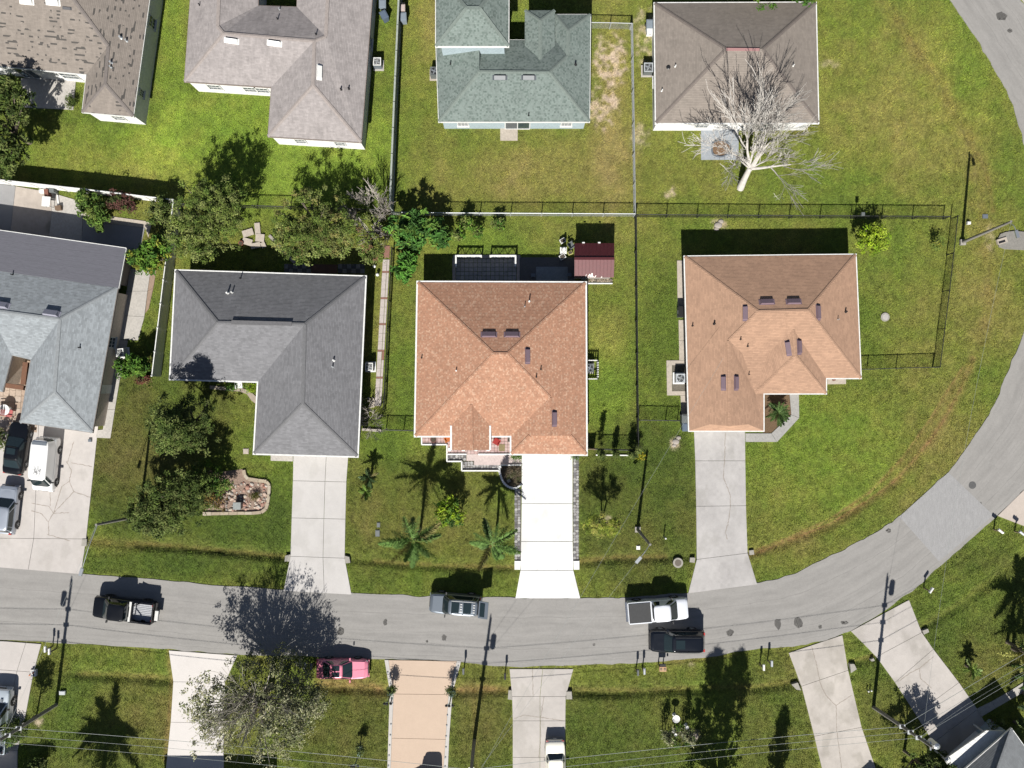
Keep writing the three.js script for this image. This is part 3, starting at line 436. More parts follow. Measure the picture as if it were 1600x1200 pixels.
{
  const X0 = -54, X1 = 54, Z0 = -42, Z1 = 42, W = 1800, D = 1400, dx = (X1 - X0) / W, dz = (Z1 - Z0) / D;
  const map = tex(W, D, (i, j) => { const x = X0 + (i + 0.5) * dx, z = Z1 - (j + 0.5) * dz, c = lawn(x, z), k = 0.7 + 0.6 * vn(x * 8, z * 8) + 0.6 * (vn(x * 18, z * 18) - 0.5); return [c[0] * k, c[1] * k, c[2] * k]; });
  map.wrapS = map.wrapT = THREE.MirroredRepeatWrapping; map.repeat.set(1 / (X1 - X0), 1 / (Z1 - Z0)); map.offset.set(-X0 / (X1 - X0), Z1 / (Z1 - Z0));
  const line = (a, b, st) => { const o = []; for (let k = 0; k <= 9; k++) o.push(a - 480 * Math.pow(1 - k / 10, 2.4)); for (let v = a; v <= b + 1e-6; v += st) o.push(v); for (let k = 1; k <= 10; k++) o.push(b + 480 * Math.pow(k / 10, 2.4)); return o; };
  const xs = line(X0, X1, 0.24), zs = line(Z0, Z1, 0.2), g = new THREE.BufferGeometry(), p = new Float32Array(xs.length * zs.length * 3), uv = new Float32Array(xs.length * zs.length * 2), idx = [];
  zs.forEach((z, j) => xs.forEach((x, i) => { const k = j * xs.length + i; p[k * 3] = x; p[k * 3 + 1] = groundY(x, z); p[k * 3 + 2] = z; uv[k * 2] = x; uv[k * 2 + 1] = -z; if (i && j) { const a = k - xs.length - 1, b = a + 1, c = k, d = k - 1; idx.push(a, d, c, a, c, b); } }));
  g.setAttribute('position', new THREE.BufferAttribute(p, 3)); g.setAttribute('uv', new THREE.BufferAttribute(uv, 2)); g.setIndex(idx); g.computeVertexNormals();
  const bump = tex(512, 512, (i, j) => 0.5 * vn(i / 2, j / 2) + 0.5 * vn(i / 8, j / 8), [0.25, 0.25], false);
  struct('ground', g, std({ map, roughness: 1, bumpMap: bump, bumpScale: 0.05 }));
}
// ---------------------------------------------------------------- houses
// shingle field: courses 0.14 m, tabs 0.3 m, each tab its own tone
const shingleBump = tex(512, 512, (i, j) => { const c = j / 512 * 43 % 1, r = Math.floor(j / 512 * 43), t = (i / 512 * 20 + (r * 0.37)) % 1; return (1 - c) * 0.75 + (t < 0.05 ? 0 : 0.15) + 0.1 * vn(i * 1, j * 1); }, [1 / 6, 1 / 6], false);
function shingles(base, o = {}) {
  const sp = o.spread ?? 0.16, n = 768, rows = 43, tabs = o.tabs ?? 20, fl = o.fleck;
  const map = tex(n, n, (i, j) => {
    const r = Math.floor(j / n * rows), c = (j / n * rows) % 1, tt = (i / n * tabs + r * 0.37) % tabs, t = Math.floor(tt), hs = (a, b, c) => { const q = Math.sin(a * 127.1 + b * 311.7 + c * 74.7 + (o.seed ?? 3)) * 43758.5453; return q - Math.floor(q); }, h = hs(t, r, 1);
    let k = 1 + sp * (h - 0.5) * 2 + 0.16 * (vn(i, j) - 0.5) + (o.streak ?? 0.14) * (fbm(i / 24, j / 96 + 40, 3) - 0.5) + 0.18 * (fbm(i / 96 + 3, j / 96, 3) - 0.5);
    if (c > 0.86) k *= 0.82; if ((tt % 1) < 0.05) k *= 0.88;
    let col = [base[0] * k, base[1] * k, base[2] * k];
    if (fl) { const f = hs(t, r, 2); if (f > 1 - o.fleckShare) { const m = 0.5 + 0.5 * ((f * 57) % 1); col = col.map((v, q) => lerp(v, o.fleck[q] * k, m)); } }
    if (o.missing) { const f = vn(i / 48 + 11, j / 64 + 5), f2 = hs(Math.floor((t + (r % 3)) / 3), r, 3), f3 = hs(t, r, 4); if (f > 0.52 && f2 > 0.78 && f3 > 0.2) col = [0.055, 0.05, 0.046]; }
    return col;
  }, [1 / 6, 1 / 6]);
  return std({ map, roughness: 0.92, bumpMap: shingleBump, bumpScale: 0.012 });
}
const roofs = {};
function rayRoof(house, px, py) { // where the line of sight through a picture point meets a roof: [point, normal]
  const o = V3(0, H, 0), d = P(px, py).sub(o).normalize(), ray = new THREE.Ray(o, d); let best = null;
  for (const t of roofs[house]) { const q = V3(0, 0, 0); if (ray.intersectTriangle(t[0], t[1], t[2], false, q) && (!best || q.y > best[0].y)) { const n = t[1].clone().sub(t[0]).cross(t[2].clone().sub(t[0])).normalize(); if (n.y < 0) n.negate(); best = [q, n]; } }
  return best;
}
function house(key, name, label, o) {
  const e = o.e ?? 2.75, v = {}; for (const [k, q] of Object.entries(o.v)) v[k] = P(q[0], q[1], q[2] === undefined ? e : q[2] < e ? q[2] : e + (q[2] - e) * (o.pitch ?? 0.85));
  const g = thing(name, label, 'house'), roof = mb(); roofs[key] = [];
  for (const f of o.faces) { const pts = f.split(' ').map((k) => v[k] || (() => { throw new Error(key + ' ' + k); })()); const n0 = roof.p.length; roof.face(pts); for (let i = n0; i < roof.p.length; i += 9) roofs[key].push([0, 3, 6].map((k) => V3(roof.p[i + k], roof.p[i + k + 1], roof.p[i + k + 2]))); }
  const rm = roof.to('roof', o.roofMat, g);
  for (const r of o.caps || []) { const k = r.split(' '); for (let i = 0; i + 1 < k.length; i++) { const a = v[k[i]], b = v[k[i + 1]], d = b.clone().sub(a), s = V3(-d.z, 0, d.x).normalize().multiplyScalar(0.15), up = V3(0, 0.03, 0), dn = V3(0, -0.03, 0), A1 = a.clone().add(up), B1 = b.clone().add(up); const caps = mb(); for (const q of [1, -1]) { const w = s.clone().multiplyScalar(q).add(dn); caps.quad(A1, B1, B1.clone().add(w), A1.clone().add(w), null); } add('ridge_cap', caps.geo(), o.capMat || o.roofMat, rm); } }
  // fascia and gutter round the eaves, soffit underneath, walls set back under the overhang
  const loop = o.loop.split(' ').map((k) => v[k]); const gm = o.gutterMat || M.white, fas = mb(), gw = o.gutter ?? 0.1, n = loop.length; let ar = 0; for (let i = 0; i < n; i++) { const a = loop[i], b = loop[(i + 1) % n]; ar += a.x * b.z - b.x * a.z; } const sg = ar > 0 ? 1 : -1;
  const out = inset(loop, -gw); for (let i = 0; i < n; i++) { const a = loop[i], b = loop[(i + 1) % n], c = out[i], d = out[(i + 1) % n], D = (q, h) => V3(q.x, q.y - h, q.z); fas.quad(D(a, 0.03), D(b, 0.03), D(d, 0.025), D(c, 0.025), null); fas.quad(D(c, 0.025), D(d, 0.025), D(d, 0.2), D(c, 0.2), null); fas.quad(D(a, 0.2), D(b, 0.2), D(d, 0.2), D(c, 0.2), null); }
  fas.to('gutter', gm, g);
  mb().poly(loop, e - 0.21, e - 0.2).to('soffit', gm, g);
  const wl = inset(loop, o.over ?? 0.42); mb().poly(wl, -0.2, e - 0.21).to('wall', o.wallMat || M.white, g); hard.push(wl);
  g.userData_w = null; delete g.userData_w;
  const H0 = { g, v, wl, e, key, sg };
  for (const w of o.windows || []) wallPiece(H0, ...w);
  for (const q of o.vents || []) vent(H0, ...q);
  for (const q of o.pipes || []) { const hit = rayRoof(key, q[0], q[1]); if (hit) { const r = q[3] ?? 0.05; mb().cyl(hit[0].x, hit[0].y - 0.08, hit[0].z, r, 0.08 + (q[4] ?? 0.3), 10).cyl(hit[0].x, hit[0].y - 0.02, hit[0].z, r * 1.9, 0.07, 10, r * 1.2).to('vent_pipe', q[2] || M.galv, g); } }
  return H0;
}
// window or door on wall edge i, at fraction t along it
function wallPiece(hs, i, t, w, y0, y1, kind = 'window') {
  const a = hs.wl[i], b = hs.wl[(i + 1) % hs.wl.length], d = V3(b.x - a.x, 0, b.z - a.z).normalize(), nn = V3(d.z * hs.sg, 0, -d.x * hs.sg), c = V3(lerp(a.x, b.x, t), 0, lerp(a.z, b.z, t));
  const B = (m, u, y, ww, hh, dep, off) => m.obox(c.clone().addScaledVector(d, u).addScaledVector(nn, off).setY(y), d.clone().multiplyScalar(ww / 2), V3(0, hh / 2, 0), nn.clone().multiplyScalar(dep / 2));
  const f = mb(), h = y1 - y0, y = (y0 + y1) / 2;
  if (kind === 'window' || kind === 'sliding_door') {
    for (const s of [-1, 1]) B(f, s * (w / 2 + 0.02), y, 0.08, h + 0.12, 0.1, 0.03); for (const s of [-1, 1]) B(f, 0, y + s * (h / 2 + 0.02), w, 0.08, 0.1, 0.03);
    if (kind === 'window') { B(f, 0, y, w - 0.04, 0.05, 0.06, 0.03); for (const q of [-0.17, 0.17]) B(f, q * w, y, 0.03, h - 0.04, 0.04, 0.03); B(f, 0, y0 - 0.06, w + 0.24, 0.06, 0.2, 0.08); } else B(f, 0, y, 0.07, h - 0.04, 0.06, 0.03);
    const fr = f.to(kind, M.trim, hs.g); const p = mb(); for (const q of kind === 'window' ? [0] : [-0.25, 0.25]) B(p, q * w, y, kind === 'window' ? w - 0.02 : w / 2 - 0.1, h - 0.02, 0.02, 0.015); p.to('pane', M.pane, fr);
  } else if (kind === 'garage_door') { for (let k = 0; k < 4; k++) B(f, 0, y0 + h * (k + 0.5) / 4, w, h / 4 - 0.02, 0.06, 0.02); f.to('garage_door', M.white, hs.g); } else { B(f, 0, y, w, h, 0.08, 0.02); B(f, w * 0.38, y, 0.05, 0.12, 0.18, 0.02); f.to('door', kind === 'door' ? M.white : kind, hs.g); }
}
// low box vent: centre, size along the eave and up the slope (m)
function vent(hs, px, py, w, d, mat, h = 0.16) {
  const hit = rayRoof(hs.key, px, py); if (!hit) return; const [q, n] = hit, u = V3(0, 1, 0).cross(n).normalize(), s = n.clone().cross(u).normalize();
  const m = mb(), U = u.clone().multiplyScalar(w / 2), D = s.clone().multiplyScalar(d / 2); if (D.y < 0) D.negate();
  const at = (i, j, k) => q.clone().addScaledVector(U, i).addScaledVector(D, j).addScaledVector(n, k), t = 0.86;
  const lo = [at(-1, -1, -0.02), at(1, -1, -0.02), at(1, 1, -0.02), at(-1, 1, -0.02)], hi = [at(-t, -1, h), at(t, -1, h), at(t, 0.9, h * 1.5), at(-t, 0.9, h * 1.5)];
  m.quad(...hi); for (let i = 0; i < 4; i++) m.quad(lo[i], lo[(i + 1) % 4], hi[(i + 1) % 4], hi[i]);
  m.obox(q.clone().addScaledVector(n, 0.012), U.clone().multiplyScalar(1.15), n.clone().multiplyScalar(0.012), D.clone().multiplyScalar(1.1));
  m.to('roof_vent', mat, hs.g);
}
const ventLilac = std({ color: A(186, 186, 202, 2.2), roughness: 0.4 }), ventWhite = std({ color: [0.62, 0.62, 0.6], roughness: 0.4 }), ventMauve = std({ color: A(150, 128, 140, 2.2), roughness: 0.5 }), ventDark = std({ color: [0.05, 0.05, 0.055], roughness: 0.6 }), ventGrey = std({ color: A(96, 104, 112, 2.2), roughness: 0.5 });
const wallBlue = std({ color: A(212, 232, 240, 2.1), roughness: 0.85, map: grainMap }), wallBeige = std({ color: [0.62, 0.54, 0.46], roughness: 0.9, map: grainMap }), wallWhite = std({ color: [0.7, 0.7, 0.69], roughness: 0.85, map: grainMap });

house('A', 'shingled_house', 'weathered grey shingle roofed house with many missing shingles, top left corner', {
  e: 2.7, over: 0.18, roofMat: shingles(A(170, 159, 149, 2.3), { spread: 0.08, missing: true, streak: 0.24 }), wallMat: wallWhite, capMat: std({ color: A(162, 152, 146, 2.2), map: grainMap }),
  v: { NE: [253.6, -150], SE: [208, 182], SW: [128, 175], VJ: [135, 116], W: [-220, 82], a: [164, 131, 3.7], j: [169, 72, 3.75], R1: [78, -50, 6], R0: [-200, -75, 6], NEE: [265, -230], NW: [-220, -250] },
  faces: ['SW SE a', 'VJ SW a j', 'SE NEE R1 j a', 'W VJ j R1 R0', 'NEE NW R0 R1', 'NW W R0'], caps: ['SE a', 'SW a', 'a j', 'j R1'], loop: 'NEE SE SW VJ W NW', gutter: 0.05,
  windows: [[0, 0.62, 0.9, 0.9, 2.0], [0, 0.9, 0.6, 1.2, 1.9], [1, 0.42, 1.0, 0.9, 1.9], [3, 0.12, 1.5, 0.8, 2.0], [3, 0.32, 1.8, 0.05, 2.05, 'sliding_door']],
  vents: [[42, 3, 1.1, 0.4, ventWhite], [83, 4, 1.1, 0.45, ventWhite], [105, 13, 0.7, 0.22, ventDark, 0.05]], pipes: [[189, 59, M.galv, 0.09], [198, 64, M.galv, 0.07], [174, 98, M.galv, 0.08], [173.5, 105, M.galv, 0.06]] });
house('B', 'shingled_house', 'pinkish beige shingle roofed house with white walls in the top row', {
  e: 2.7, over: 0.16, roofMat: shingles(A(191, 183, 181, 2.2), { spread: 0.1, seed: 8, streak: 0.3 }), wallMat: wallWhite, capMat: std({ color: A(204, 192, 186, 2.1), map: grainMap }),
  v: { NE: [589.5, -110], SE: [564, 222], SW: [418.7, 213], V: [424, 136], S1: [288, 127], NW: [305, -110], NWi: [406, -110], c: [403, 9], d: [464, 11], NEi: [467, -110], W0: [346, -110, 4.15], W1: [340, 41, 4.15], m0: [349, 52, 4.25], m1: [491, 64, 4.4], wa: [489, 133, 4.4], E1: [509, 57, 4.2], E0: [517, -110, 4.2] },
  faces: ['S1 NW W0 W1 m0', 'S1 V m1 m0', 'V SW wa m1', 'SW SE wa', 'SE NE E0 E1 m1 wa', 'c d E1 m1 m0 W1', 'NWi c W1 W0', 'd NEi E0 E1'], caps: ['S1 m0 m1 wa', 'SW wa', 'SE wa', 'W1 W0', 'E1 E0', 'm0 W1', 'm1 E1'], loop: 'NE SE SW V S1 NW NWi c d NEi', gutter: 0.05, gutterMat: std({ color: A(176, 160, 152), map: grainMap }),
  windows: [[1, 0.25, 0.9, 0.9, 1.9], [1, 0.7, 0.9, 0.9, 1.9], [3, 0.18, 1.1, 0.9, 1.9], [3, 0.32, 1.1, 0.9, 1.9], [3, 0.74, 1.1, 0.9, 1.9], [0, 0.5, 0.9, 0.9, 1.9]],
  vents: [[362, 64, 1.15, 0.4, ventWhite], [429, 68, 1.15, 0.42, ventWhite], [499, 113, 1.2, 0.42, ventWhite]], pipes: [[437, 15, M.galv], [434, 30, M.black], [494, 54, M.black], [533, 140, M.black, 0.06], [545, 139, M.black, 0.06], [312, 8, M.black]] });
{ // white boxes under two roof planes of different height: lower storey first
  const gm = shingles(A(148, 162, 156, 2.2), { spread: 0.09, seed: 5, fleck: A(118, 134, 127, 2.2), fleckShare: 0.3, tabs: 40 });
  const h = house('C', 'two_storey_house', 'green shingle roofed two storey house with pale blue walls', {
    e: 2.7, over: 0.28, roofMat: gm, wallMat: wallBlue, capMat: std({ color: A(158, 172, 164, 2.2), map: grainMap }),
    v: { SW: [685.5, 190], SE: [921, 190], NE: [922.7, 22.7], n1: [867, 22.7], n2: [867, 62.5], n3: [820, 62.5], nw: [681, 62.5], p: [749, 62.5], k: [749, 62.5, 4.2], R0: [749, 112, 4.2], R1: [858.7, 113, 4.2], e1: [887, 87, 3.5], e0: [888, 48, 3.45], x0: [844, 32, 3.6], x1: [844, 99, 3.62], a: [820, 16, 3.0], b: [867, 16, 3.0], c: [820, 84, 3.0], d: [867, 84, 3.0] },
    faces: ['SW SE R1 R0', 'SW R0 k nw', 'SE NE e0 e1 R1', 'n1 NE e0', 'n2 n1 e0 e1', 'p n3 n2 e1 R1 R0', 'R0 k p', 'a b x0', 'a x0 x1 c', 'b d x1 x0'], caps: ['SW R0 R1', 'SE R1 e1 e0', 'e0 NE', 'e0 n1', 'x0 x1', 'a x0', 'b x0'], loop: 'NE SE SW nw n3 n2 n1', gutter: 0.05,
    windows: [[1, 0.13, 0.9, 0.9, 1.9], [1, 0.475, 2.2, 0.05, 2.1, 'sliding_door'], [1, 0.86, 0.9, 0.9, 1.9]],
    vents: [[781, 121.5, 1.15, 0.36, ventGrey], [826, 121.5, 1.15, 0.36, ventGrey]], pipes: [[704, 100, M.black], [899, 101, M.black, 0.08], [826, 180, M.black]] });
  const u = { SW: P(681, 72, 5.6), SE: P(794.5, 72, 5.6), NE: P(795, -45, 5.6), NW: P(681, -45, 5.6), r0: P(729, 12, 6.95), r1: P(749, 12, 6.95) };
  const m = mb(); roofs.C2 = []; for (const f of ['SW SE r1 r0', 'SE NE r1', 'NE NW r0 r1', 'NW SW r0']) m.face(f.split(' ').map((k) => u[k])); const r = m.to('roof', gm, h.g);
  const cp = mb(); for (const [a, b] of [['SW', 'r0'], ['SE', 'r1'], ['NW', 'r0'], ['NE', 'r1'], ['r0', 'r1']]) cp.bar(u[a].clone().setY(u[a].y + 0.01), u[b].clone().setY(u[b].y + 0.01), 0.26, 0.03); add('ridge_cap', cp.geo(), std({ color: A(158, 172, 164, 2.2), map: grainMap }), r);
  const ul = [u.NW, u.NE, u.SE, u.SW]; mb().poly(inset(ul, -0.06), 5.38, 5.57).to('gutter', M.white, h.g); mb().poly(inset(ul, 0.36), 2.6, 5.4).to('wall', wallBlue, h.g);
}
house('D', 'shingled_house', 'taupe shingle hip roofed house behind the bare white tree', {
  e: 2.7, over: 0.22, roofMat: shingles(A(170, 159, 149, 2.25), { spread: 0.09, seed: 12 }), wallMat: wallWhite, capMat: std({ color: A(156, 144, 136, 2.2), map: grainMap }),
  v: { NW: [1023, 5], NE: [1274.7, 4], SE: [1278.7, 191.5], SW: [1025, 192], R0: [1134.7, 77, 4.9], R1: [1192, 77, 4.9] },
  faces: ['NW NE R1 R0', 'NE SE R1', 'SE SW R0 R1', 'SW NW R0'], caps: ['NW R0', 'SW R0', 'NE R1', 'SE R1'], loop: 'NE SE SW NW', gutter: 0.1,
  windows: [[1, 0.3, 1.8, 0.05, 2.05, 'sliding_door'], [1, 0.7, 1.1, 0.9, 1.9], [2, 0.4, 0.9, 1, 1.9]], pipes: [[1045, 105, M.black, 0.12, 0.1], [1055, 104, M.white], [1034, 142, M.white], [1239, 103, M.white]] });
{ const a = P(1135, 77, 4.6), b = P(1187, 77.5, 4.6); const g = scene.getObjectByName('shingled_house_002'); mb().bar(a, b, 0.24, 0.04).to('ridge_flashing', std({ color: A(206, 156, 154, 2.2), roughness: 0.7 }), g); }
house('E', 'shingled_house', 'blue grey shingle roofed house with a dark rear roof at the left edge', {
  e: 2.75, roofMat: shingles(A(177, 184, 189, 2.25), { spread: 0.16, seed: 15 }), wallMat: wallBeige, capMat: std({ color: A(184, 190, 194, 2.15), map: grainMap }),
  v: { LE: [197, 388, 2.45], LW: [-120, 343, 2.45], NE: [184, 449, 2.8], NW: [-120, 406, 2.8], SE: [144, 676], SW: [31, 660], C1: [48, 562], C2: [18.7, 555], W1: [4, 612], W2: [-70, 602], R: [93, 499, 4.25], Rw: [-20, 484, 4.25], R0: [-120, 472, 4.25], a: [85, 613, 4.1], wa: [-35, 580, 4.0] },
  faces: ['NW NE R Rw R0', 'NE SE a R', 'SE SW a', 'SW C1 R a', 'C1 C2 Rw R', 'C2 W1 wa Rw', 'W1 W2 wa', 'W2 NW R0 Rw wa'], caps: ['NE R', 'R Rw R0', 'R a', 'a SE', 'a SW'], loop: 'NE SE SW C1 C2 W1 W2 NW', gutter: 0.04, gutterMat: std({ color: A(186, 176, 168), map: grainMap }),
  windows: [[0, 0.37, 0.9, 0.9, 1.9], [0, 0.72, 0.8, 0.05, 2.0, 'door'], [1, 0.5, 4.4, 0.02, 2.15, 'garage_door']],
  vents: [[81, 490, 1.35, 0.5, ventLilac, 0.24], [2, 477, 1.35, 0.5, ventLilac, 0.24]], pipes: [[20, 429, M.black], [125, 543, M.black]] });
{ // flat dark roof over the rear patio room, part of the same house
  const g = scene.getObjectByName('shingled_house_003'), q = [P(-120, 343, 2.5), P(197, 388, 2.5), P(185, 450, 2.84), P(-120, 406.5, 2.84)];
  mb().face(q).to('rear_roof', std({ color: A(122, 122, 132, 2), roughness: 0.9, map: tex(512, 512, (i, j) => 0.82 + 0.16 * fbm(i / 40, j / 6, 3) + 0.12 * vn(i, j) - (j % 64 < 2 ? 0.12 : 0), [0.25, 0.25]) }), g);
  const ln = q.map((p) => p.clone()); mb().bar(ln[0].clone().setY(2.42), ln[1].clone().setY(2.42), 0.12, 0.16).bar(ln[1].clone().setY(2.42), ln[2].clone().setY(2.74), 0.1, 0.16).to('gutter', M.white, g);
  const w = inset([P(-120, 343, 2.3), P(197, 388, 2.3), P(182, 448, 2.3), P(-120, 404, 2.3)], 0.3); mb().poly(w, 0, 2.35).to('wall', std({ color: A(150, 142, 138), map: grainMap }), g); hard.push(w);
}
house('F', 'shingled_house', 'dark charcoal shingle roofed house left of the centre', {
  e: 2.7, roofMat: shingles(A(150, 150, 154, 2.35), { spread: 0.13, seed: 19 }), wallMat: wallBeige, capMat: std({ color: A(150, 150, 153, 2.3), map: grainMap }), pitch: 1,
  v: { NW: [274.7, 423], NE: [570.7, 432.5], SE: [558, 713], SW: [397, 708.5], V: [403.5, 596], S1: [266, 592], R0: [340, 504, 4.75], R1: [476, 507, 4.75], a: [473, 631, 4.6] },
  faces: ['NW NE R1 R0', 'S1 NW R0', 'S1 V R1 R0', 'V SW a R1', 'SW SE a', 'SE NE R1 a'], caps: ['NW R0 R1 NE', 'S1 R0', 'R1 a SW', 'a SE'], loop: 'NE SE SW V S1 NW', gutter: 0.13,
  windows: [[1, 0.5, 4.8, 0.02, 2.15, 'garage_door'], [3, 0.35, 1.5, 0.8, 2], [3, 0.8, 0.95, 0.05, 2.05, 'door'], [0, 0.3, 1, 0.9, 1.9], [5, 0.5, 1.8, 0.05, 2.05, 'sliding_door']], pipes: [[356, 458, M.white, 0.08, 0.35], [363, 457, M.white, 0.06], [376, 435, M.black], [521.5, 563, M.white, 0.07], [520, 573, M.galv]] });
{ const a = P(362, 503.5, 4.79), b = P(456, 506, 4.79), g = scene.getObjectByName('shingled_house_004'); mb().bar(a, b, 0.34, 0.1).to('ridge_vent', std({ color: A(138, 137, 140, 2.2), map: grainMap }), g); }
const orangeFleck = shingles(A(216, 162, 131, 2.35), { spread: 0.12, seed: 23, fleck: A(234, 190, 160, 2.25), fleckShare: 0.22, tabs: 46 });
const hG = house('G', 'shingled_house', 'speckled orange shingle roofed house with pink porch at the picture centre', {
  e: 2.7, roofMat: orangeFleck, wallMat: wallWhite, capMat: orangeFleck, pitch: 0.74,
  v: { NW: [653, 441], NE: [914.7, 442], SE: [916, 710], SWg: [799, 709], V: [799, 681], SW: [649, 681], R0: [771, 553, 5.6], R1: [793, 553, 5.6], gj: [859, 621, 4.1], gd: [859.5, 681, 4.1], dl: [828, 681, 3.42], dr: [891, 681, 3.42] },
  faces: ['NW NE R1 R0', 'SW NW R0', 'SW V gj R1 R0', 'SE NE R1 gj gd dr', 'V SWg dl gd gj', 'SWg SE dr dl', 'dl dr gd'], caps: ['NW R0 R1 NE', 'SW R0', 'R1 gj gd', 'SWg dl', 'SE dr'], loop: 'NE SE SWg V SW NW', gutter: 0.14,
  windows: [[1, 0.5, 4.8, 0.02, 2.15, 'garage_door'], [3, 0.2, 1.8, 0.9, 2], [3, 0.56, 0.95, 0.05, 2.05, 'door'], [3, 0.87, 1.2, 0.9, 2], [5, 0.4, 2.4, 0.05, 2.05, 'sliding_door'], [5, 0.75, 1.2, 0.9, 2]],
  vents: [[764, 523, 1.25, 0.45, ventMauve], [800, 523, 1.25, 0.45, ventMauve], [824, 556, 1.25, 0.4, ventMauve], [866, 654, 1.25, 0.4, ventMauve]], pipes: [[827, 471, M.white, 0.06, 0.4], [820, 479, M.galv, 0.04], [845, 577, M.black], [838, 589, M.black], [659, 559, M.black], [713, 579, M.white]] });
{ // porch gable
  const m = mb(), a = P(705, 665, 2.99), b = P(705, 703, 2.99), c = P(737, 703.5, 3.55), d = P(736, 632, 3.55), e = P(765.5, 665, 2.99), f = P(765.5, 703, 2.99);
  m.face([a, b, c, d]); m.face([f, e, d, c]); const r = m.to('porch_roof', orangeFleck, hG.g); mb().bar(d.clone().setY(3.565), c.clone().setY(3.565), 0.26, 0.03).to('ridge_cap', orangeFleck, r);
  const t = mb(); for (const [p, q] of [[a, b], [e, f]]) t.bar(p.clone().setY(2.91), q.clone().setY(2.91), 0.2, 0.2); t.tri(b.clone().setZ(b.z - 0.1), f.clone().setZ(f.z - 0.1), c.clone().setZ(c.z - 0.1)); t.to('porch_trim', M.white, hG.g);
  for (const x of [706.5, 727, 746, 764]) { const q = P(x, 702.5); mb().box(q.x, 1.42, q.z - 0.25, 0.28, 2.8, 0.28).box(q.x, 0.15, q.z - 0.25, 0.4, 0.3, 0.4).to('porch_column', M.white, hG.g); }
}
const orangePlain = shingles(A(214, 172, 143, 2.35), { spread: 0.1, seed: 29, streak: 0.1 });
house('H', 'shingled_house', 'plain tan orange shingle roofed house inside the black fenced corner yard', {
  e: 2.7, roofMat: orangePlain, wallMat: std({ color: A(232, 214, 192), roughness: 0.9, map: grainMap }), capMat: orangePlain, pitch: 0.76,
  v: { NW: [1070, 401], NE: [1337, 398], SE: [1345, 590.7], S1: [1290.7, 590.7], S2: [1290.7, 614.7], S4: [1193, 614.7], SEg: [1193, 673], SWg: [1077, 673], R0: [1185, 487, 5.1], R1: [1263, 485, 5.1], gj: [1139, 532, 4.15], gd: [1140, 666, 4.15], dl: [1109, 663, 3.42], dr: [1169, 663, 3.42], mj: [1240, 515, 4.3], ma: [1243, 556, 4.25], k1: [1160, 552, 3.62], k2: [1200, 552, 3.62], q: [1180, 614.7, 2.95] },
  faces: ['NW NE R1 R0', 'NE SE R1', 'R0 R1 SE S1 mj k2 k1 gj', 'mj S1 S2 ma', 'S2 q ma', 'ma q k2 mj', 'k1 k2 q', 'gj k1 q S4 SEg dr gd', 'NW R0 gj gd dl SWg', 'SWg SEg dr dl', 'dl dr gd'], caps: ['NW R0 R1 NE', 'R1 SE', 'R0 gj gd', 'mj ma', 'ma S2', 'ma q'], loop: 'NE SE S1 S2 S4 SEg SWg NW', gutter: 0.1,
  windows: [[5, 0.5, 4.8, 0.02, 2.15, 'garage_door'], [3, 0.5, 1.5, 0.9, 2], [0, 0.4, 1, 0.9, 1.9], [6, 0.3, 0.9, 1.1, 1.9], [7, 0.4, 1.8, 0.05, 2.05, 'sliding_door'], [4, 0.5, 0.95, 0.05, 2.05, 'door']],
  vents: [[1198, 472, 1.2, 0.45, ventMauve], [1240, 471.5, 1.2, 0.45, ventMauve], [1164.5, 489, 1.25, 0.4, ventMauve], [1278, 488, 1.25, 0.4, ventMauve], [1231.5, 544, 1.2, 0.4, ventMauve], [1248.5, 542, 1.2, 0.4, ventMauve], [1130.5, 598, 1.2, 0.4, ventMauve], [1150, 598, 1.2, 0.4, ventMauve]], pipes: [[1116, 506, M.black, 0.07], [1082, 509, M.black], [1157, 530, M.black], [1168, 541, M.black], [1321, 487, M.black, 0.08], [1309, 499, M.galv, 0.04], [1170, 585, M.black, 0.04]] });
house('I', 'shingled_house', 'grey roofed pale blue house cut off by the lower right corner', {
  e: 3.1, roofMat: shingles(A(166, 170, 173, 2.3), { spread: 0.1, seed: 33 }), wallMat: std({ color: A(206, 226, 238), roughness: 0.8, map: grainMap }),
  v: { N: [1581, 1139.5], W: [1466, 1240], S: [1600, 1428], E: [1716, 1328], r0: [1552, 1222, 4.7], r1: [1622, 1332, 4.7] }, faces: ['N W r0', 'W S r1 r0', 'S E r1', 'E N r0 r1'], caps: ['N r0', 'W r0', 'r0 r1'], loop: 'N W S E', gutter: 0.07, over: 0.3, windows: [[0, 0.5, 4.6, 0.02, 2.2, 'garage_door']] });
{ // flat white entry roof in front of its garage
  const g = thing('flat_canopy', 'flat white canopy roof in front of the grey roofed house, lower right', 'canopy'), p = [[1476, 1187], [1541, 1141.5], [1571, 1142.5], [1584, 1156], [1512, 1222], [1498, 1222]].map((q) => P(q[0], q[1], 2.3)); mb().poly(p, 2.14, 2.3).to('canopy_roof', M.white, g);
  for (const q of [[1478, 1185], [1540, 1143]]) { const c = P(q[0] + 3, q[1] + 5, 2.1); mb().box(c.x, 1.05, c.z, 0.12, 2.12, 0.12).to('post', M.white, g); } for (let k = 0; k < 8; k++) { const a = p[0].clone().lerp(p[1], (k + 0.5) / 8), b = p[5].clone().lerp(p[3], (k + 0.5) / 8); a.y = b.y = 2.31; mb().bar(a, b, 0.04, 0.03).to('seam', M.white, g); }
}
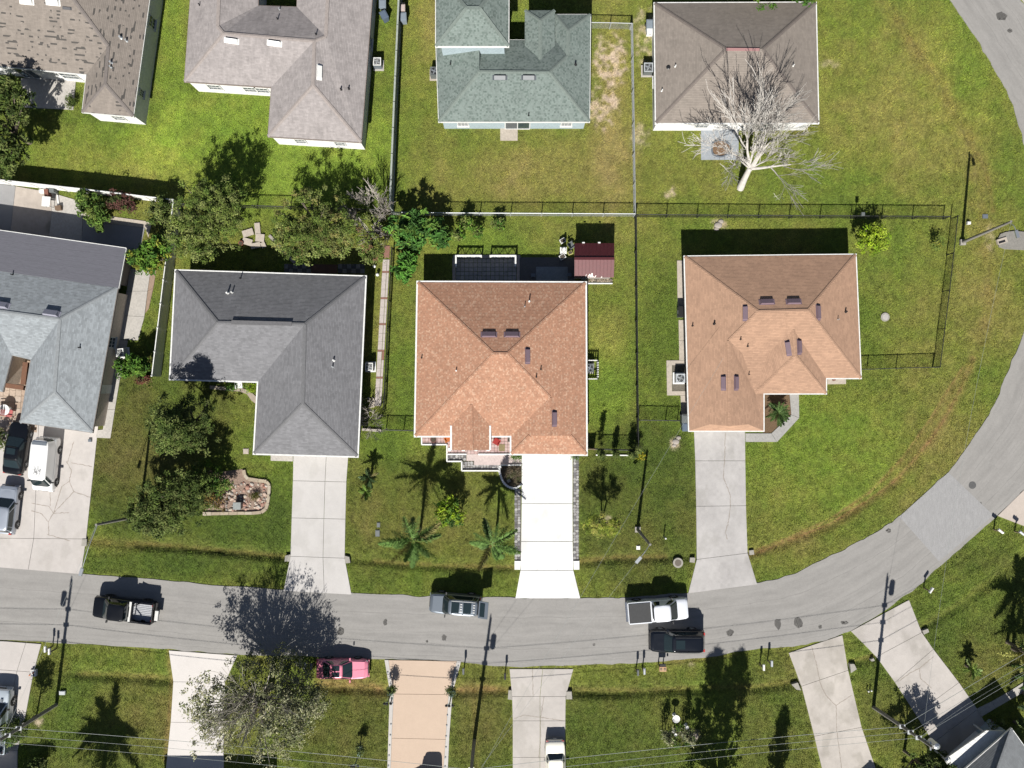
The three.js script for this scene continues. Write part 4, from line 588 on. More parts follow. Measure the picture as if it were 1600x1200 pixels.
// houses just below the frame: only their shadows reach the picture
const plainRoof = shingles(A(150, 144, 138, 2.3), { spread: 0.1, seed: 41 });
const hip = (key, label, x0, y0, x1, y1) => house(key, 'shingled_house', label, { e: 2.7, roofMat: plainRoof, v: { NW: [x0, y0], NE: [x1, y0], SE: [x1, y1], SW: [x0, y1], r0: [(x0 + x1) / 2, y0 + (x1 - x0) * 0.47, 2.7 + (x1 - x0) / 2 / S * 0.4], r1: [(x0 + x1) / 2, y1 - (x1 - x0) * 0.47, 2.7 + (x1 - x0) / 2 / S * 0.4] }, faces: ['NW NE r0', 'NE SE r1 r0', 'SE SW r1', 'SW NW r0 r1'], caps: ['NW r0', 'NE r0'], loop: 'NE SE SW NW', gutter: 0.08 });
hip('J', 'house below the lower left corner whose shadow falls on the pale driveway', -130, 1236, 36, 1470);
hip('K', 'house below the frame under the big olive tree', 230, 1254, 410, 1480);
const gable = (key, label, x0, y0, x1, y1, rh) => house(key, 'shingled_house', label, { e: 2.7, roofMat: plainRoof, v: { NW: [x0, y0], NE: [x1, y0], SE: [x1, y1], SW: [x0, y1], r0: [(x0 + x1) / 2, y0, rh], r1: [(x0 + x1) / 2, y1, rh] }, faces: ['NW SW r1 r0', 'SE NE r0 r1', 'NW NE r0', 'SE SW r1'], caps: ['r0 r1'], loop: 'NE SE SW NW', gutter: 0.08 });
gable('L', 'gable roofed house below the frame at the tan driveway', 545, 1316, 731, 1520, 4.6);
gable('N', 'gable roofed house below the frame at the cream sedan', 770, 1318, 930, 1520, 4.5);
gable('O', 'gable roofed house below the frame right of the cracked driveway', 1322, 1308, 1448, 1520, 4.6);
// ---------------------------------------------------------------- trees and shrubs
const FANM = std({ color: A(226, 218, 202, 1.9), roughness: 0.95, map: grainMap });
const leafMat = phys({ vertexColors: true, roughness: 0.75, specularIntensity: 0.4, transmission: 0.06, thickness: 0 });
// leaves: blobs = [x, y, z, rx, ry, rz] round the origin; clumps of leaves with gaps between them
function leaves(blobs, o) {
  const m = mb(), ctr = [];
  for (const [bx, by, bz, rx, ry, rz] of blobs) {
    const nc = o.clumps ? Math.round(o.clumps / blobs.length) : Math.max(8, Math.round(rx * rz * 7));
    for (let i = 0; i < nc; i++) {
      const u = rr(-0.75, 1), a = rnd() * 6.2832, s = Math.sqrt(1 - u * u * 0.98), r = Math.pow(rnd(), 0.4) * rr(0.8, 1.12); const c = V3(bx + Math.cos(a) * s * r * rx, by + u * r * ry, bz + Math.sin(a) * s * r * rz); ctr.push(c);
      const cr = (o.clump ?? 0.4) * rr(0.65, 1.3), tone = rr(0.6, 1.34), base = o.colors[(rnd() * o.colors.length) | 0], nl = Math.round((o.per ?? 34) * rr(0.7, 1.3));
      for (let k = 0; k < nl; k++) {
        const d = V3(gauss(), gauss() * 0.7, gauss()).multiplyScalar(cr * 0.75), q = c.clone().add(d), n = V3(gauss() * 0.8 + d.x / cr * 0.5, 0.75 + gauss() * 0.5, gauss() * 0.8 + d.z / cr * 0.5).normalize(), t = V3(gauss(), gauss() * 0.4 - (o.droop ?? 0.2), gauss()).cross(n).cross(n).normalize(), b = n.clone().cross(t), l = (o.leaf ?? 0.13) * rr(0.7, 1.35), w = l * (o.slim ?? 0.42), tn = tone * rr(0.8, 1.2), col = [base[0] * tn * rr(0.92, 1.08), base[1] * tn, base[2] * tn];
        const a0 = q.clone().addScaledVector(t, -l), a1 = q.clone().addScaledVector(t, l).addScaledVector(n, -l * 0.25), e0 = q.clone().addScaledVector(b, w).addScaledVector(n, w * 0.3), e1 = q.clone().addScaledVector(b, -w).addScaledVector(n, w * 0.3);
        m.tri(a0, e0, a1, [0, 0], [1, 0.5], [0, 1], col); m.tri(a0, a1, e1, [0, 0], [0, 1], [1, 0.5], col);
      }
    }
  }
  return { m, ctr };
}
// crown [px, py, height] in the picture; the trunk stands under it (or at o.foot)
function leafTree(name, label, cat, at, blobs, o = {}) {
  const c = P(at[0], at[1], at[2]), foot = o.foot ? P(o.foot[0], o.foot[1]) : V3(c.x, 0, c.z), y0 = groundY(foot.x, foot.z); foot.y = y0;
  const g = thing(name, label, cat, foot, 0, o.group); seed(o.seed ?? Math.round(at[0] * 3 + at[1]));
  const rel = blobs.map((b) => [b[0] + c.x - foot.x, b[1] + c.y - y0, b[2] + c.z - foot.z, b[3], b[4], b[5]]), { m, ctr } = leaves(rel, o);
  const tr = mb(), th = o.trunk ?? at[2] * 0.45, r = o.r ?? 0.16, stems = o.stems ?? 1, top = [];
  for (let s = 0; s < stems; s++) { const a = s / stems * 6.28, k = stems > 1 ? 0.25 : 0, A0 = V3(Math.cos(a) * k * 0.4, -0.1, Math.sin(a) * k * 0.4), B0 = V3((c.x - foot.x) * 0.4 + Math.cos(a) * k + gauss() * 0.1, th, (c.z - foot.z) * 0.4 + Math.sin(a) * k + gauss() * 0.1), mid = A0.clone().lerp(B0, 0.5).add(V3(gauss() * 0.1, 0, gauss() * 0.1)); tr.tube(A0, mid, r * 1.25, r, 9).tube(mid, B0, r, r * 0.8, 9); top.push(B0); }
  tr.to('trunk', o.bark || M.bark, g); const lim = mb(), nl = Math.min(ctr.length, o.limbs ?? 26);
  for (let i = 0; i < nl; i++) { const t = top[i % top.length], e = ctr[(i * 7 + 3) % ctr.length], mid = t.clone().lerp(e, 0.5).add(V3(gauss() * 0.2, gauss() * 0.2 + 0.1, gauss() * 0.2)); lim.tube(t, mid, r * 0.5, r * 0.28, 6).tube(mid, e, r * 0.28, 0.015, 5); }
  if (nl) lim.to('branches', o.twig || o.bark || M.bark, g);
  if (o.fan) { const tw = mb(), fm = mb(); for (let i = 0; i < o.fan; i++) { const up = ctr.filter((q) => q.y > c.y - y0 && Math.hypot(q.x - c.x + foot.x, q.z - c.z + foot.z) < 3.6), e = up[(i * 17 + 5) % up.length], d = e.clone().sub(top[0]); d.y = Math.abs(d.y) * 0.7 + 2.0; branchy(fm, top[0].clone(), d, d.length() * 0.68, r * 0.5, 2, tw, 1.2); } fm.to('limb', FANM, g); tag(tw.to('twigs', FANM, g), null, null, null, 'stuff'); }
  if (m.p.length) m.to('crown', leafMat, g); return g;
}
const OLIVE = [A(120, 136, 64, 1.65), A(106, 126, 54, 1.65), A(138, 148, 84, 1.65), A(96, 118, 50, 1.65)], GREEN = [A(84, 122, 40, 1.6), A(66, 104, 34, 1.6), A(104, 138, 46, 1.6)], DARK = [A(92, 110, 48, 1.6), A(74, 94, 38, 1.6), A(118, 130, 70, 1.6)], LIME = [A(150, 176, 40, 1.6), A(132, 164, 36, 1.6), A(164, 184, 60, 1.6)], GREYG = [A(146, 148, 108, 1.5), A(122, 128, 88, 1.5), A(168, 168, 132, 1.5)];
leafTree('tree', 'round olive green tree behind the left corner of the dark grey roof', 'tree', [324, 343, 4.2], [[0, 0, 0, 3.4, 2.1, 3.5], [-1.2, 0.3, 1.3, 2.4, 1.6, 2.2], [1.2, 0.5, -1.2, 2.4, 1.6, 2.2]], { colors: OLIVE, clumps: 460, per: 46, leaf: 0.085, r: 0.2 });
leafTree('tree', 'wide olive green tree behind the middle of the dark grey roof', 'tree', [490, 350, 4.1], [[0, 0, 0, 3.4, 2.0, 3.5], [1.6, 0, 0.8, 2.1, 1.4, 2.5], [-1.5, 0.2, 1.4, 2.2, 1.4, 2.0]], { colors: [...OLIVE, A(150, 146, 84, 1.7)], clumps: 400, per: 44, leaf: 0.085, r: 0.2, seed: 51 });
leafTree('tree', 'thin tree with bare twigs by the top end of the side path', 'tree', [577, 366, 2.6], [[0, 0, 0, 1.7, 1.2, 2.2], [0.3, 0, 1.6, 1.2, 0.9, 1.1]], { colors: [...OLIVE, A(140, 110, 80, 1.7)], clumps: 70, per: 26, leaf: 0.09, r: 0.12, bark: M.paleBark, limbs: 60 });
leafTree('tree', 'dark leafy tree in front of the grey roof, upper of the two at the lamp', 'tree', [283, 664, 5.0], [[0, 0, 0, 2.9, 2.2, 2.8], [-0.4, 1.2, 0.3, 1.9, 1.5, 2.0], [0.4, -0.8, 0.2, 2.6, 1.4, 2.6], [0.4, 2.6, 0, 0.9, 1.3, 0.9]], { colors: DARK, limbs: 14, clumps: 420, per: 40, leaf: 0.1, r: 0.2 });
leafTree('tree', 'broad dark leafy tree left of the rock garden', 'tree', [264, 789, 3.4], [[0, 0, 0, 3.4, 1.8, 2.8], [-1.3, 0.2, 0.9, 2.4, 1.3, 2.0], [1.7, 0.1, -1.3, 2.2, 1.3, 2.0]], { colors: DARK, limbs: 14, clumps: 460, per: 38, leaf: 0.1, r: 0.18 });
leafTree('shrub', 'bushy green shrub at the left end of the rock garden', 'shrub', [322, 742, 1.4], [[0, 0, 0, 1.8, 1.0, 1.6], [1.0, -0.2, 0.9, 1.3, 0.7, 0.9]], { colors: [...OLIVE, ...GREEN], clumps: 90, per: 30, leaf: 0.1, r: 0.06, stems: 4, trunk: 0.7 });
leafTree('shrub', 'reddish tinged low shrub beside the stones of the rock garden', 'shrub', [334, 783, 0.7], [[0, 0, 0, 1.2, 0.6, 1.0]], { colors: [A(150, 120, 60, 1.7), A(96, 112, 44, 1.7), A(120, 104, 56, 1.7)], clumps: 40, per: 26, leaf: 0.09, r: 0.04, stems: 4, trunk: 0.4 });
leafTree('shrub', 'bright green rounded shrub tree at the corner of the dark rear roof', 'shrub', [233, 397, 2.6], [[0, 0, 0, 1.7, 1.2, 1.6], [0.7, 0.1, -0.5, 1.3, 1.0, 1.2], [-0.6, 0, 0.7, 1.2, 0.9, 1.1]], { colors: [...GREEN, A(150, 156, 60, 1.7)], clumps: 110, per: 26, leaf: 0.17, r: 0.1, stems: 3 });
leafTree('shrub', 'leafy green shrub spilling over the patio by the white fence', 'shrub', [146, 325, 1.6], [[0, 0, 0, 1.4, 1.0, 1.3], [-0.8, -0.1, -0.9, 1.0, 0.8, 0.8], [0.4, -0.3, 1.1, 1.0, 0.7, 0.8]], { colors: [A(104, 134, 56, 1.7), A(84, 112, 44, 1.7), A(130, 150, 70, 1.7)], clumps: 90, per: 24, leaf: 0.15, r: 0.07, stems: 4, trunk: 0.6 });
leafTree('shrub', 'purple leaved shrub along the white fence', 'shrub', [188, 313, 1.4], [[0, 0, 0, 1.3, 0.8, 0.8], [0.5, -0.2, 0.3, 0.9, 0.6, 0.6]], { colors: [A(92, 60, 54, 1.7), A(84, 96, 48, 1.7), A(110, 76, 66, 1.7)], clumps: 50, per: 24, leaf: 0.12, r: 0.06, stems: 4, trunk: 0.6 });
leafTree('shrub', 'dark green shrub in the corner where the white fences meet', 'shrub', [252, 332, 1.8], [[0, 0, 0, 1.1, 1.1, 1.5]], { colors: DARK, clumps: 60, per: 26, leaf: 0.12, r: 0.06, stems: 3, trunk: 0.7 });
leafTree('shrub', 'green shrub below the air conditioner of the blue grey roofed house', 'shrub', [205, 573, 1.5], [[0, 0, 0, 1.5, 0.9, 0.9], [0.8, 0.4, -0.1, 0.8, 0.9, 0.8]], { colors: GREEN, clumps: 80, per: 24, leaf: 0.15, r: 0.06, stems: 4, trunk: 0.6 });
leafTree('shrub', 'low red leaved plant at the lower end of the white side fence', 'shrub', [224, 594, 0.4], [[0, 0, 0, 0.7, 0.35, 0.4]], { colors: [A(120, 70, 60, 1.7), A(110, 96, 60, 1.7)], clumps: 16, per: 18, leaf: 0.11, r: 0.03, stems: 4, trunk: 0.2 });
leafTree('tree', 'dark dense tree cut off by the left edge near the top', 'tree', [-4, 196, 4.4], [[0, 0, 0, 2.8, 2.2, 4.2], [1.2, 0.2, -2.4, 1.6, 1.6, 1.6], [0.6, 0.2, 2.6, 1.8, 1.5, 1.8], [-1.4, 0.8, 0, 2.2, 1.7, 3]], { colors: DARK, clumps: 360, per: 38, leaf: 0.12, r: 0.24 });
leafTree('tree', 'big grey green thinly leaved tree overhanging the white driveway at the bottom', 'tree', [385, 1118, 6.0], [[0, 0, 0, 5.2, 2.6, 4.6], [-2.6, -0.3, -0.6, 3.0, 1.8, 2.8], [2.8, -0.3, 1, 2.8, 1.9, 3.0], [1.4, -3.2, -1.6, 3.6, 1.3, 3.2], [3.8, -2.6, -0.2, 2.4, 1.3, 2.4]], { colors: GREYG, clumps: 560, per: 26, leaf: 0.11, clump: 0.6, r: 0.26, bark: M.paleBark, limbs: 40, fan: 12, foot: [424, 1072] });
leafTree('tree', 'tree at the top edge reaching over the taupe roof', 'tree', [1208, -44, 5.2], [[0, 0, 0, 4.6, 2.2, 2.9], [2.6, 0, 0.6, 2.6, 1.4, 2.0], [-2.6, -0.2, 0.4, 2.0, 1.3, 1.8]], { colors: GREEN, clumps: 240, per: 30, leaf: 0.14, r: 0.24 });
leafTree('shrub', 'bright yellow green round shrub in the black fenced corner yard', 'shrub', [1364, 374, 1.8], [[0, 0, 0, 1.45, 1.1, 1.4]], { colors: LIME, clumps: 70, per: 30, leaf: 0.11, r: 0.09, trunk: 0.8 });
leafTree('shrub', 'small sparse shrub against the right side of the black corner fence', 'shrub', [1467, 379, 0.8], [[0, 0, 0, 0.5, 0.6, 0.6]], { colors: [A(150, 152, 60, 1.7), ...OLIVE], clumps: 14, per: 22, leaf: 0.09, r: 0.03, trunk: 0.4 });
leafTree('shrub', 'yellow green shrub between the two palms of the front lawn', 'shrub', [702, 801, 1.9], [[0, 0, 0, 1.35, 1.2, 1.35]], { colors: [...LIME, ...GREEN], clumps: 75, per: 26, leaf: 0.12, r: 0.08, stems: 3, trunk: 0.9 });
leafTree('tree', 'wispy yellowish sapling right of the white driveway', 'tree', [944, 822, 3.2], [[0, 0, 0, 1.7, 1.5, 1.2], [-0.9, -0.2, 0, 1.0, 1.0, 0.8], [0.9, -0.3, 0.1, 0.9, 1.0, 0.8]], { colors: [A(164, 176, 70, 1.5), A(130, 150, 60, 1.5), A(184, 182, 98, 1.5)], clumps: 110, per: 34, leaf: 0.09, slim: 0.22, droop: 0.9, r: 0.07, stems: 2, trunk: 1.6, foot: [940, 811] });
for (const [x, y, h, w, l] of [[627, 355, 2.6, 1.1, 'big leaved plant at the back fence nearest the side path'], [654, 350, 2.6, 1.2, 'big leaved plant second from the side path at the back fence'], [684, 362, 2.2, 1.1, 'broad leaved banana like plant third along the back fence'], [642, 372, 2.0, 1.1, 'big leaved plant in the second row below the back fence']])
  leafTree('shrub', l, 'shrub', [x, y, h], [[0, 0, 0, w, 1.2, w], [0.3, -0.8, 0.2, w * 0.8, 0.8, w * 0.8]], { colors: [A(86, 130, 56, 1.6), A(70, 112, 46, 1.6), A(110, 146, 60, 1.6)], clumps: 46, per: 12, leaf: 0.26, slim: 0.36, r: 0.05, stems: 4, trunk: 1.2 });
leafTree('shrub', 'large green shrub left of the tiled terrace', 'shrub', [630, 421, 1.7], [[0, 0, 0, 1.0, 1.1, 1.0], [0.4, 0.2, -0.7, 0.8, 0.9, 0.7]], { colors: [A(90, 140, 50, 1.6), A(74, 118, 44, 1.6)], clumps: 50, per: 16, leaf: 0.2, r: 0.05, stems: 4, trunk: 0.8 });
for (const [x, y, h, l] of [[716, 366, 1.6, 'slim dark shrub by the back fence above the left trellis'], [745, 360, 1.0, 'small yellowish shrub by the back fence above the right trellis'], [778, 350, 1.0, 'small shrub against the back fence right of the trellises'], [729, 348, 1.4, 'dark shrub touching the galvanised back fence']])
  leafTree('shrub', l, 'shrub', [x, y, h], [[0, 0, 0, 0.5, h * 0.6, 0.5]], { colors: [...GREEN, ...OLIVE], clumps: 20, per: 18, leaf: 0.13, r: 0.04, stems: 3, trunk: h * 0.5 });
leafTree('shrub', 'small round shrub beside the entry of the dark grey house', 'shrub', [364, 604, 0.6], [[0, 0, 0, 0.6, 0.5, 0.4]], { colors: GREEN, clumps: 14, per: 26, leaf: 0.08, r: 0.03, trunk: 0.3 });
leafTree('shrub', 'bright green shrub under the inner eave of the dark grey roof', 'shrub', [395, 605, 0.6], [[0, 0, 0, 0.7, 0.5, 0.4]], { colors: LIME.concat(GREEN), clumps: 14, per: 26, leaf: 0.08, r: 0.03, trunk: 0.3 });
leafTree('shrub', 'clipped green bush beside the garage corner by the white driveway', 'shrub', [807, 713, 0.5], [[0, 0, 0, 0.5, 0.4, 0.28]], { colors: GREEN, clumps: 14, per: 26, leaf: 0.06, r: 0.03, trunk: 0.3 });
leafTree('shrub', 'tiny green bush at the right garage corner by the white driveway', 'shrub', [901, 714, 0.4], [[0, 0, 0, 0.4, 0.3, 0.2]], { colors: GREEN, clumps: 8, per: 22, leaf: 0.06, r: 0.03, trunk: 0.2 });
leafTree('shrub', 'dry dark plants filling the scalloped round bed by the white driveway', 'shrub', [800, 744, 0.5], [[0, 0, 0, 0.9, 0.4, 0.9]], { colors: [A(110, 100, 74, 1.7), A(86, 96, 52, 1.7), A(140, 128, 104, 1.7)], clumps: 30, per: 22, leaf: 0.08, slim: 0.2, r: 0.03, stems: 5, trunk: 0.2 });
leafTree('shrub', 'yellow flowering shrub at the lower end of the long black side fence', 'shrub', [1000, 712, 0.4], [[0, 0, 0, 0.55, 0.3, 0.35]], { colors: [A(200, 180, 40, 1.6), A(120, 140, 40, 1.6)], clumps: 14, per: 22, leaf: 0.06, r: 0.02, trunk: 0.2 });
leafTree('shrub', 'thin weedy shrub left beside the white garden ornaments', 'shrub', [1043, 1152, 1.7], [[0, 0, 0, 0.28, 1.5, 0.28]], { colors: GREYG, clumps: 26, per: 16, leaf: 0.09, r: 0.03, stems: 2, trunk: 1.2 });
leafTree('shrub', 'thin weedy shrub right of the white garden ornaments', 'shrub', [1076, 1150, 1.7], [[0, 0, 0, 0.36, 1.6, 0.36]], { colors: GREYG, clumps: 30, per: 16, leaf: 0.09, r: 0.03, stems: 2, trunk: 1.2 });
leafTree('shrub', 'weedy ground plants below the white garden ornaments', 'shrub', [1064, 1150, 0.3], [[0, 0, 0, 1.4, 0.3, 1.2]], { colors: [...GREEN, A(190, 190, 160, 1.7)], clumps: 30, per: 22, leaf: 0.08, r: 0.02, stems: 4, trunk: 0.15 });
leafTree('tree', 'dark tree below the leaning wire pole at the lower right', 'tree', [1446, 1204, 3.6], [[0, 0, 0, 2.3, 1.6, 1.9], [1.3, 0, 0.4, 1.5, 1.2, 1.3]], { colors: DARK, clumps: 150, per: 34, leaf: 0.12, r: 0.14 });
leafTree('shrub', 'dark bush by the garage corner of the blue walled house', 'shrub', [1560, 1136, 1.2], [[0, 0, 0, 0.9, 0.9, 0.9]], { colors: DARK, clumps: 36, per: 28, leaf: 0.09, r: 0.05, stems: 3, trunk: 0.5 });
leafTree('shrub', 'dark bush at the near garage corner of the blue walled house', 'shrub', [1476, 1191, 1.0], [[0, 0, 0, 0.9, 0.8, 0.8]], { colors: DARK, clumps: 36, per: 28, leaf: 0.09, r: 0.05, stems: 3, trunk: 0.5 });
leafTree('shrub', 'small green plants beside the silver truck under the wires', 'shrub', [18, 1150, 0.9], [[0, 0, 0, 0.9, 0.7, 1.0]], { colors: GREEN.concat(DARK), clumps: 26, per: 22, leaf: 0.1, r: 0.03, stems: 4, trunk: 0.4 });
leafTree('shrub', 'dark bush at the bottom edge near the left wire pole', 'shrub', [58, 1196, 1.0], [[0, 0, 0, 1.1, 0.7, 0.6]], { colors: DARK, clumps: 30, per: 24, leaf: 0.1, r: 0.04, stems: 3, trunk: 0.4 });
leafTree('shrub', 'dark bush beside the black sedan at the left edge', 'shrub', [-2, 684, 1.0], [[0, 0, 0, 0.8, 0.8, 0.9]], { colors: DARK, clumps: 30, per: 24, leaf: 0.1, r: 0.04, stems: 3, trunk: 0.4 });
leafTree('shrub', 'dark round potted plant on the corner patio at the top left', 'shrub', [110, 160, 0.6], [[0, 0, 0, 0.45, 0.45, 0.6]], { colors: DARK, clumps: 20, per: 24, leaf: 0.08, r: 0.04, trunk: 0.3 });
// trees and palms standing below the frame, whose shadows lie on the lawns
leafTree('conifer', 'broad dark conifer below the frame casting the long shadow on the lower lawn', 'tree', [1128, 1302, 5], [[0, -1.5, 0, 2.9, 3, 2.4], [0, 1.8, 0, 2.6, 3, 2.2], [-0.4, 4.4, 0, 2.0, 2.2, 1.4], [0.9, 4.6, 0, 1.6, 2.2, 1.2], [-0.9, 6.8, 0, 0.7, 1.5, 0.6], [1.3, 6.8, 0, 0.6, 1.5, 0.5]], { colors: DARK, clumps: 640, per: 28, leaf: 0.13, r: 0.2, foot: [1124, 1252] });
leafTree('conifer', 'slim conifer below the frame casting the narrow shadow left of the cracked driveway', 'tree', [1232, 1262, 3.6], [[0, -1.4, 0, 0.95, 2.0, 0.95], [0, 1.4, 0, 0.6, 2.2, 0.6]], { colors: DARK, clumps: 150, per: 26, leaf: 0.1, r: 0.12, foot: [1210, 1226] });
leafTree('topiary', 'round clipped tree on a thin trunk beside the silver truck', 'tree', [24, 1141, 3.4], [[0, 0, 0, 0.95, 1.25, 0.95]], { colors: DARK, clumps: 80, per: 30, leaf: 0.08, r: 0.07, trunk: 2.4, foot: [57, 1117] });

// ---------------------------------------------------------------- bare trees: every main limb a part
function branchy(m, a, dir, len, r, depth, twig, wild = 1) {
  let p = a.clone(), d = dir.clone().normalize(); const n = 4, kids = [];
  for (let i = 0; i < n; i++) { d.add(V3(gauss() * 0.16 * wild, gauss() * 0.1 + 0.03, gauss() * 0.16 * wild)).normalize(); const q = p.clone().addScaledVector(d, len / n), r0 = r * (1 - 0.17 * i), r1 = r * (1 - 0.17 * (i + 1)); (r0 < 0.022 ? twig : m).tube(p, q, Math.max(r0, 0.018), Math.max(r1, 0.014), r0 > 0.05 ? 7 : 3, null, false); p = q; if (i > 0) kids.push([q.clone(), d.clone(), r1]); }
  if (depth <= 0) return; for (const [q, dd, rk] of kids) { const k = depth > 2 ? 1 + (rnd() < 0.7) : 1 + (rnd() < 0.85); for (let j = 0; j < k; j++) { const s = dd.clone().add(V3(gauss(), gauss() * 0.55 + 0.12, gauss()).multiplyScalar(0.75)); branchy(m, q, s, len * rr(0.42, 0.82), rk * rr(0.5, 0.74), depth - 1, twig, wild); } }
}
{
  const base = P(1157, 294), g = thing('bare_tree', 'large leafless whitish tree in front of the taupe roof', 'tree', base), B = V3(0, -0.1, 0), bark = std({ color: A(242, 236, 228, 1.8), roughness: 0.95, map: grainMap, bumpMap: grainBump, bumpScale: 0.02 }); seed(404);
  const rel = (x, y, h) => P(x, y, h).sub(base), fork = rel(1172, 262, 2.2); mb().tube(B, rel(1163, 280, 1.0), 0.34, 0.27, 12).tube(rel(1163, 280, 1.0), fork, 0.27, 0.22, 12).to('trunk', bark, g);
  const tw = mb(); for (const [x, y, h, r, f] of [[1262, 258, 3.6, 0.15, 0.72], [1226, 246, 3.4, 0.09, 0.6], [1240, 208, 5.2, 0.16, 0.72], [1212, 168, 6.6, 0.16, 0.7], [1186, 196, 6.4, 0.13, 0.7], [1160, 168, 6.2, 0.15, 0.7], [1126, 196, 4.8, 0.14, 0.72], [1136, 224, 3.8, 0.09, 0.6], [1206, 216, 5.4, 0.1, 0.66]]) { const e = rel(x, y, h), m = mb(), st = fork.clone().lerp(B, rr(-0.12, 0.35)), l = e.distanceTo(st); branchy(m, st, e.clone().sub(st), l * f, r, 3, tw, 1.35); m.to('limb', bark, g); }
  tag(tw.to('twigs', bark, g), null, null, null, 'stuff');
}
for (const [x, y, n, l] of [[577, 655, 9, 'leafless grey twiggy shrub at the lower end of the side path'], [566, 640, 5, 'small bare twiggy shrub against the right wall of the dark grey house']]) {
  const b = P(x, y), g = thing('bare_shrub', l, 'shrub', b), tw = mb(); seed(x); for (let i = 0; i < n; i++) { const m = mb(), a = i / n * 6.28; branchy(m, V3(Math.cos(a) * 0.1, -0.05, Math.sin(a) * 0.1), V3(Math.cos(a) * 0.8, rr(0.7, 1.3), Math.sin(a) * 0.8), rr(1.0, 1.6), 0.035, 2, tw); m.to('stem', M.paleBark, g); } tag(tw.to('twigs', M.paleBark, g), null, null, null, 'stuff');
}
{ // bare twigs poking out of the thin tree at the fence corner
  const b = P(590, 345), g = thing('bare_shrub', 'bare grey branches sticking out where the wooden fence ends', 'shrub', b), tw = mb(); seed(77); for (let i = 0; i < 6; i++) { const m = mb(), a = i / 6 * 6.28; branchy(m, V3(0, 0, 0), V3(Math.cos(a), 1.1, Math.sin(a)), 1.9, 0.04, 3, tw); m.to('stem', M.paleBark, g); } tag(tw.to('twigs', M.paleBark, g), null, null, null, 'stuff');
}

// ---------------------------------------------------------------- palms: every frond a part
function frondGeo(L, droop, n, leafL, col) {
  const m = mb(), at = (t) => V3(0, Math.sin(t * 2.2) * L * 0.22 * (1 - droop) - droop * t * t * L * 0.55, t * L * (1 - 0.12 * t * droop));
  for (let i = 0; i < 6; i++) m.tube(at(i / 6), at((i + 1) / 6), 0.035 * (1 - i / 7), 0.035 * (1 - (i + 1) / 7), 5, [col[0] * 1.2, col[1] * 1.1, col[2] * 1.1], false);
  for (let i = 1; i <= n; i++) for (const s of [-1, 1]) {
    const t = 0.14 + 0.86 * i / n, o = at(t), l = leafL * Math.sin(0.35 + t * 2.5) * rr(0.85, 1.1), k = rr(0.75, 1.25), c = col.map((v) => v * k), tip = o.clone().add(V3(s * l * rr(0.5, 0.86), -l * rr(-0.15, 0.6), l * rr(0.35, 0.6))), mid = o.clone().lerp(tip, 0.5).add(V3(0, l * 0.12, 0)), w = V3(0, 0.014, 0.03 + leafL * 0.03);
    m.quad(o.clone().sub(w), o.clone().add(w), mid.clone().add(w), mid.clone().sub(w), [[0, 0], [1, 0], [1, 1], [0, 1]], c); m.tri(mid.clone().sub(w), mid.clone().add(w), tip, [0, 0], [1, 0], [0.5, 1], c);
  }
  return m.geo();
}
function palm(name, label, at, o) { // at: crown [px, py, h]
  const c = P(at[0], at[1], at[2]), foot = o.foot ? P(...o.foot) : V3(c.x, 0, c.z), g = thing(name, label, o.cat || 'palm tree', foot); seed(Math.round(at[0] + at[1]));
  const top = V3(c.x - foot.x, at[2], c.z - foot.z); if (at[2] > 0.5) { const tr = mb(), n = 14; for (let i = 0; i < n; i++) { const a = top.clone().multiplyScalar(i / n), b = top.clone().multiplyScalar((i + 1) / n); a.x *= i / n; a.z *= i / n; b.x *= (i + 1) / n; b.z *= (i + 1) / n; if (!i) a.y = -0.1; tr.tube(a, b, o.r * (i ? 1 : 1.3), o.r * 0.9, 10); } tr.to('trunk', M.bark, g); if (o.shaft) { const q = top.clone(); mb().tube(q.clone().setY(q.y - 0.7), q, o.r * 0.95, o.r * 0.5, 10).to('crown_shaft', std({ color: A(120, 150, 70, 1.8), roughness: 0.6 }), g); } }
  const V = [0, 1, 2].map((k) => frondGeo(o.L * [1, 0.9, 1.08][k], o.droop + [0, 0.12, -0.1][k], o.n ?? 40, o.leafL, o.col.map((v) => v * [1, 0.85, 1.15][k]))), fm = std({ vertexColors: true, roughness: 0.6 });
  for (let i = 0; i < o.fronds; i++) { const f = add('frond', V[i % 3], i > 4 && i % 9 === 5 ? DRY : fm, g); f.position.copy(top); const lift = o.lift ?? 0.35, k = i / o.fronds; f.rotation.set(-(lift + (i % 2 ? 0.4 : -0.2) + gauss() * 0.28), i * 2.399 + gauss() * 0.3, gauss() * 0.2, 'YXZ'); f.scale.set(rr(0.9, 1.1), rr(0.8, 1.2), rr(0.66, 1.12)); }
  return g;
}
const DRY = std({ color: A(150, 142, 84, 1.6), roughness: 0.8 });
const PG = A(104, 138, 66, 1.5), PY = A(170, 170, 90, 1.6);
palm('palm_tree', 'feathery palm on the front lawn, left of the yellow green shrub', [645, 844, 4.4], { L: 2.55, droop: 0.95, leafL: 0.62, fronds: 17, r: 0.13, col: PG, lift: 0.5, foot: [657, 826] });
palm('palm_tree', 'leaning feathery palm beside the left edge of the white driveway', [768, 850, 4.1], { L: 2.3, droop: 1.05, leafL: 0.6, fronds: 13, r: 0.12, col: PG, lift: 0.45, foot: [775, 834] });
palm('cycad', 'dark green rosette palm in the front nook of the plain orange house', [1216, 645, 0.9], { L: 1.25, droop: 0.5, leafL: 0.3, fronds: 22, r: 0.14, n: 22, col: A(90, 120, 60, 1.6), cat: 'plant' });
palm('cycad', 'dark upper cycad of the pair on the lawn left of the front palms', [576, 746, 1.3], { L: 0.95, droop: 0.5, leafL: 0.24, fronds: 18, r: 0.12, n: 18, col: A(70, 96, 50, 1.6), cat: 'plant' });
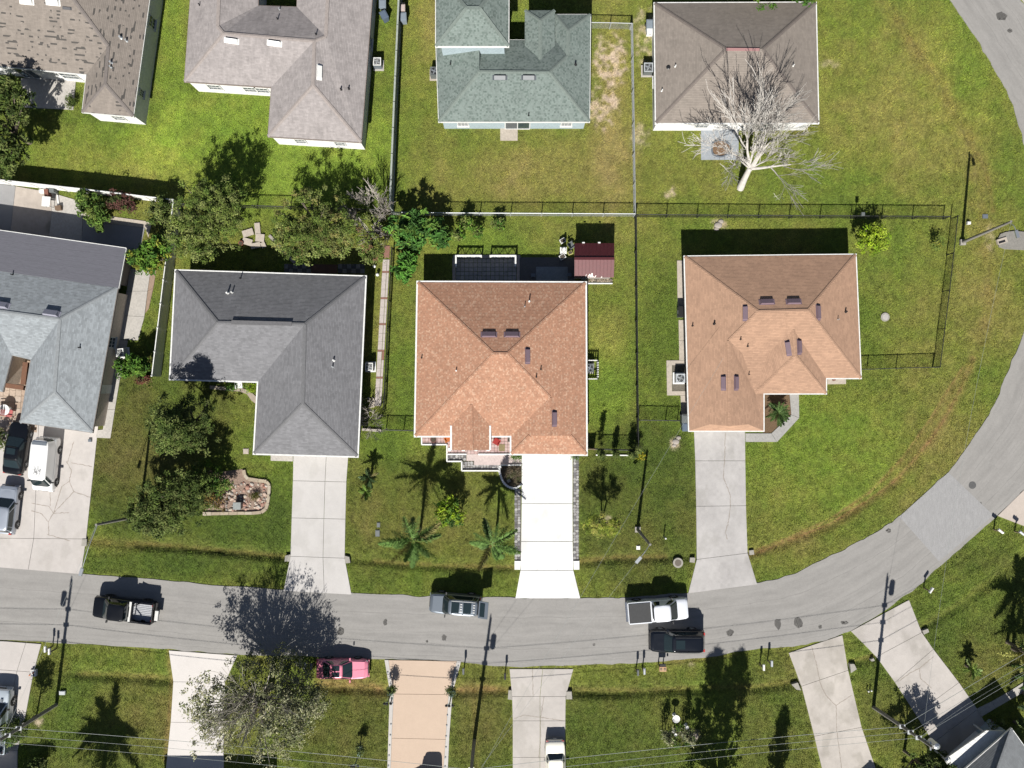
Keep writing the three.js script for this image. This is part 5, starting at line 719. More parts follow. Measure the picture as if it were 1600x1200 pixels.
palm('cycad', 'bright lower cycad of the pair on the lawn left of the front palms', [572, 768, 0.8], { L: 0.8, droop: 0.5, leafL: 0.22, fronds: 18, r: 0.12, n: 18, col: A(110, 140, 56, 1.6), cat: 'plant' });
palm('cycad', 'small lone cycad on the lawn at the lower right', [1518, 1045, 0.9], { L: 0.95, droop: 0.45, leafL: 0.26, fronds: 18, r: 0.12, n: 18, col: A(130, 156, 70, 1.6), cat: 'plant' });
palm('palm_tree', 'low pale yellowish palm at the right edge of the lower lawn', [1598, 1022, 1.4], { L: 1.9, droop: 0.35, leafL: 0.45, fronds: 16, r: 0.16, n: 20, col: PY });
palm('palm_tree', 'green fan of fronds at the right edge beside the lower right house', [1603, 1140, 1.6], { L: 1.5, droop: 0.4, leafL: 0.4, fronds: 16, r: 0.14, col: A(120, 140, 80, 1.6) });
palm('palm_tree', 'tall palm right of the frame whose feathery shadow lies on the lawn', [1636, 1044, 4.8], { L: 2.6, droop: 1.15, leafL: 0.75, fronds: 24, r: 0.16, col: PG, foot: [1574, 1003] });
palm('palm_tree', 'dark palm at the right edge shading the narrow walk', [1624, 1098, 2.2], { L: 1.8, droop: 0.4, leafL: 0.5, fronds: 16, r: 0.14, col: A(80, 104, 60, 1.6) });
palm('palm_tree', 'tall palm below the frame whose drooping shadow lies near the left wire pole', [74, 1366, 7.4], { L: 3.4, droop: 1.15, leafL: 1.0, fronds: 30, r: 0.2, col: PG });
// ---------------------------------------------------------------- vehicles
const paint = (c, o = {}) => phys({ color: c, roughness: o.r ?? 0.38, metalness: o.metal ?? 0.15, clearcoat: 1, clearcoatRoughness: 0.04, specularIntensity: o.s ?? 1, ...o.x });
function loft(m, rings, cap = true) { for (let i = 0; i + 1 < rings.length; i++) { const a = rings[i], b = rings[i + 1], n = a.length; for (let k = 0; k < n; k++) { const l = (k + 1) % n; m.quad(a[k], b[k], b[l], a[l]); } } if (cap) for (const [r, f] of [[rings[0], 1], [rings[rings.length - 1], -1]]) { const c = r.reduce((s, p) => s.add(p), V3(0, 0, 0)).multiplyScalar(1 / r.length); for (let k = 0; k < r.length; k++) { const l = (k + 1) % r.length; f > 0 ? m.tri(c, r[k], r[l]) : m.tri(c, r[l], r[k]); } } return m; }
const bodyRing = (x, w, yb, yt) => [[-0.84, yb], [-0.97, yb + 0.1], [-1, yb + 0.28], [-1, yt - 0.2], [-0.975, yt - 0.08], [-0.9, yt - 0.015], [-0.6, yt + 0.005], [-0.25, yt + 0.02], [0.25, yt + 0.02], [0.6, yt + 0.005], [0.9, yt - 0.015], [0.975, yt - 0.08], [1, yt - 0.2], [1, yb + 0.28], [0.97, yb + 0.1], [0.84, yb]].map(([z, y]) => V3(x, y, z * w));
const se = (v, n) => Math.sign(v) * Math.pow(Math.abs(v), 2 / n);
function cabin(g, c, o) { // frustum with rounded corners: glass panes set into a painted shell
  const N = 72, B = (t) => V3((c.xb0 + c.xb1) / 2 + (c.xb1 - c.xb0) / 2 * se(Math.cos(t), 7), c.yb, c.wb * se(Math.sin(t), 7)), T = (t) => V3((c.xt0 + c.xt1) / 2 + (c.xt1 - c.xt0) / 2 * se(Math.cos(t), 6), c.yt - 0.06 + 0.0 * t, c.wt * se(Math.sin(t), 6)), th = (i) => i / N * 6.28318;
  const ctr = V3((c.xt0 + c.xt1) / 2, c.yt - 0.06, 0), sh = (p, k, y) => V3(ctr.x + (p.x - ctr.x) * k, y, p.z * k), rings = [];
  for (const f of [(t) => B(t), (t) => B(t).lerp(T(t), 0.5), (t) => T(t), (t) => sh(T(t), 0.95, c.yt - 0.022), (t) => sh(T(t), 0.8, c.yt), (t) => sh(T(t), 0.4, c.yt + 0.018)]) rings.push(Array.from({ length: N }, (_, i) => f(th(i))));
  const m = mb(); loft(m, rings, true); m.to('cabin', o.roofMat || o.paint, g, 0.6);
  const pane = (name, t0, t1, v0, v1, mat = M.glass) => { const q = mb(), nt = 12, nv = 3, at = (i, j) => { const t = t0 + (t1 - t0) * i / nt, v = v0 + (v1 - v0) * j / nv, p = B(t).lerp(T(t), v), e = B(t + 0.01).lerp(T(t + 0.01), v).sub(p), u = T(t).sub(B(t)), n = u.cross(e).normalize(); if (n.dot(V3(p.x - ctr.x, 0.2, p.z)) < 0) n.negate(); return p.addScaledVector(n, 0.012); }; for (let i = 0; i < nt; i++) for (let j = 0; j < nv; j++) q.quad(at(i, j), at(i, j + 1), at(i + 1, j + 1), at(i + 1, j)); return q.to(name, mat, g, 0.8); };
  pane('windshield', -0.66, 0.66, 0.05, 0.97); if (!c.noRear) pane('rear_window', Math.PI - 0.64, Math.PI + 0.64, 0.1, 0.94);
  const sp = c.sides || [[0.93, 1.54], [1.6, 2.2]]; for (const [a, b] of sp) { pane('side_window', a, b, 0.1, 0.9); pane('side_window', -b, -a, 0.1, 0.9); }
  for (const [x0, z0, x1, z1, mt] of c.sunroof || []) mb().box((x0 + x1) / 2, c.yt + 0.022, (z0 + z1) / 2, x1 - x0, 0.02, z1 - z0).to('sunroof', mt || M.glass, g);
  for (const s of c.rails ? [-1, 1] : []) { const q = mb(); q.tube(V3(c.xt0 + 0.2, c.yt + 0.07, s * c.wt * 0.84), V3(c.xt1 - 0.25, c.yt + 0.07, s * c.wt * 0.84), 0.022, 0.022, 8); for (const x of [c.xt0 + 0.25, (c.xt0 + c.xt1) / 2, c.xt1 - 0.3]) q.box(x, c.yt + 0.03, s * c.wt * 0.84, 0.08, 0.08, 0.03); q.to('roof_rail', c.rails, g); }
}
const tyreGeo = (() => { const g = new THREE.LatheGeometry([[0.2, -0.11], [0.3, -0.12], [0.335, -0.09], [0.345, -0.05], [0.345, 0.05], [0.335, 0.09], [0.3, 0.12], [0.2, 0.11]].map((p) => new THREE.Vector2(...p)), 28); g.rotateX(Math.PI / 2); return g; })();
const rimGeo = (() => { const m = mb(); m.tube(V3(0, 0, 0.07), V3(0, 0, 0.112), 0.06, 0.05, 12); for (let i = 0; i < 5; i++) { const a = i / 5 * 6.283; m.bar(V3(Math.cos(a) * 0.04, Math.sin(a) * 0.04, 0.1), V3(Math.cos(a) * 0.215, Math.sin(a) * 0.215, 0.095), 0.05, 0.03); } for (let i = 0; i < 24; i++) { const a = i / 24 * 6.283, b = (i + 1) / 24 * 6.283, q = (t, r, z) => V3(Math.cos(t) * r, Math.sin(t) * r, z); m.quad(q(a, 0.19, 0.09), q(b, 0.19, 0.09), q(b, 0.225, 0.115), q(a, 0.225, 0.115)); m.tri(V3(0, 0, 0.04), q(a, 0.2, 0.04), q(b, 0.2, 0.04)); } return m.geo(); })();
function vehicle(name, label, cat, at, head, o) {
  const c = P(at[0], at[1], at[2] ?? 0.8), d = new THREE.Vector2(head[0], head[1]).normalize(), g = thing(name, label, cat, V3(c.x, 0.035 + (o.lift ?? 0), c.z), Math.atan2(-d.y, d.x));
  if (cat !== 'car' && cat !== 'van') g.scale.y = 1.1;
  const L = o.L, w = o.W / 2, yb = o.yb ?? 0.24, rings = []; for (const [fx, y, fw] of o.body) rings.push(bodyRing(fx * L, w * fw, yb + (Math.abs(fx) > 0.48 ? 0.12 : 0), y)); rings.reverse();
  loft(mb(), rings).to('body', o.paint, g, 0.7);
  for (const q of o.cabins || [o.cabin]) cabin(g, q, o);
  const wb = o.wb / 2, wo = o.wo ?? 0; for (const x of [wb + wo, -wb + wo]) for (const s of [-1, 1]) { const t = add('wheel', tyreGeo, M.rubber, g); t.position.set(x, 0.34 * (o.ws ?? 1), s * (w - 0.1)); t.scale.setScalar(o.ws ?? 1); if (s < 0) t.rotation.y = Math.PI; add('rim', rimGeo, o.rim || M.alu, t); mb().tube(V3(x, 0.36, s * (w - 0.02)), V3(x, 0.36, s * (w + 0.004)), 0.41 * (o.ws ?? 1), 0.41 * (o.ws ?? 1), 20).to('wheel_arch', M.black, g); }
  const fr = o.body[0], re = o.body[o.body.length - 1], fy = o.hl ?? 0.66;
  for (const s of [-1, 1]) {
    mb().obox(V3(L * 0.462, fy + 0.05, s * w * 0.7), V3(0.1, 0, -s * 0.04), V3(-0.03, 0.065, 0), V3(0, 0, w * 0.15)).to('headlight', M.lampGlass, g);
    mb().obox(V3(-L * 0.482, fy + (o.tl ?? 0.12), s * w * 0.76), V3(0.06, 0, 0), V3(0, 0.1, 0), V3(0, 0, w * 0.12)).to('taillight', M.red, g);
    if (o.mirror !== false) { const x = o.mx ?? L * 0.17, y = o.my ?? 1.02; mb().obox(V3(x, y, s * (w + 0.1)), V3(0.06, 0, 0.01 * s), V3(0, 0.075, 0), V3(0, 0, 0.11)).to('mirror', o.mirrorMat || o.paint, g, 0.5); }
  }
  const bm = o.bumper || o.paint; mb().obox(V3(L / 2 - 0.03, 0.45, 0), V3(0.07, 0, 0), V3(0, 0.12, 0), V3(0, 0, w * 0.86)).to('front_bumper', bm, g); mb().obox(V3(-L / 2 + 0.03, 0.47, 0), V3(0.07, 0, 0), V3(0, 0.12, 0), V3(0, 0, w * 0.88)).to('rear_bumper', bm, g);
  mb().obox(V3(L / 2 + 0.005, 0.68, 0), V3(0.02, 0, 0), V3(-0.02, 0.09, 0), V3(0, 0, w * 0.45)).to('grille', M.black, g); mb().box(-L / 2 - 0.042, 0.52, 0, 0.012, 0.15, 0.3).to('number_plate', M.trim, g);
  // bonnet (and boot lid) panel edges: slim gaps seen from above
  for (const [nm, x0, x1, y0, y1, k] of o.lids || []) mb().quad(V3(x0, y0 + 0.03, -w * k), V3(x0, y0 + 0.03, w * k), V3(x1, y1 + 0.03, w * k * 0.92), V3(x1, y1 + 0.03, -w * k * 0.92)).to(nm, o.paint, g);
  return g;
}
const sedanBody = [[0.5, 0.62, 0.66], [0.485, 0.74, 0.8], [0.44, 0.8, 0.93], [0.36, 0.86, 0.99], [0.17, 0.95, 1], [-0.1, 0.97, 1], [-0.3, 0.97, 1], [-0.4, 0.97, 0.98], [-0.46, 0.94, 0.93], [-0.49, 0.84, 0.85], [-0.5, 0.7, 0.76]];
const suvBody = [[0.5, 0.7, 0.7], [0.488, 0.9, 0.84], [0.45, 0.98, 0.94], [0.36, 1.04, 0.99], [0.2, 1.1, 1], [-0.1, 1.12, 1], [-0.38, 1.12, 0.99], [-0.46, 1.1, 0.95], [-0.492, 1.04, 0.9], [-0.5, 0.8, 0.84]];
const black = paint([0.003, 0.0034, 0.0045], { s: 0.1, r: 0.5, metal: 0 }), blueBlack = paint([0.003, 0.0045, 0.008], { s: 0.1, r: 0.5, metal: 0 }), silverBlue = paint([0.125, 0.145, 0.17], { metal: 0.5 }), pearl = paint([0.62, 0.64, 0.68]), pink = paint([0.5, 0.15, 0.215], { metal: 0.2 }), whiteP = paint([0.7, 0.7, 0.69]), silver = paint([0.36, 0.39, 0.44], { metal: 0.5 }), paleSilver = paint([0.45, 0.5, 0.54], { metal: 0.3 }), creamP = paint([0.72, 0.69, 0.6]);
const bedLiner = std({ color: [0.4, 0.41, 0.43], roughness: 0.5, metalness: 0.2, map: grainMap }), cover = std({ color: [0.03, 0.031, 0.033], roughness: 0.75, map: grainMap, bumpMap: grainBump, bumpScale: 0.004 });
function pickup(name, label, at, head, o) {
  const L = o.L, w = o.W / 2, xb = -L * 0.12, hood = 1.08;
  const g = vehicle(name, label, 'pickup truck', at, head, { ...o, body: [[0.5, 0.8, 0.74], [0.488, 0.96, 0.88], [0.45, 1.03, 0.96], [0.34, 1.08, 0.99], [0.2, 1.12, 1], [0, 1.14, 1], [xb / L, 1.14, 1], [xb / L - 0.003, 0.98, 0.96]], hl: 0.76, tl: 0.14, my: 1.22, mx: L * 0.22, wb: L * 0.62, wo: -0.02 * L, ws: 1.12, cabin: { xb0: xb + 0.06, xb1: L * 0.315, xt0: xb + 0.14, xt1: L * 0.175, yb: 1.1, yt: 1.84, wb: w * 0.95, wt: w * 0.76, sides: [[0.95, 1.52], [1.6, 2.15]], ...o.cab } });
  const bl = -L / 2 + 0.06, bx = (bl + xb) / 2, bw = xb - bl; mb().box(bx, 0.66, 0, bw, 0.06, o.W * 0.94).to('bed_floor', o.floor || bedLiner, g); if (o.floor !== undefined || !o.covered) { const rb = mb(); for (let i = -5; i <= 5; i++) rb.box(bx, 0.7, i * w * 0.16, bw - 0.1, 0.025, 0.06); rb.to('bed_ribs', o.floor || bedLiner, g); }
  for (const s of [-1, 1]) { const sd = mb(); sd.box(bx, 0.72, s * (w - 0.05), bw, 0.78, 0.1); sd.box(bx, 1.12, s * (w - 0.07), bw, 0.03, 0.14); sd.to('bed_side', o.paint, g); } mb().box(bl - 0.02, 0.78, 0, 0.07, 0.66, o.W * 0.92).to('tailgate', o.gate || o.paint, g); mb().box(xb + 0.0, 0.85, 0, 0.06, 0.5, o.W * 0.92).to('bed_front', o.paint, g);
  mb().box(-L / 2 - 0.06, 0.52, 0, 0.16, 0.16, o.W * 0.9).to('step_bumper', o.bumper || M.chrome, g);
  if (o.covered) mb().box(bx - 0.02, 1.15, 0, bw - 0.05, 0.05, o.W * 0.9).to('bed_cover', cover, g);
  if (o.hoop) { const h = mb(); h.tube(V3(xb - 0.32, 0.7, -w + 0.14), V3(xb - 0.38, 1.5, -w + 0.3), 0.05, 0.05, 8).tube(V3(xb - 0.32, 0.7, w - 0.14), V3(xb - 0.38, 1.5, w - 0.3), 0.05, 0.05, 8).tube(V3(xb - 0.38, 1.5, -w + 0.3), V3(xb - 0.38, 1.5, w - 0.3), 0.05, 0.05, 8).tube(V3(xb - 0.4, 1.45, -w + 0.3), V3(xb - 0.95, 1.14, -w + 0.1), 0.05, 0.05, 8).tube(V3(xb - 0.4, 1.45, w - 0.3), V3(xb - 0.95, 1.14, w - 0.1), 0.05, 0.05, 8); h.to('roll_bar', M.black, g); }
  return { g, L, w, xb };
}
{ const t = pickup('pickup_truck', 'black pickup truck with an open pale cargo bed parked on the road at left', [194.5, 952, 0.8], [-93, -11.5], { L: 5.5, W: 1.95, paint: black, hoop: true, bumper: M.black, rim: M.black, floor: bedLiner, mirrorMat: M.black }); mb().box(-t.L / 2 - 0.25, 0.72, -0.2, 0.3, 0.2, 0.9).to('hitch_carrier', M.trim, t.g); mb().box(t.xb - 0.06, 1.12, 0, 0.2, 0.06, t.w * 1.85).to('bed_rail', M.trim, t.g); }
{
  const g = vehicle('suv', 'blue grey sport utility with its tailgate raised parked by the grass verge', 'suv', [711.5, 943.5, 0.8], [-78, -6], { L: 4.65, W: 1.86, paint: silverBlue, body: suvBody, wb: 2.75, ws: 1.06, hl: 0.74, tl: 0.3, my: 1.16, mx: 0.85, mirrorMat: M.black, lids: [['bonnet', 1.0, 2.02, 1.09, 1.0, 0.8]], cabin: { xb0: -2.25, xb1: 1.15, xt0: -2.05, xt1: 0.55, yb: 1.09, yt: 1.74, wb: 0.88, wt: 0.7, rails: M.trim, noRear: true, sides: [[0.85, 1.4], [1.46, 1.78], [1.84, 2.3]], sunroof: [[-0.42, -0.46, 0.28, 0.46, M.glass], [-1.5, -0.46, -0.78, 0.46, M.glass]] } });
  mb().box(-2.2, 1.02, 0, 0.12, 1.1, 1.4).to('boot_opening', M.black, g);
  const tg = mb(); tg.obox(V3(-2.6, 1.86, 0), V3(0.42, -0.1, 0), V3(0.01, 0.04, 0), V3(0, 0, 0.76)); tg.to('tailgate', silverBlue, g); mb().obox(V3(-2.5, 1.9, 0), V3(0.22, -0.05, 0), V3(0.005, 0.02, 0), V3(0, 0, 0.6)).to('rear_window', M.glass, g);
  const br = mb(); for (let k = 0; k < 4; k++) for (const x of [-0.6, -1.75]) br.box(x, 1.785, -0.33 + k * 0.22, 0.16, 0.02, 0.08); br.to('roof_fitting', M.trim, g);
}
pickup('pickup_truck', 'white pickup truck with a black bed cover parked on the road', [1027.5, 953, 0.8], [93, -7.5], { L: 5.5, W: 1.96, paint: pearl, covered: true, mirrorMat: M.black });
vehicle('suv', 'black sport utility parked beside the white pickup truck', 'suv', [1057.5, 1001, 0.8], [-1, -0.004], { L: 4.95, W: 1.98, paint: blueBlack, body: suvBody, wb: 2.9, ws: 1.08, hl: 0.74, tl: 0.3, my: 1.18, mx: 0.95, lids: [['bonnet', 1.1, 2.15, 1.08, 1.0, 0.8]], cabin: { xb0: -2.42, xb1: 1.28, xt0: -2.15, xt1: 0.62, yb: 1.09, yt: 1.72, wb: 0.94, wt: 0.77, rails: M.black, sides: [[0.85, 1.4], [1.46, 1.78], [1.84, 2.3]], sunroof: [[-0.5, -0.4, 0.3, 0.4, M.glass]] } });
vehicle('sedan', 'metallic pink sedan with a sunroof parked on the grass verge', 'car', [535, 1045.5, 0.8], [1, 0.004], { L: 4.75, W: 1.8, paint: pink, body: sedanBody, wb: 2.65, hl: 0.62, mx: 0.75, lids: [['bonnet', 0.95, 2.05, 0.94, 0.83, 0.84], ['boot_lid', -2.28, -1.72, 0.93, 0.965, 0.84]], cabin: { xb0: -1.78, xb1: 1.0, xt0: -0.98, xt1: 0.12, yb: 0.94, yt: 1.39, wb: 0.84, wt: 0.6, sunroof: [[-0.78, -0.5, -0.12, -0.06, M.glass], [-0.78, 0.06, -0.12, 0.5, M.glass]] } });
vehicle('sedan', 'black sedan parked nose to the garage at the left edge', 'car', [34, 699, 0], [0.154, -0.988], { L: 4.8, W: 1.82, paint: black, lift: 0.02, body: sedanBody, wb: 2.75, hl: 0.62, mx: 0.8, cabin: { xb0: -1.85, xb1: 1.05, xt0: -1.0, xt1: 0.2, yb: 0.94, yt: 1.42, wb: 0.85, wt: 0.64, sunroof: [[-0.5, -0.4, 0.05, 0.4, M.glass]] } });
{
  const g = vehicle('van', 'white van with black scuffs on its roof in the cracked driveway', 'van', [79.5, 724, 0], [-0.1, 0.995], { L: 4.85, W: 1.92, paint: whiteP, lift: 0.02, body: [[0.5, 0.72, 0.84], [0.485, 0.9, 0.93], [0.44, 1.0, 0.98], [0.36, 1.08, 1], [-0.2, 1.12, 1], [-0.47, 1.12, 0.99], [-0.498, 1.05, 0.96], [-0.5, 0.8, 0.94]], wb: 2.95, wo: 0.1, hl: 0.7, tl: 0.25, my: 1.25, mx: 1.5, mirrorMat: M.black, cabin: { xb0: -2.4, xb1: 2.0, xt0: -2.28, xt1: 1.28, yb: 1.05, yt: 1.98, wb: 0.945, wt: 0.8, sides: [[0.82, 1.18]] } });
  seed(66); const sc = mb(); for (let i = 0; i < 90; i++) { const x = 0.5 + gauss() * 0.42, z = -0.05 + gauss() * 0.34, l = rr(0.04, 0.2); sc.box(x, 1.996 + 0.00008 * i, z, l, 0.004, rr(0.01, 0.03), gauss() * 0.08); } sc.to('roof_scuff', std({ color: [0.14, 0.14, 0.145], roughness: 0.9 }), g); mb().box(-2.0, 2.0, 0, 0.3, 0.03, 1.3).to('roof_seam', M.plasticGrey, g);
}
vehicle('hatchback', 'silver sport utility facing the garage in the cracked driveway', 'car', [19.5, 794, 0], [0.114, -0.993], { L: 4.4, W: 1.8, paint: silver, lift: 0.02, body: suvBody.map(([a, b, c]) => [a, b - 0.12, c]), wb: 2.62, hl: 0.66, tl: 0.26, my: 1.08, mx: 0.7, mirrorMat: M.black, lids: [['bonnet', 0.95, 1.9, 0.95, 0.87, 0.8]], cabin: { xb0: -2.05, xb1: 1.1, xt0: -1.75, xt1: 0.35, yb: 0.97, yt: 1.56, wb: 0.86, wt: 0.68, sides: [[0.85, 1.4], [1.46, 1.78], [1.84, 2.3]] } });
{ // work truck with a ladder rack
  const t = pickup('pickup_truck', 'pale silver work truck with a white ladder rack at the lower left edge', [8, 1119, 0], [0.075, -0.997], { L: 5.8, W: 2.0, paint: paleSilver, mirrorMat: M.black, floor: M.plasticGrey, lift: 0.02 }), r = mb();
  for (const s of [-1, 1]) { r.tube(V3(0.55, 2.12, s * 0.82), V3(-2.8, 2.12, s * 0.82), 0.035, 0.035, 8); for (const x of [0.5, -0.85, -2.7]) r.tube(V3(x, x > 0 ? 1.75 : 1.1, s * (x > 0 ? 0.75 : 0.93)), V3(x, 2.12, s * 0.82), 0.03, 0.03, 8); } for (let k = 0; k < 5; k++) r.tube(V3(0.5 - k * 0.8, 2.14, -0.82), V3(0.5 - k * 0.8, 2.14, 0.82), 0.03, 0.03, 8); r.to('ladder_rack', M.trim, t.g);
  const ld = mb(); for (const z of [-0.6, -0.2, 0.2, 0.6]) ld.box(-1.1, 2.2, z, 3.3, 0.06, 0.05); for (let k = 0; k < 14; k++) ld.box(0.45 - k * 0.24, 2.2, 0, 0.05, 0.04, 1.2); ld.to('ladder', M.trim, t.g); mb().box(2.0, 1.15, -0.4, 0.3, 0.03, 0.22).box(2.0, 1.15, 0.4, 0.3, 0.03, 0.22).to('bonnet_vent', M.plasticGrey, t.g);
}
vehicle('sedan', 'cream coloured sedan backed into the driveway at the bottom edge', 'car', [868, 1198, 0.8], [0.02, 1], { L: 4.85, W: 1.82, paint: creamP, lift: 0.02, body: sedanBody, wb: 2.7, hl: 0.62, mx: 0.75, bumper: M.plasticGrey, cabin: { xb0: -1.35, xb1: 1.0, xt0: -0.9, xt1: 0.15, yb: 0.94, yt: 1.4, wb: 0.85, wt: 0.66 } });
vehicle('suv', 'parked sport utility below the frame whose shadow lies on the tan driveway', 'suv', [673, 1243, 0], [0, 1], { L: 4.7, W: 1.85, paint: silver, lift: 0.02, body: suvBody, wb: 2.75, hl: 0.74, tl: 0.3, my: 1.16, mx: 0.85, cabin: { xb0: -2.28, xb1: 1.2, xt0: -2.1, xt1: 0.6, yb: 1.09, yt: 1.74, wb: 0.88, wt: 0.78 } });
// ---------------------------------------------------------------- fences
function chainLink(label, pts, o = {}) { // points: top rail in the picture
  const h = o.h ?? 1.2, mat = o.mat || M.blackFence, top = pts.map((q) => P(q[0], q[1], h)), g = thing('chain_link_fence', label, 'fence'); const wires = mb();
  for (let i = 0; i + 1 < top.length; i++) {
    const a = top[i], b = top[i + 1], L = Math.hypot(b.x - a.x, b.z - a.z), n = Math.max(1, Math.round(L / (o.step ?? 2.85)));
    for (let k = (i ? 1 : 0); k <= n; k++) { const q = a.clone().lerp(b, k / n), y = groundY(q.x, q.z); mb().tube(V3(q.x, y - 0.1, q.z), V3(q.x, h + 0.03, q.z), o.pr ?? 0.045, o.pr ?? 0.045, 8).cyl(q.x, h + 0.03, q.z, 0.05, 0.05, 8, 0.02).to('post', mat, g); }
    for (let k = 0; k < n; k++) mb().tube(a.clone().lerp(b, k / n), a.clone().lerp(b, (k + 1) / n), 0.035, 0.035, 8).to('top_rail', mat, g);
    const d = V3((b.x - a.x) / L, 0, (b.z - a.z) / L), st = 0.075, H2 = h - 0.06, off = V3(-d.z, 0, d.x).multiplyScalar(0.004);
    for (let s = -H2; s < L; s += st) for (const sl of [1, -1]) { const x0 = sl > 0 ? s : s + H2, x1 = sl > 0 ? s + H2 : s, c0 = clamp(x0, 0, L), c1 = clamp(x1, 0, L); if (Math.abs(c0 - c1) < 0.02) continue; const t0 = (c0 - x0) / (x1 - x0), t1 = (c1 - x0) / (x1 - x0), A0 = V3(a.x + d.x * c0, 0.04 + t0 * H2, a.z + d.z * c0).addScaledVector(off, sl), B0 = V3(a.x + d.x * c1, 0.04 + t1 * H2, a.z + d.z * c1).addScaledVector(off, sl); wires.tube(A0, B0, 0.0032, 0.0032, 3, null, false); }
  }
  tag(wires.to('wire_mesh', mat, g), null, null, null, 'stuff'); return g;
}
function boardFence(name, label, pts, o) { // points: top edge in the picture
  const h = o.h ?? 1.8, top = pts.map((q) => P(q[0], q[1], h)), g = thing(name, label, 'fence');
  for (let i = 0; i + 1 < top.length; i++) {
    const a = top[i], b = top[i + 1], L = a.distanceTo(b), n = Math.max(1, Math.round(L / (o.step ?? 2.4)));
    for (let k = 0; k <= n; k++) { if (i && !k) continue; const q = a.clone().lerp(b, k / n); mb().box(q.x, h / 2 - 0.02, q.z, 0.13, h + 0.1, 0.13, Math.atan2(-(b.z - a.z), b.x - a.x)).tube(V3(q.x, h + 0.03, q.z), V3(q.x, h + 0.1, q.z), 0.1, 0.02, 4).to('post', o.mat, g); }
    for (let k = 0; k < n; k++) { const p = a.clone().lerp(b, k / n), q = a.clone().lerp(b, (k + 1) / n), m = mb(), bd = Math.max(2, Math.round(p.distanceTo(q) / (o.board ?? 0.3))); for (let j = 0; j < bd; j++) { const u = p.clone().lerp(q, (j + (o.ragged ? 0.03 : 0.006)) / bd), v = p.clone().lerp(q, (j + (o.ragged ? 0.97 : 0.994)) / bd); u.y = v.y = h / 2 - 0.04 + (o.ragged ? rr(-0.02, 0.02) : 0); m.bar(u, v, 0.03, h - 0.1); } for (const y of [h - 0.06, 0.25]) { const u = p.clone().setY(y), v = q.clone().setY(y); m.bar(u, v, o.rail ?? 0.07, 0.12); } m.to('panel', o.mat, g); }
  }
  return g;
}
seed(5);
boardFence('white_fence', 'white vinyl fence along the back of the stained patio', [[-130, 266], [0, 281], [135, 296], [270, 312]], { mat: M.vinyl, rail: 0.09 });
boardFence('white_fence', 'white vinyl side fence between the blue grey and dark grey roofs', [[270.5, 314], [255, 437], [237, 587]], { mat: M.vinyl, rail: 0.08 });
boardFence('wooden_fence', 'weathered grey green board fence right of the pinkish beige roof', [[627, -100], [622.7, 0], [615.5, 160], [609, 322]], { mat: M.greyWood, board: 0.14, ragged: true, rail: 0.16 });
chainLink('galvanised chain link fence behind the speckled orange house', [[612, 331.5], [700, 332.5], [993, 334]], { mat: M.galv });
chainLink('black chain link fence piece between the two olive trees', [[272, 318], [395, 321], [607, 328]]);
chainLink('galvanised chain link fence between the green and taupe roofs', [[988.5, 37], [991, 190], [993, 333]], { mat: M.galv });
chainLink('short galvanised chain link fence beside the green roofed house', [[924, 35], [955, 35.5], [987, 36.5]], { mat: M.galv });
chainLink('long black chain link fence between the two orange roofed houses', [[994.5, 336], [996, 500], [998, 704]], { pr: 0.06 });
chainLink('black chain link fence along the back of the corner yard', [[996, 335], [1240, 336.5], [1485, 338]]);
chainLink('black chain link fence on the road side of the corner yard', [[1497, 337], [1484, 453], [1469, 573]]);
chainLink('black chain link fence closing the front of the corner yard', [[1468, 573.5], [1410, 575], [1364, 576.5], [1347, 577]]);
chainLink('black chain link gate left of the plain orange house', [[1000, 656.5], [1044, 657], [1063, 657.5]]);
chainLink('black chain link fence at the cypresses right of the speckled orange house', [[930, 702], [997, 704]]);
chainLink('short black chain link fence left of the speckled orange house', [[600, 672], [628, 672.5], [648, 673]]);
chainLink('black chain link fence right of the long side path', [[612, 386], [605, 510], [599, 640]], { h: 1.1 });
boardFence('wooden_gate', 'small weathered wooden gate right of the speckled orange house', [[917, 702], [929.5, 702]], { mat: M.wood, h: 1.3, board: 0.14, step: 1 });
mb().bar(P(931, 711, 0.05), P(984, 711.5, 0.05), 0.1, 0.14).to('x', M.white).name = numbered('edging'); tag(scene.children[scene.children.length - 1], 'white edging strip under the row of slim cypresses', 'edging');
for (const [x, y, h, l] of [[935.5, 707, 4.1, 'tallest slim cypress, leftmost of the row by the black fence'], [959, 707, 2.4, 'second slim cypress in the row by the black fence'], [984, 709, 2.6, 'third slim cypress in the row by the black fence']])
  leafTree('cypress', l, 'tree', [800 + (x - 800) * (1 + h / 140), 600 + (y - 600) * (1 + h / 140), h / 2], [[0, -h * 0.12, 0, 0.3, h * 0.3, 0.3], [0, h * 0.22, 0, 0.2, h * 0.28, 0.2]], { colors: DARK, clumps: 46, per: 34, leaf: 0.06, clump: 0.22, r: 0.05, trunk: 0.3, limbs: 0 });
leafTree('shrub', 'dark rounded shrub at the end of the long black side fence', 'shrub', [996, 702, 0.9], [[0, 0, 0, 0.45, 0.7, 0.42]], { colors: DARK, clumps: 30, per: 26, leaf: 0.07, r: 0.04, trunk: 0.3 });

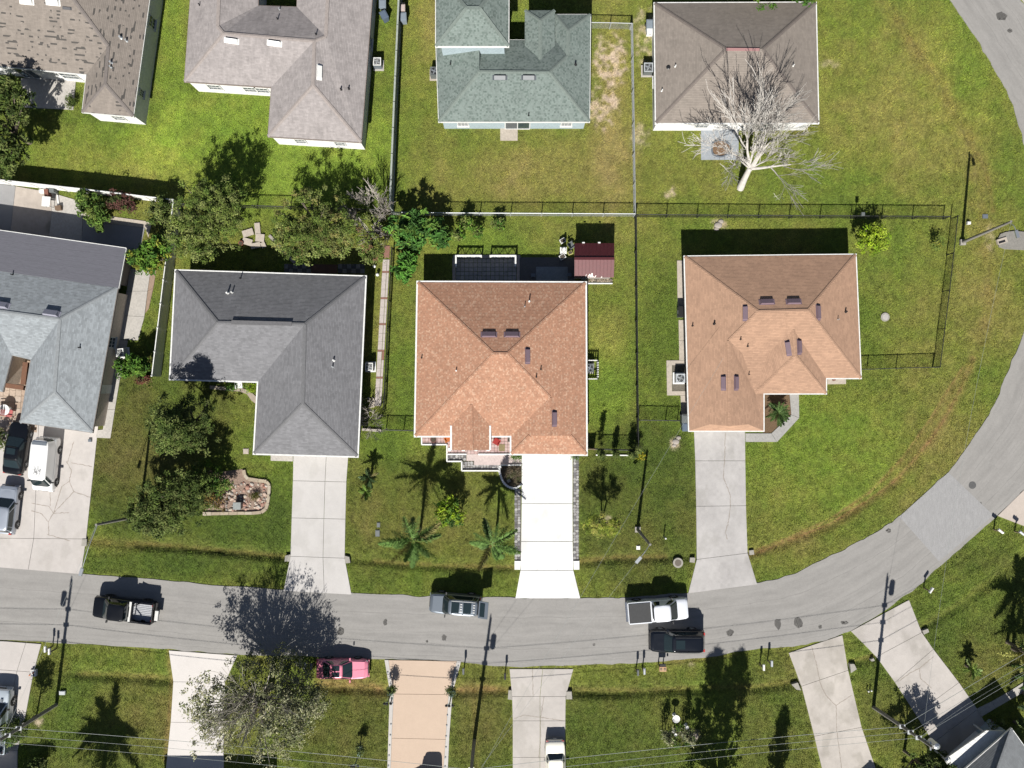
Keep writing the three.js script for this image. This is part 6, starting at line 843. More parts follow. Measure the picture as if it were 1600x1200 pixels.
// ---------------------------------------------------------------- poles and wires
function lampPole(label, base, top, h, arm, lampLen) {
  const b = P(...base), t = P(...top, h).sub(b), g = thing('street_lamp', label, 'street lamp', b); b.y = 0;
  mb().tube(V3(0, -0.2, 0), t.clone().multiplyScalar(0.5), 0.15, 0.125, 12).tube(t.clone().multiplyScalar(0.5), t, 0.125, 0.1, 12).to('pole', M.pole, g); mb().box(0, 0.12, 0, 0.5, 0.24, 0.5).to('base', M.headwall, g);
  const e = P(...arm, h + 0.25).sub(P(...base)), s = t.clone().multiplyScalar(0.97); mb().tube(s, s.clone().lerp(e, 0.5).setY(h + 0.2), 0.035, 0.03, 8).tube(s.clone().lerp(e, 0.5).setY(h + 0.2), e, 0.03, 0.03, 8).to('arm', M.alu, g);
  const d = e.clone().sub(s).setY(0).normalize(); mb().obox(e.clone().addScaledVector(d, 0.2), d.clone().multiplyScalar(0.32), V3(0, 0.06, 0), V3(-d.z, 0, d.x).multiplyScalar(0.13)).to('lamp_head', M.alu, g, 0.5); mb().obox(e.clone().addScaledVector(d, 0.24).setY(e.y - 0.075), d.clone().multiplyScalar(0.2), V3(0, 0.02, 0), V3(-d.z, 0, d.x).multiplyScalar(0.1)).to('lens', M.lampGlass, g);
  return t.clone().add(P(...base));
}
const lt1 = lampPole('street lamp with a long arm over the road at left', [219, 806], [150, 820], 7.3, [128, 890]);
const lt2 = lampPole('street lamp on the grass right of the white driveway', [996, 827], [1016, 851], 6.8, [1000, 872]);
const lt3 = lampPole('street lamp standing outside the black corner fence at right', [1503, 379], [1580, 346], 7.4, [1588, 362]);
function wirePole(label, base, top, h, can) {
  const b = P(...base), t = P(...top, h).sub(b), g = thing('utility_pole', label, 'utility pole', b), at = (y) => t.clone().multiplyScalar(y / h);
  for (let i = 0; i < 4; i++) { const m = mb(); m.tube(at(h * i / 4 - (i ? 0 : 0.2)), at(h * (i + 1) / 4), 0.17 - i * 0.015, 0.155 - i * 0.015, 12); m.to('pole', M.pole, g); }
  const c = at(can[0]).add(V3(can[1], 0, can[2])); mb().tube(c.clone().add(V3(0, -0.5, 0)), c.clone().add(V3(0, 0.45, 0)), 0.25, 0.25, 16).tube(c.clone().add(V3(0, 0.45, 0)), c.clone().add(V3(0, 0.55, 0)), 0.25, 0.1, 16).to('transformer', M.alu, g); mb().bar(c, at(can[0]), 0.08).bar(at(h - 0.4).add(V3(0, 0, -0.35)), at(h - 0.4).add(V3(0, 0, 0.35)), 0.1).to('bracket', M.alu, g);
  for (const y of [h - 0.1, h - 0.9, h - 1.4]) { const q = at(y); mb().cyl(q.x, y, q.z - 0.2, 0.07, 0.25, 10, 0.05).to('insulator', M.trim, g); }
  for (const y of [5.3, 6.7, 8.0]) { const q = at(y); mb().box(q.x, y, q.z, 0.5, 0.07, 0.34).to('cable_clamp', M.galv, g); }
  return (y) => at(y).add(b);
}
const wp1 = wirePole('utility pole leaning over the silver truck at the lower left', [88, 1101], [-37, 1180], 10.4, [8.8, -0.5, -0.1]);
const wp2 = wirePole('utility pole beside the tan driveway at the bottom', [741, 1157], [731, 1256], 10.6, [8.7, 0.5, 0.1]);
const wp3 = wirePole('utility pole with bright fittings between the two lower right driveways', [1365, 1105], [1458, 1168], 10.2, [9.4, 0.5, 0]);
function wire(label, a, b, sag, r = 0.022, mat = M.alu) { const m = mb(), n = 18; let p = a.clone(); for (let i = 1; i <= n; i++) { const t = i / n, q = a.clone().lerp(b, t); q.y -= sag * 4 * t * (1 - t); m.tube(p, q, r, r, 6, null, false); p = q; } return tag(m.to('overhead_wire', mat), label, 'wire'); }
const wireMat = std({ color: [0.26, 0.28, 0.27], roughness: 0.7, metalness: 0.2 });
const off1 = (y) => wp1(y).add(V3(-26, 0, -1)), off3 = (y) => wp3(y).add(V3(24, 0, -14));
for (const [y, n, r] of [[5.3, 'lowest', 0.018], [6.7, 'middle', 0.013], [8.0, 'highest', 0.013]]) {
  wire(n + ' of the three wires from the left pole to the bottom centre pole', wp1(y), wp2(y), 0.35, r, wireMat); wire(n + ' of the three wires from the bottom centre pole to the right pole', wp2(y), wp3(y), 0.35, r, wireMat);
  wire(n + ' of the three wires leaving the left pole beyond the left edge', wp1(y), off1(y), 0.2, r, wireMat); wire(n + ' of the three wires leaving the right pole beyond the right edge', wp3(y), off3(y), 0.2, r, wireMat);
}
wire('thin wire from the bottom centre pole across the road to the middle street lamp', wp2(7.4), lt2, 0.5, 0.008, wireMat); wire('thin wire from the left utility pole to the long armed street lamp', wp1(7.4), lt1, 0.3, 0.008, wireMat); wire('long thin wire from the right utility pole to the street lamp at the corner fence', wp3(8.6), lt3, 1.0, 0.008, wireMat); wire('second thin wire from the bottom centre pole slanting over the white driveway', wp2(8.6), P(1130, 560, 6.2), 0.8, 0.008, wireMat);
wire('service wire dropping from the right utility pole to the blue walled house', wp3(8.2), P(1600, 1050, 6), 0.4, 0.01, wireMat);

// ---------------------------------------------------------------- air conditioners, bins, mailboxes
function acUnit(label, px, py, s, o = {}) {
  const c = P(px, py, 0.8), g = thing('air_conditioner', label, 'air conditioner', V3(c.x, 0, c.z), o.turn ?? 0), h = 0.82; mb().box(0, 0.06, 0, s + 0.25, 0.12, s + 0.25).to('pad', o.pad || M.concrete, g);
  const m = mb(); m.box(0, h / 2 + 0.1, 0, s, h, s); m.to('casing', o.mat || M.plasticGrey, g); const t = mb(); for (const q of [-1, 1]) { t.box(q * (s / 2 - 0.035), h + 0.115, 0, 0.07, 0.03, s).box(0, h + 0.115, q * (s / 2 - 0.035), s - 0.14, 0.03, 0.07); } t.to('top_frame', o.top || M.trim, g);
  const f = mb(), r = s * 0.4; for (let i = 0; i < 20; i++) { const a = i / 20 * 6.283, b = (i + 1) / 20 * 6.283; f.tri(V3(0, h + 0.102, 0), V3(Math.cos(b) * r, h + 0.102, Math.sin(b) * r), V3(Math.cos(a) * r, h + 0.102, Math.sin(a) * r)); } f.to('fan_opening', M.black, g);
  const bl = mb(); for (let i = 0; i < 4; i++) { const a = i / 4 * 6.283 + 0.4; bl.obox(V3(Math.cos(a) * r * 0.5, h + 0.112, Math.sin(a) * r * 0.5), V3(Math.cos(a), 0, Math.sin(a)).multiplyScalar(r * 0.42), V3(0, 0.006, 0), V3(-Math.sin(a), 0.1, Math.cos(a)).multiplyScalar(r * 0.2)); } bl.cyl(0, h + 0.1, 0, r * 0.2, 0.03, 12); bl.to('fan', M.alu, g);
  const gr = mb(); for (let k = 1; k <= 3; k++) for (let i = 0; i < 20; i++) { const a = i / 20 * 6.283, b = (i + 1) / 20 * 6.283, q = r * k / 3; gr.bar(V3(Math.cos(a) * q, h + 0.135, Math.sin(a) * q), V3(Math.cos(b) * q, h + 0.135, Math.sin(b) * q), 0.012); } gr.to('grille', o.top || M.trim, g); return g;
}
const greyLt = std({ color: [0.34, 0.36, 0.38], roughness: 0.5 }), greyDk = std({ color: [0.09, 0.1, 0.1], roughness: 0.6 });
acUnit('air conditioner with a white top right of the pinkish beige roof', 589.5, 97, 0.72, { top: M.white });
acUnit('dark air conditioner on a pad left of the green roof', 679, 112, 0.78, { mat: greyDk, top: greyDk, pad: M.cream });
acUnit('grey air conditioner left of the taupe roof', 1013, 106, 0.82, { mat: greyDk, top: greyLt });
acUnit('air conditioner with a broken looking white frame by the blue grey house', 188, 551, 0.72, { top: M.white, mat: greyLt, pad: M.white, turn: 0.1 });
acUnit('white topped air conditioner in the shade right of the dark grey roof', 577, 573, 0.7, { top: M.white, pad: M.white });
acUnit('dark air conditioner inside a white picket screen by the speckled orange roof', 921, 575, 0.75, { mat: greyDk, top: greyDk, pad: M.concrete });
acUnit('pale air conditioner on a gravel bed left of the plain orange roof', 1063, 591, 0.82, { mat: greyLt, top: greyLt, pad: M.white });
{ const g = thing('picket_screen', 'white picket screen around the air conditioner of the speckled orange house', 'screen'); const a = [P(918, 563, 1), P(934.5, 563, 1), P(934.5, 592, 1), P(918, 592, 1)]; for (let i = 0; i < 3; i++) { const p = a[i], q = a[i + 1], n = Math.round(p.distanceTo(q) / 0.2); for (let k = 0; k <= n; k++) { const u = p.clone().lerp(q, k / n); mb().box(u.x, 0.5, u.z, 0.09, 1, 0.09).to('picket', M.white, g); } mb().bar(p.clone().setY(0.85), q.clone().setY(0.85), 0.06, 0.1).bar(p.clone().setY(0.25), q.clone().setY(0.25), 0.06, 0.1).to('rail', M.white, g); } }
function bin(label, px, py, mat, turn = 0, s = 1) {
  const c = P(px, py, 0.9), g = thing('wheeled_bin', label, 'trash bin', V3(c.x, 0.03, c.z), turn), q = (k, y) => [[-1, -1], [1, -1], [1, 1], [-1, 1]].map(([x, z]) => V3(x * 0.29 * k * s, y, z * 0.34 * k * s)); const m = mb(); loft(m, [q(0.8, 0.06), q(1, 0.95)], true); m.to('body', mat, g); mb().box(0, 1.0, 0.02, 0.62 * s, 0.08, 0.76 * s).box(0, 1.05, 0, 0.46 * s, 0.05, 0.56 * s).to('lid', mat, g); for (const x of [-0.26, 0.26]) mb().tube(V3(x - 0.03, 0.12, -0.3), V3(x + 0.03, 0.12, -0.3), 0.12, 0.12, 14).to('wheel', M.rubber, g); mb().tube(V3(-0.24, 0.98, -0.42), V3(0.24, 0.98, -0.42), 0.02, 0.02, 8).to('handle', M.black, g); return g;
}
const binBlue = std({ color: [0.075, 0.1, 0.14], roughness: 0.5 }), binGrey = std({ color: [0.16, 0.19, 0.22], roughness: 0.5 });
bin('grey trash bin at the top edge by the wooden fence, farthest up', 598, 7, binGrey); bin('dark blue trash bin tilted below the grey one by the pinkish house', 600, 24, binBlue, 0.5); bin('grey trash bin right of the wooden fence at the top', 630, 27, binGrey, 0.05); bin('pinkish box like bin above the grey one right of the wooden fence', 629, 13, std({ color: [0.36, 0.3, 0.28], roughness: 0.6 }), 0, 0.8);
bin('grey trash bin with its lid left of the taupe roof', 1015, 38, binGrey); bin('dark grey trash bin at the garage corner of the plain orange house', 1071, 667, binBlue); bin('black trash bin behind the grey one left of the plain orange house', 1070, 654, greyDk);
{ const c = P(1016, 48, 0.6), g = thing('utility_box', 'white box in front of the grey bin left of the taupe roof', 'box', V3(c.x, 0, c.z)); mb().box(0, 0.35, 0, 0.58, 0.7, 0.52).to('casing', M.white, g); mb().box(0, 0.72, 0, 0.64, 0.05, 0.58).to('lid', M.white, g); mb().box(0, 0.5, 0.27, 0.2, 0.04, 0.04).to('latch', M.plasticGrey, g); }
{ const c = P(1066, 487, 0.9), g = thing('storage_box', 'black topped storage box beside the cream path of the plain orange house', 'box', V3(c.x, 0, c.z)); mb().box(0, 0.4, 0, 0.62, 0.8, 0.9).to('casing', greyDk, g); mb().box(0, 0.83, 0, 0.68, 0.06, 0.98).to('lid', M.black, g); mb().box(-0.33, 0.6, 0, 0.03, 0.05, 0.3).to('handle', M.alu, g); }
function mailbox(label, px, py, mat, o = {}) { // seen from above at box height
  const h = o.h ?? 1.15, c = P(px, py, h), g = thing('mailbox', label, 'mailbox', V3(c.x, 0, c.z), o.turn ?? 0); mb().box(0, h / 2 - 0.15, 0.1, 0.1, h, 0.1).to('post', o.post || M.wood, g);
  const m = mb(), R = 0.1, L = 0.26, ring = (z) => { const r = [V3(-R, 0, z), V3(R, 0, z)]; for (let i = 0; i <= 8; i++) { const a = i / 8 * Math.PI; r.push(V3(Math.cos(a) * R, 0.12 + Math.sin(a) * R, z)); } return r.map((p) => p.setY(p.y + h - 0.1)); }; loft(m, [ring(-L), ring(L)]); m.to('box', mat, g); mb().box(0, h, -L - 0.012, 0.19, 0.2, 0.015).to('door', mat, g); mb().box(R + 0.015, h + 0.08, 0, 0.01, 0.12, 0.04).to('flag', M.red, g); return g;
}
for (const [x, y, m, l, o] of [[70.5, 1014.5, M.white, 'white mailbox, left one of the pair beside the lower left driveway', {}], [77, 1018, M.white, 'white mailbox, right one of the pair beside the lower left driveway', {}], [476, 1041, M.white, 'white mailbox under the big olive tree left of the pink car', {}], [486, 1042, greyDk, 'dark mailbox close behind the pink car', {}], [724, 1049, greyDk, 'dark mailbox at the upper right corner of the tan driveway', {}], [789, 1057, M.black, 'black mailbox on the left side of the cream sedan driveway', {}], [997, 1051, greyDk, 'dark green mailbox, left of the pair below the black sport utility', {}], [1007, 1049, greyLt, 'grey mailbox, right of the pair below the black sport utility', {}], [1193.5, 1043, M.white, 'white mailbox right of the tall conifer shadow', {}], [1206, 1037, greyLt, 'grey mailbox next to the white one right of the conifer shadow', {}], [1455, 922.5, M.white, 'white mailbox on the verge above the wide lower right driveway', { turn: -0.6 }], [1564, 830, M.white, 'white mailbox near the right edge driveway', { turn: 0.9 }], [1597, 833, greyLt, 'grey mailbox at the right edge below the driveway', { turn: 0.9 }]]) mailbox(l, x, y, m, o);
{ const c = P(1035.5, 1043, 1), g = thing('newspaper_box', 'tan double mailbox on two posts in the lower verge', 'mailbox', V3(c.x, 0, c.z)); for (const x of [-0.22, 0.22]) mb().box(x, 0.5, -0.05, 0.09, 1.0, 0.09).to('post', M.black, g); const t = std({ color: A(222, 176, 130, 2), roughness: 0.6 }); mb().box(0, 1.0, 0.12, 0.62, 0.24, 0.42).to('box', t, g); for (const x of [-0.16, 0.16]) mb().box(x, 1.135, 0.12, 0.2, 0.03, 0.2).to('lid', M.wood, g); mb().box(0, 1.0, -0.2, 0.5, 0.16, 0.22).to('shelf', M.black, g); }
// three headed garden lamp posts
function lampPost(label, px, py) { const b = P(px, py), g = thing('lamp_post', label, 'lamp post', b), v = std({ color: A(120, 150, 140, 2), roughness: 0.6, metalness: 0.2 }); mb().cyl(0, -0.05, 0, 0.2, 0.25, 12, 0.12).cyl(0, 0.2, 0, 0.06, 1.75, 10, 0.045).to('post', v, g); for (let i = 0; i < 3; i++) { const a = i / 3 * 6.283 + 0.5, x = i === 2 ? 0 : Math.cos(a + i * 1) * 0.32, z = i === 2 ? 0 : Math.sin(a) * 0.2, y = i === 2 ? 2.15 : 1.85; mb().tube(V3(0, 1.75, 0), V3(x, y - 0.12, z), 0.025, 0.02, 6).to('arm', v, g); mb().cyl(x, y - 0.12, z, 0.07, 0.22, 8, 0.1).to('lantern', M.lampGlass, g); mb().cyl(x, y + 0.1, z, 0.13, 0.1, 8, 0.02).to('lantern_cap', M.black, g); } return g; }
lampPost('green lamp post with three lanterns on the left border of the tan driveway', 611, 1084); lampPost('green lamp post with three lanterns on the right border of the tan driveway', 705, 1087); lampPost('green lamp post with three lanterns on the lawn left of the tan driveway', 561, 1179);
for (const [x, y, l] of [[611, 1080, 'dark leafy plant around the left lamp post of the tan driveway'], [704.5, 1082, 'dark leafy plant around the right lamp post of the tan driveway'], [563, 1172, 'dark plant around the lamp post on the lower lawn']]) leafTree('shrub', l, 'shrub', [x, y - 2, 1.1], [[0, 0, 0, 0.34, 0.6, 0.34]], { colors: [...DARK, A(110, 130, 110, 1.7)], clumps: 24, per: 22, leaf: 0.07, r: 0.02, trunk: 0.6 });
// concrete ends of the ditch pipes
for (const [p, l] of [[[[446, 868], [454.6, 866], [453, 877], [445, 877]], 'left of the pale driveway by the dark grey house'], [[[539, 868], [546, 870], [547.5, 879], [539.5, 880]], 'right of the pale driveway by the dark grey house'], [[[1078, 871], [1086, 871], [1085, 879], [1077, 878]], 'left of the grey weathered driveway'], [[[1170, 860], [1177, 859], [1178, 866], [1171, 867]], 'right of the grey weathered driveway'], [[[129, 842], [136.5, 842], [136, 853], [128, 853]], 'beside the wide cracked driveway'], [[[794.5, 1078], [799.5, 1078], [800.5, 1093], [793.5, 1092]], 'left of the cream sedan driveway'], [[[885, 1080], [893, 1080], [894, 1092], [884.5, 1092]], 'right of the cream sedan driveway'], [[[1236, 1069], [1246, 1066], [1251, 1078], [1244, 1077]], 'left of the cracked driveway by the slim conifer shadow'], [[[1327.5, 1037], [1334, 1037], [1338, 1045], [1329, 1051]], 'between the two lower right driveways'], [[[1360, 1030], [1364.5, 1028], [1366, 1032], [1361, 1033]], 'left edge of the wide lower right driveway'], [[[1441, 985], [1449, 982], [1451, 987], [1443, 991]], 'right edge of the wide lower right driveway']]) tag(flat(p, -0.5, 0.1, 'headwall', M.headwall), 'concrete pipe end in the ditch ' + l, 'headwall', null);
// lids and small markers in the grass
function lid(name, label, px, py, r, mat, y = 0.06) { const c = P(px, py), g = thing(name, label, 'lid', c); mb().cyl(0, -0.3, 0, r, 0.3 + y, 24).to('ring', M.headwall, g); mb().cyl(0, y - 0.04, 0, r * 0.66, 0.05, 20).to('cover', mat, g); hard.push([0, 1, 2, 3, 4, 5].map((i) => V3(c.x + Math.cos(i) * r, 0, c.z + Math.sin(i) * r))); return g; }
lid('storm_drain', 'round concrete storm drain with a dark cover near the grey weathered driveway', 1059, 879, 0.46, std({ color: [0.1, 0.085, 0.07], roughness: 0.9 }), 0.14); lid('well_lid', 'round pale lid in the middle of the corner yard', 1382.5, 495.5, 0.4, std({ color: [0.4, 0.38, 0.36], roughness: 0.9, map: grainMap }), 0.1);
{ const c = P(1519, 758), m = mb(); m.cyl(c.x, 0.02, c.z, 0.34, 0.022, 24).to('x', std({ color: A(112, 112, 112), roughness: 0.8, map: grainMap })).name = numbered('manhole_cover'); tag(scene.children[scene.children.length - 1], 'dark round manhole cover in the asphalt of the bend', 'manhole cover'); }
for (const [x, y, w, d, h, mt, l] of [[997, 855.5, 0.34, 0.36, 0.1, M.white, 'small white square meter lid on the grass by the middle street lamp'], [99, 1081.5, 0.55, 0.36, 0.2, M.galv, 'small pale utility lid beside the left wire pole shadow'], [591.5, 820, 0.3, 0.45, 0.06, greyDk, 'upper of two dark plates in the lawn left of the palms'], [590, 833, 0.4, 0.6, 0.06, greyDk, 'lower of two dark plates in the lawn left of the palms'], [1512, 349, 0.3, 0.25, 0.25, M.white, 'small white box at the foot of the corner street lamp'], [1539, 338, 0.5, 0.4, 0.05, M.plasticGrey, 'flat grey lid in the grass right of the corner fence'], [384.5, 705, 0.5, 0.5, 0.06, M.cream, 'small square paver beside the dark grey house'], [142, 688, 0.3, 0.25, 0.2, M.plasticGrey, 'small grey box on the cracked driveway']]) { const c = P(x, y), g = thing('ground_box', l, 'lid', c); mb().box(0, h / 2, 0, w, h, d).to('casing', mt, g); mb().box(0, h + 0.012, 0, w * 0.84, 0.03, d * 0.84).to('lid', mt, g); }
for (const [x, y, h, r, l] of [[1037, 838, 0.95, 0.09, 'short white topped post on the lawn beside the storm drain'], [1354.5, 1078, 0.35, 0.08, 'left of two small white markers by the right wire pole'], [1359, 1077, 0.35, 0.08, 'right of two small white markers by the right wire pole'], [612, 1095, 0.3, 0.1, 'white garden ball left of the tan driveway'], [586, 417, 0.4, 0.16, 'upper white globe left of the long side path'], [591, 430, 0.4, 0.16, 'lower white globe left of the long side path']]) { const c = P(x, y), g = thing('marker_post', l, 'post', c); mb().cyl(0, -0.1, 0, r * 0.6, h + 0.1, 10).to('post', M.plasticGrey, g); const s = new THREE.SphereGeometry(r, 14, 10); s.translate(0, h, 0); add('cap', s, M.white, g); }
// ---------------------------------------------------------------- things in the yards
{ // red metal shed
  const g = thing('garden_shed', 'small red metal garden shed with worn paint along its lower edge', 'shed'), rm = std({ color: A(112, 46, 52, 2), roughness: 0.55, metalness: 0.2, map: grainMap }), e = 2.1, r = 2.75;
  const X0 = 897.5, X1 = 960, n0 = [P(X0, 380, e), P(X1, 380, e)], rg = [P(X0, 404, r), P(X1, 404, r)], s0 = [P(X0, 433.5, e), P(X1 - 1, 433.5, e)];
  const walls = inset([n0[0], n0[1], s0[1], s0[0]].map((p) => p.clone()), 0.15); mb().poly(walls, 0, e + 0.05).to('wall', std({ color: A(190, 180, 172), map: grainMap }), g); hard.push(walls);
  const N = 11; for (const [a, b] of [[n0, rg], [s0, rg]]) for (let k = 0; k < N; k++) { const at = (l, t) => l[0].clone().lerp(l[1], t), t0 = k / N, t1 = (k + 1) / N, m = mb(), u = V3(0, 0.03, 0), w = 0.16 / N; m.quad(at(a, t0), at(a, t1), at(b, t1), at(b, t0)); m.quad(at(a, t0 + 0.0005).add(u), at(a, t0 + w).add(u), at(b, t0 + w).add(u), at(b, t0 + 0.0005).add(u)); m.quad(at(a, t0 + w).add(u), at(a, t0 + w * 1.3), at(b, t0 + w * 1.3), at(b, t0 + w).add(u)); m.quad(at(a, t0), at(a, t0 + 0.0005).add(u), at(b, t0 + 0.0005).add(u), at(b, t0)); m.to('roof_sheet', rm, g); }
  mb().bar(rg[0].clone().setY(r + 0.02), rg[1].clone().setY(r + 0.02), 0.22, 0.05).to('ridge_cap', rm, g); mb().box(n0[0].x + 0.8, 2.2, n0[0].z - 0.03, 0.22, 0.08, 0.1).box(n0[0].x + 2.2, 2.2, n0[0].z - 0.03, 0.22, 0.08, 0.1).to('bracket', M.white, g);
  seed(12); const pm = mb(), dir = rg[0].clone().sub(s0[0]), nn = V3(0, 1, 0.46).normalize(), px = (t, v) => s0[0].clone().lerp(s0[1], t).addScaledVector(dir, v).addScaledVector(nn, 0.036); // bare metal where the paint has come off
  for (let k = 0; k < 13; k++) { const t = rr(0.3, 0.9) * (k < 6 ? 0.7 : 1), w = rr(0.012, 0.05), h = rr(0.04, 0.2) * (t < 0.6 ? 1.2 : 0.6), s = rr(-0.02, 0.05); pm.quad(px(t, 0), px(t + w, 0), px(t + w * 0.7 + s, h), px(t + s, h)); } pm.to('bare_patch', std({ color: [0.62, 0.56, 0.52], roughness: 0.6 }), g); mb().bar(P(918, 443, 0.06), P(957, 443, 0.06), 0.1, 0.14).to('edging', M.white, g);
}
{ const g = thing('gravel_strip', 'pebbly strip along the front of the red shed', 'gravel'); seed(19); const ms = [[150, 138, 120], [190, 176, 156], [110, 100, 88], [170, 150, 130]].map((c) => std({ color: A(...c), roughness: 0.95 })), geo = new THREE.IcosahedronGeometry(1, 0); for (let i = 0; i < 120; i++) { const c = P(rr(917, 957), rr(436, 441)), s = rr(0.05, 0.1), m = add('stone', geo, ms[(rnd() * 4) | 0], g); m.position.set(c.x, 0.02, c.z); m.scale.set(s, s * 0.6, s * rr(0.7, 1.1)); m.rotation.y = rnd() * 6; } }
// low white railings with diagonal braces on the terrace edge
for (const [x0, x1, l] of [[713.5, 752.5, 'left'], [766.5, 805.5, 'right']]) {
  const h = 0.95, a = P(x0, 402.5), b = P(x1, 402.5), g = thing('railing', 'white braced railing on the terrace edge, ' + l + ' of the opening', 'railing'); const Y = (p, y) => p.clone().setY(y);
  for (const [k, t] of [0, 1].entries()) { const q = a.clone().lerp(b, t); mb().box(q.x, h / 2 + 0.04, q.z, 0.12, h + 0.14, 0.12).to('post', M.white, g); }
  for (const y of [h, 0.2]) mb().bar(Y(a, y), Y(b, y), y > 0.5 ? 0.16 : 0.07, 0.08).to('rail', M.white, g);
  const n = 6; for (let k = 0; k < n; k++) { const p = a.clone().lerp(b, k / n), q = a.clone().lerp(b, (k + 1) / n); mb().bar(Y(p, k % 2 ? h : 0.2), Y(q, k % 2 ? 0.2 : h), 0.05, 0.05).to('brace', M.white, g); if (k) mb().bar(Y(p, 0.2), Y(p, h), 0.035, 0.035).to('baluster', M.white, g); }
  const ex = l === 'left' ? a : b, e2 = P(l === 'left' ? x0 : x1, 418); mb().bar(Y(ex, h), Y(e2, h), 0.14, 0.08).bar(Y(ex, 0.2), Y(e2, 0.2), 0.07, 0.07).to('side_rail', M.white, g); mb().box(e2.x, h / 2, e2.z, 0.12, h, 0.12).to('post', M.white, g);
}
function chair(label, px, py, mat, turn, s = 1) { const c = P(px, py), g = thing('garden_chair', label, 'chair', V3(c.x, 0.11, c.z), turn); mb().box(0, 0.42 * s, 0, 0.55 * s, 0.05, 0.55 * s).to('seat', mat, g); const b = mb(); for (let k = 0; k < 5; k++) b.obox(V3((k - 2) * 0.115 * s, 0.75 * s, -0.3 * s), V3(0.045 * s, 0, 0), V3(0, 0.32 * s, -0.1 * s), V3(0, 0, 0.012)); b.to('backrest', mat, g); for (const x of [-1, 1]) { for (const z of [-1, 1]) mb().box(x * 0.25 * s, 0.21 * s, z * 0.24 * s, 0.05, 0.42 * s, 0.05).to('leg', mat, g); mb().box(x * 0.3 * s, 0.62 * s, 0, 0.08, 0.03, 0.6 * s).to('armrest', mat, g); } return g; }
const redW = std({ color: A(178, 40, 32, 2), roughness: 0.5 }), orangeW = std({ color: A(206, 110, 34, 2), roughness: 0.6 }), brownW = std({ color: A(140, 90, 74, 2), roughness: 0.7 });
chair('red garden chair on the pink porch right of the gable', 776, 690, redW, -0.5, 0.9); chair('small orange chair on the pink porch left of the gable', 700, 686, orangeW, 0.4, 0.8); chair('white chair at the entry of the dark grey house', 377, 602, M.white, 0.1, 1); chair('red and white chair at the round table in the pinkish court', 21, 645, std({ color: A(214, 120, 116), roughness: 0.6 }), 1.4);
{ const c = P(15, 640), g = thing('garden_table', 'round white table in the pinkish paver court', 'table', V3(c.x, 0.05, c.z)); mb().cyl(0, 0.7, 0, 0.5, 0.04, 24).to('tabletop', M.white, g); mb().cyl(0, 0, 0, 0.05, 0.7, 10).cyl(0, 0, 0, 0.3, 0.04, 16).to('pedestal', M.white, g); }
chair('white chair left of the round table in the pinkish court', 6, 640, M.white, -1.5); tag(flat([[779.5, 694], [789, 694], [789, 704.5], [779.5, 704.5]], 0.1, 0.125, 'doormat', std({ color: A(176, 160, 118), roughness: 1, map: grainMap })), 'square olive mat on the pink porch right of the gable', 'mat');
function pot(label, px, py, r, mat, y = 0.1) { const c = P(px, py), g = thing('planter_pot', label, 'pot', V3(c.x, y, c.z)); const lg = new THREE.LatheGeometry([[0, 0], [0.7, 0], [1, 1.3], [1.08, 1.35], [1.0, 1.42], [0.9, 1.3], [0, 1.25]].map(([a, b]) => new THREE.Vector2(a * r, b * r)), 18); add('pot', lg, mat, g); const t = mb(); t.cyl(0, r * 1.22, 0, r * 0.88, 0.03, 16); t.to('soil', std({ color: [0.05, 0.035, 0.025], roughness: 1 }), g); return g; }
pot('brown pot on the pink walk at the left of the porch', 678, 686, 0.28, brownW); pot('dark slim pot by the right porch wall', 796, 687, 0.18, greyDk); pot('terracotta pot beside the white slabs between the olive trees', 378, 381, 0.22, std({ color: A(170, 96, 70), roughness: 0.8 }), 0); pot('dark purple pot at the thin tree by the side path', 592, 362, 0.3, std({ color: A(80, 40, 60), roughness: 0.6 }), 0);
{ // scalloped bed by the driveway
  const g = thing('flower_bed', 'round dark flower bed with a white scalloped edge beside the white driveway', 'flower bed'); const pts = [[782, 727.5], [780, 735], [782, 742], [784, 748], [787, 754], [792, 759], [798, 762], [805, 763], [811, 760], [814.5, 756], [814.5, 727.5]]; mb().poly(hardPx(pts), -0.1, 0.03).to('soil', std({ color: A(96, 84, 66), roughness: 1, map: grainMap, bumpMap: grainBump, bumpScale: 0.02 }), g);
  for (let i = 0; i + 1 < pts.length - 1; i++) for (let k = 0; k < 2; k++) { const p = P(lerp(pts[i][0], pts[i + 1][0], k / 2), lerp(pts[i][1], pts[i + 1][1], k / 2)), q = P(lerp(pts[i][0], pts[i + 1][0], (k + 1) / 2), lerp(pts[i][1], pts[i + 1][1], (k + 1) / 2)), m = p.clone().lerp(q, 0.5); mb().cyl(m.x, -0.05, m.z, p.distanceTo(q) * 0.55, 0.19, 12).to('edge_stone', M.white, g); }
  mb().box(P(795, 751).x, 0.06, P(795, 751).z, 0.3, 0.14, 0.25, 0.5).to('stone', M.headwall, g);
}
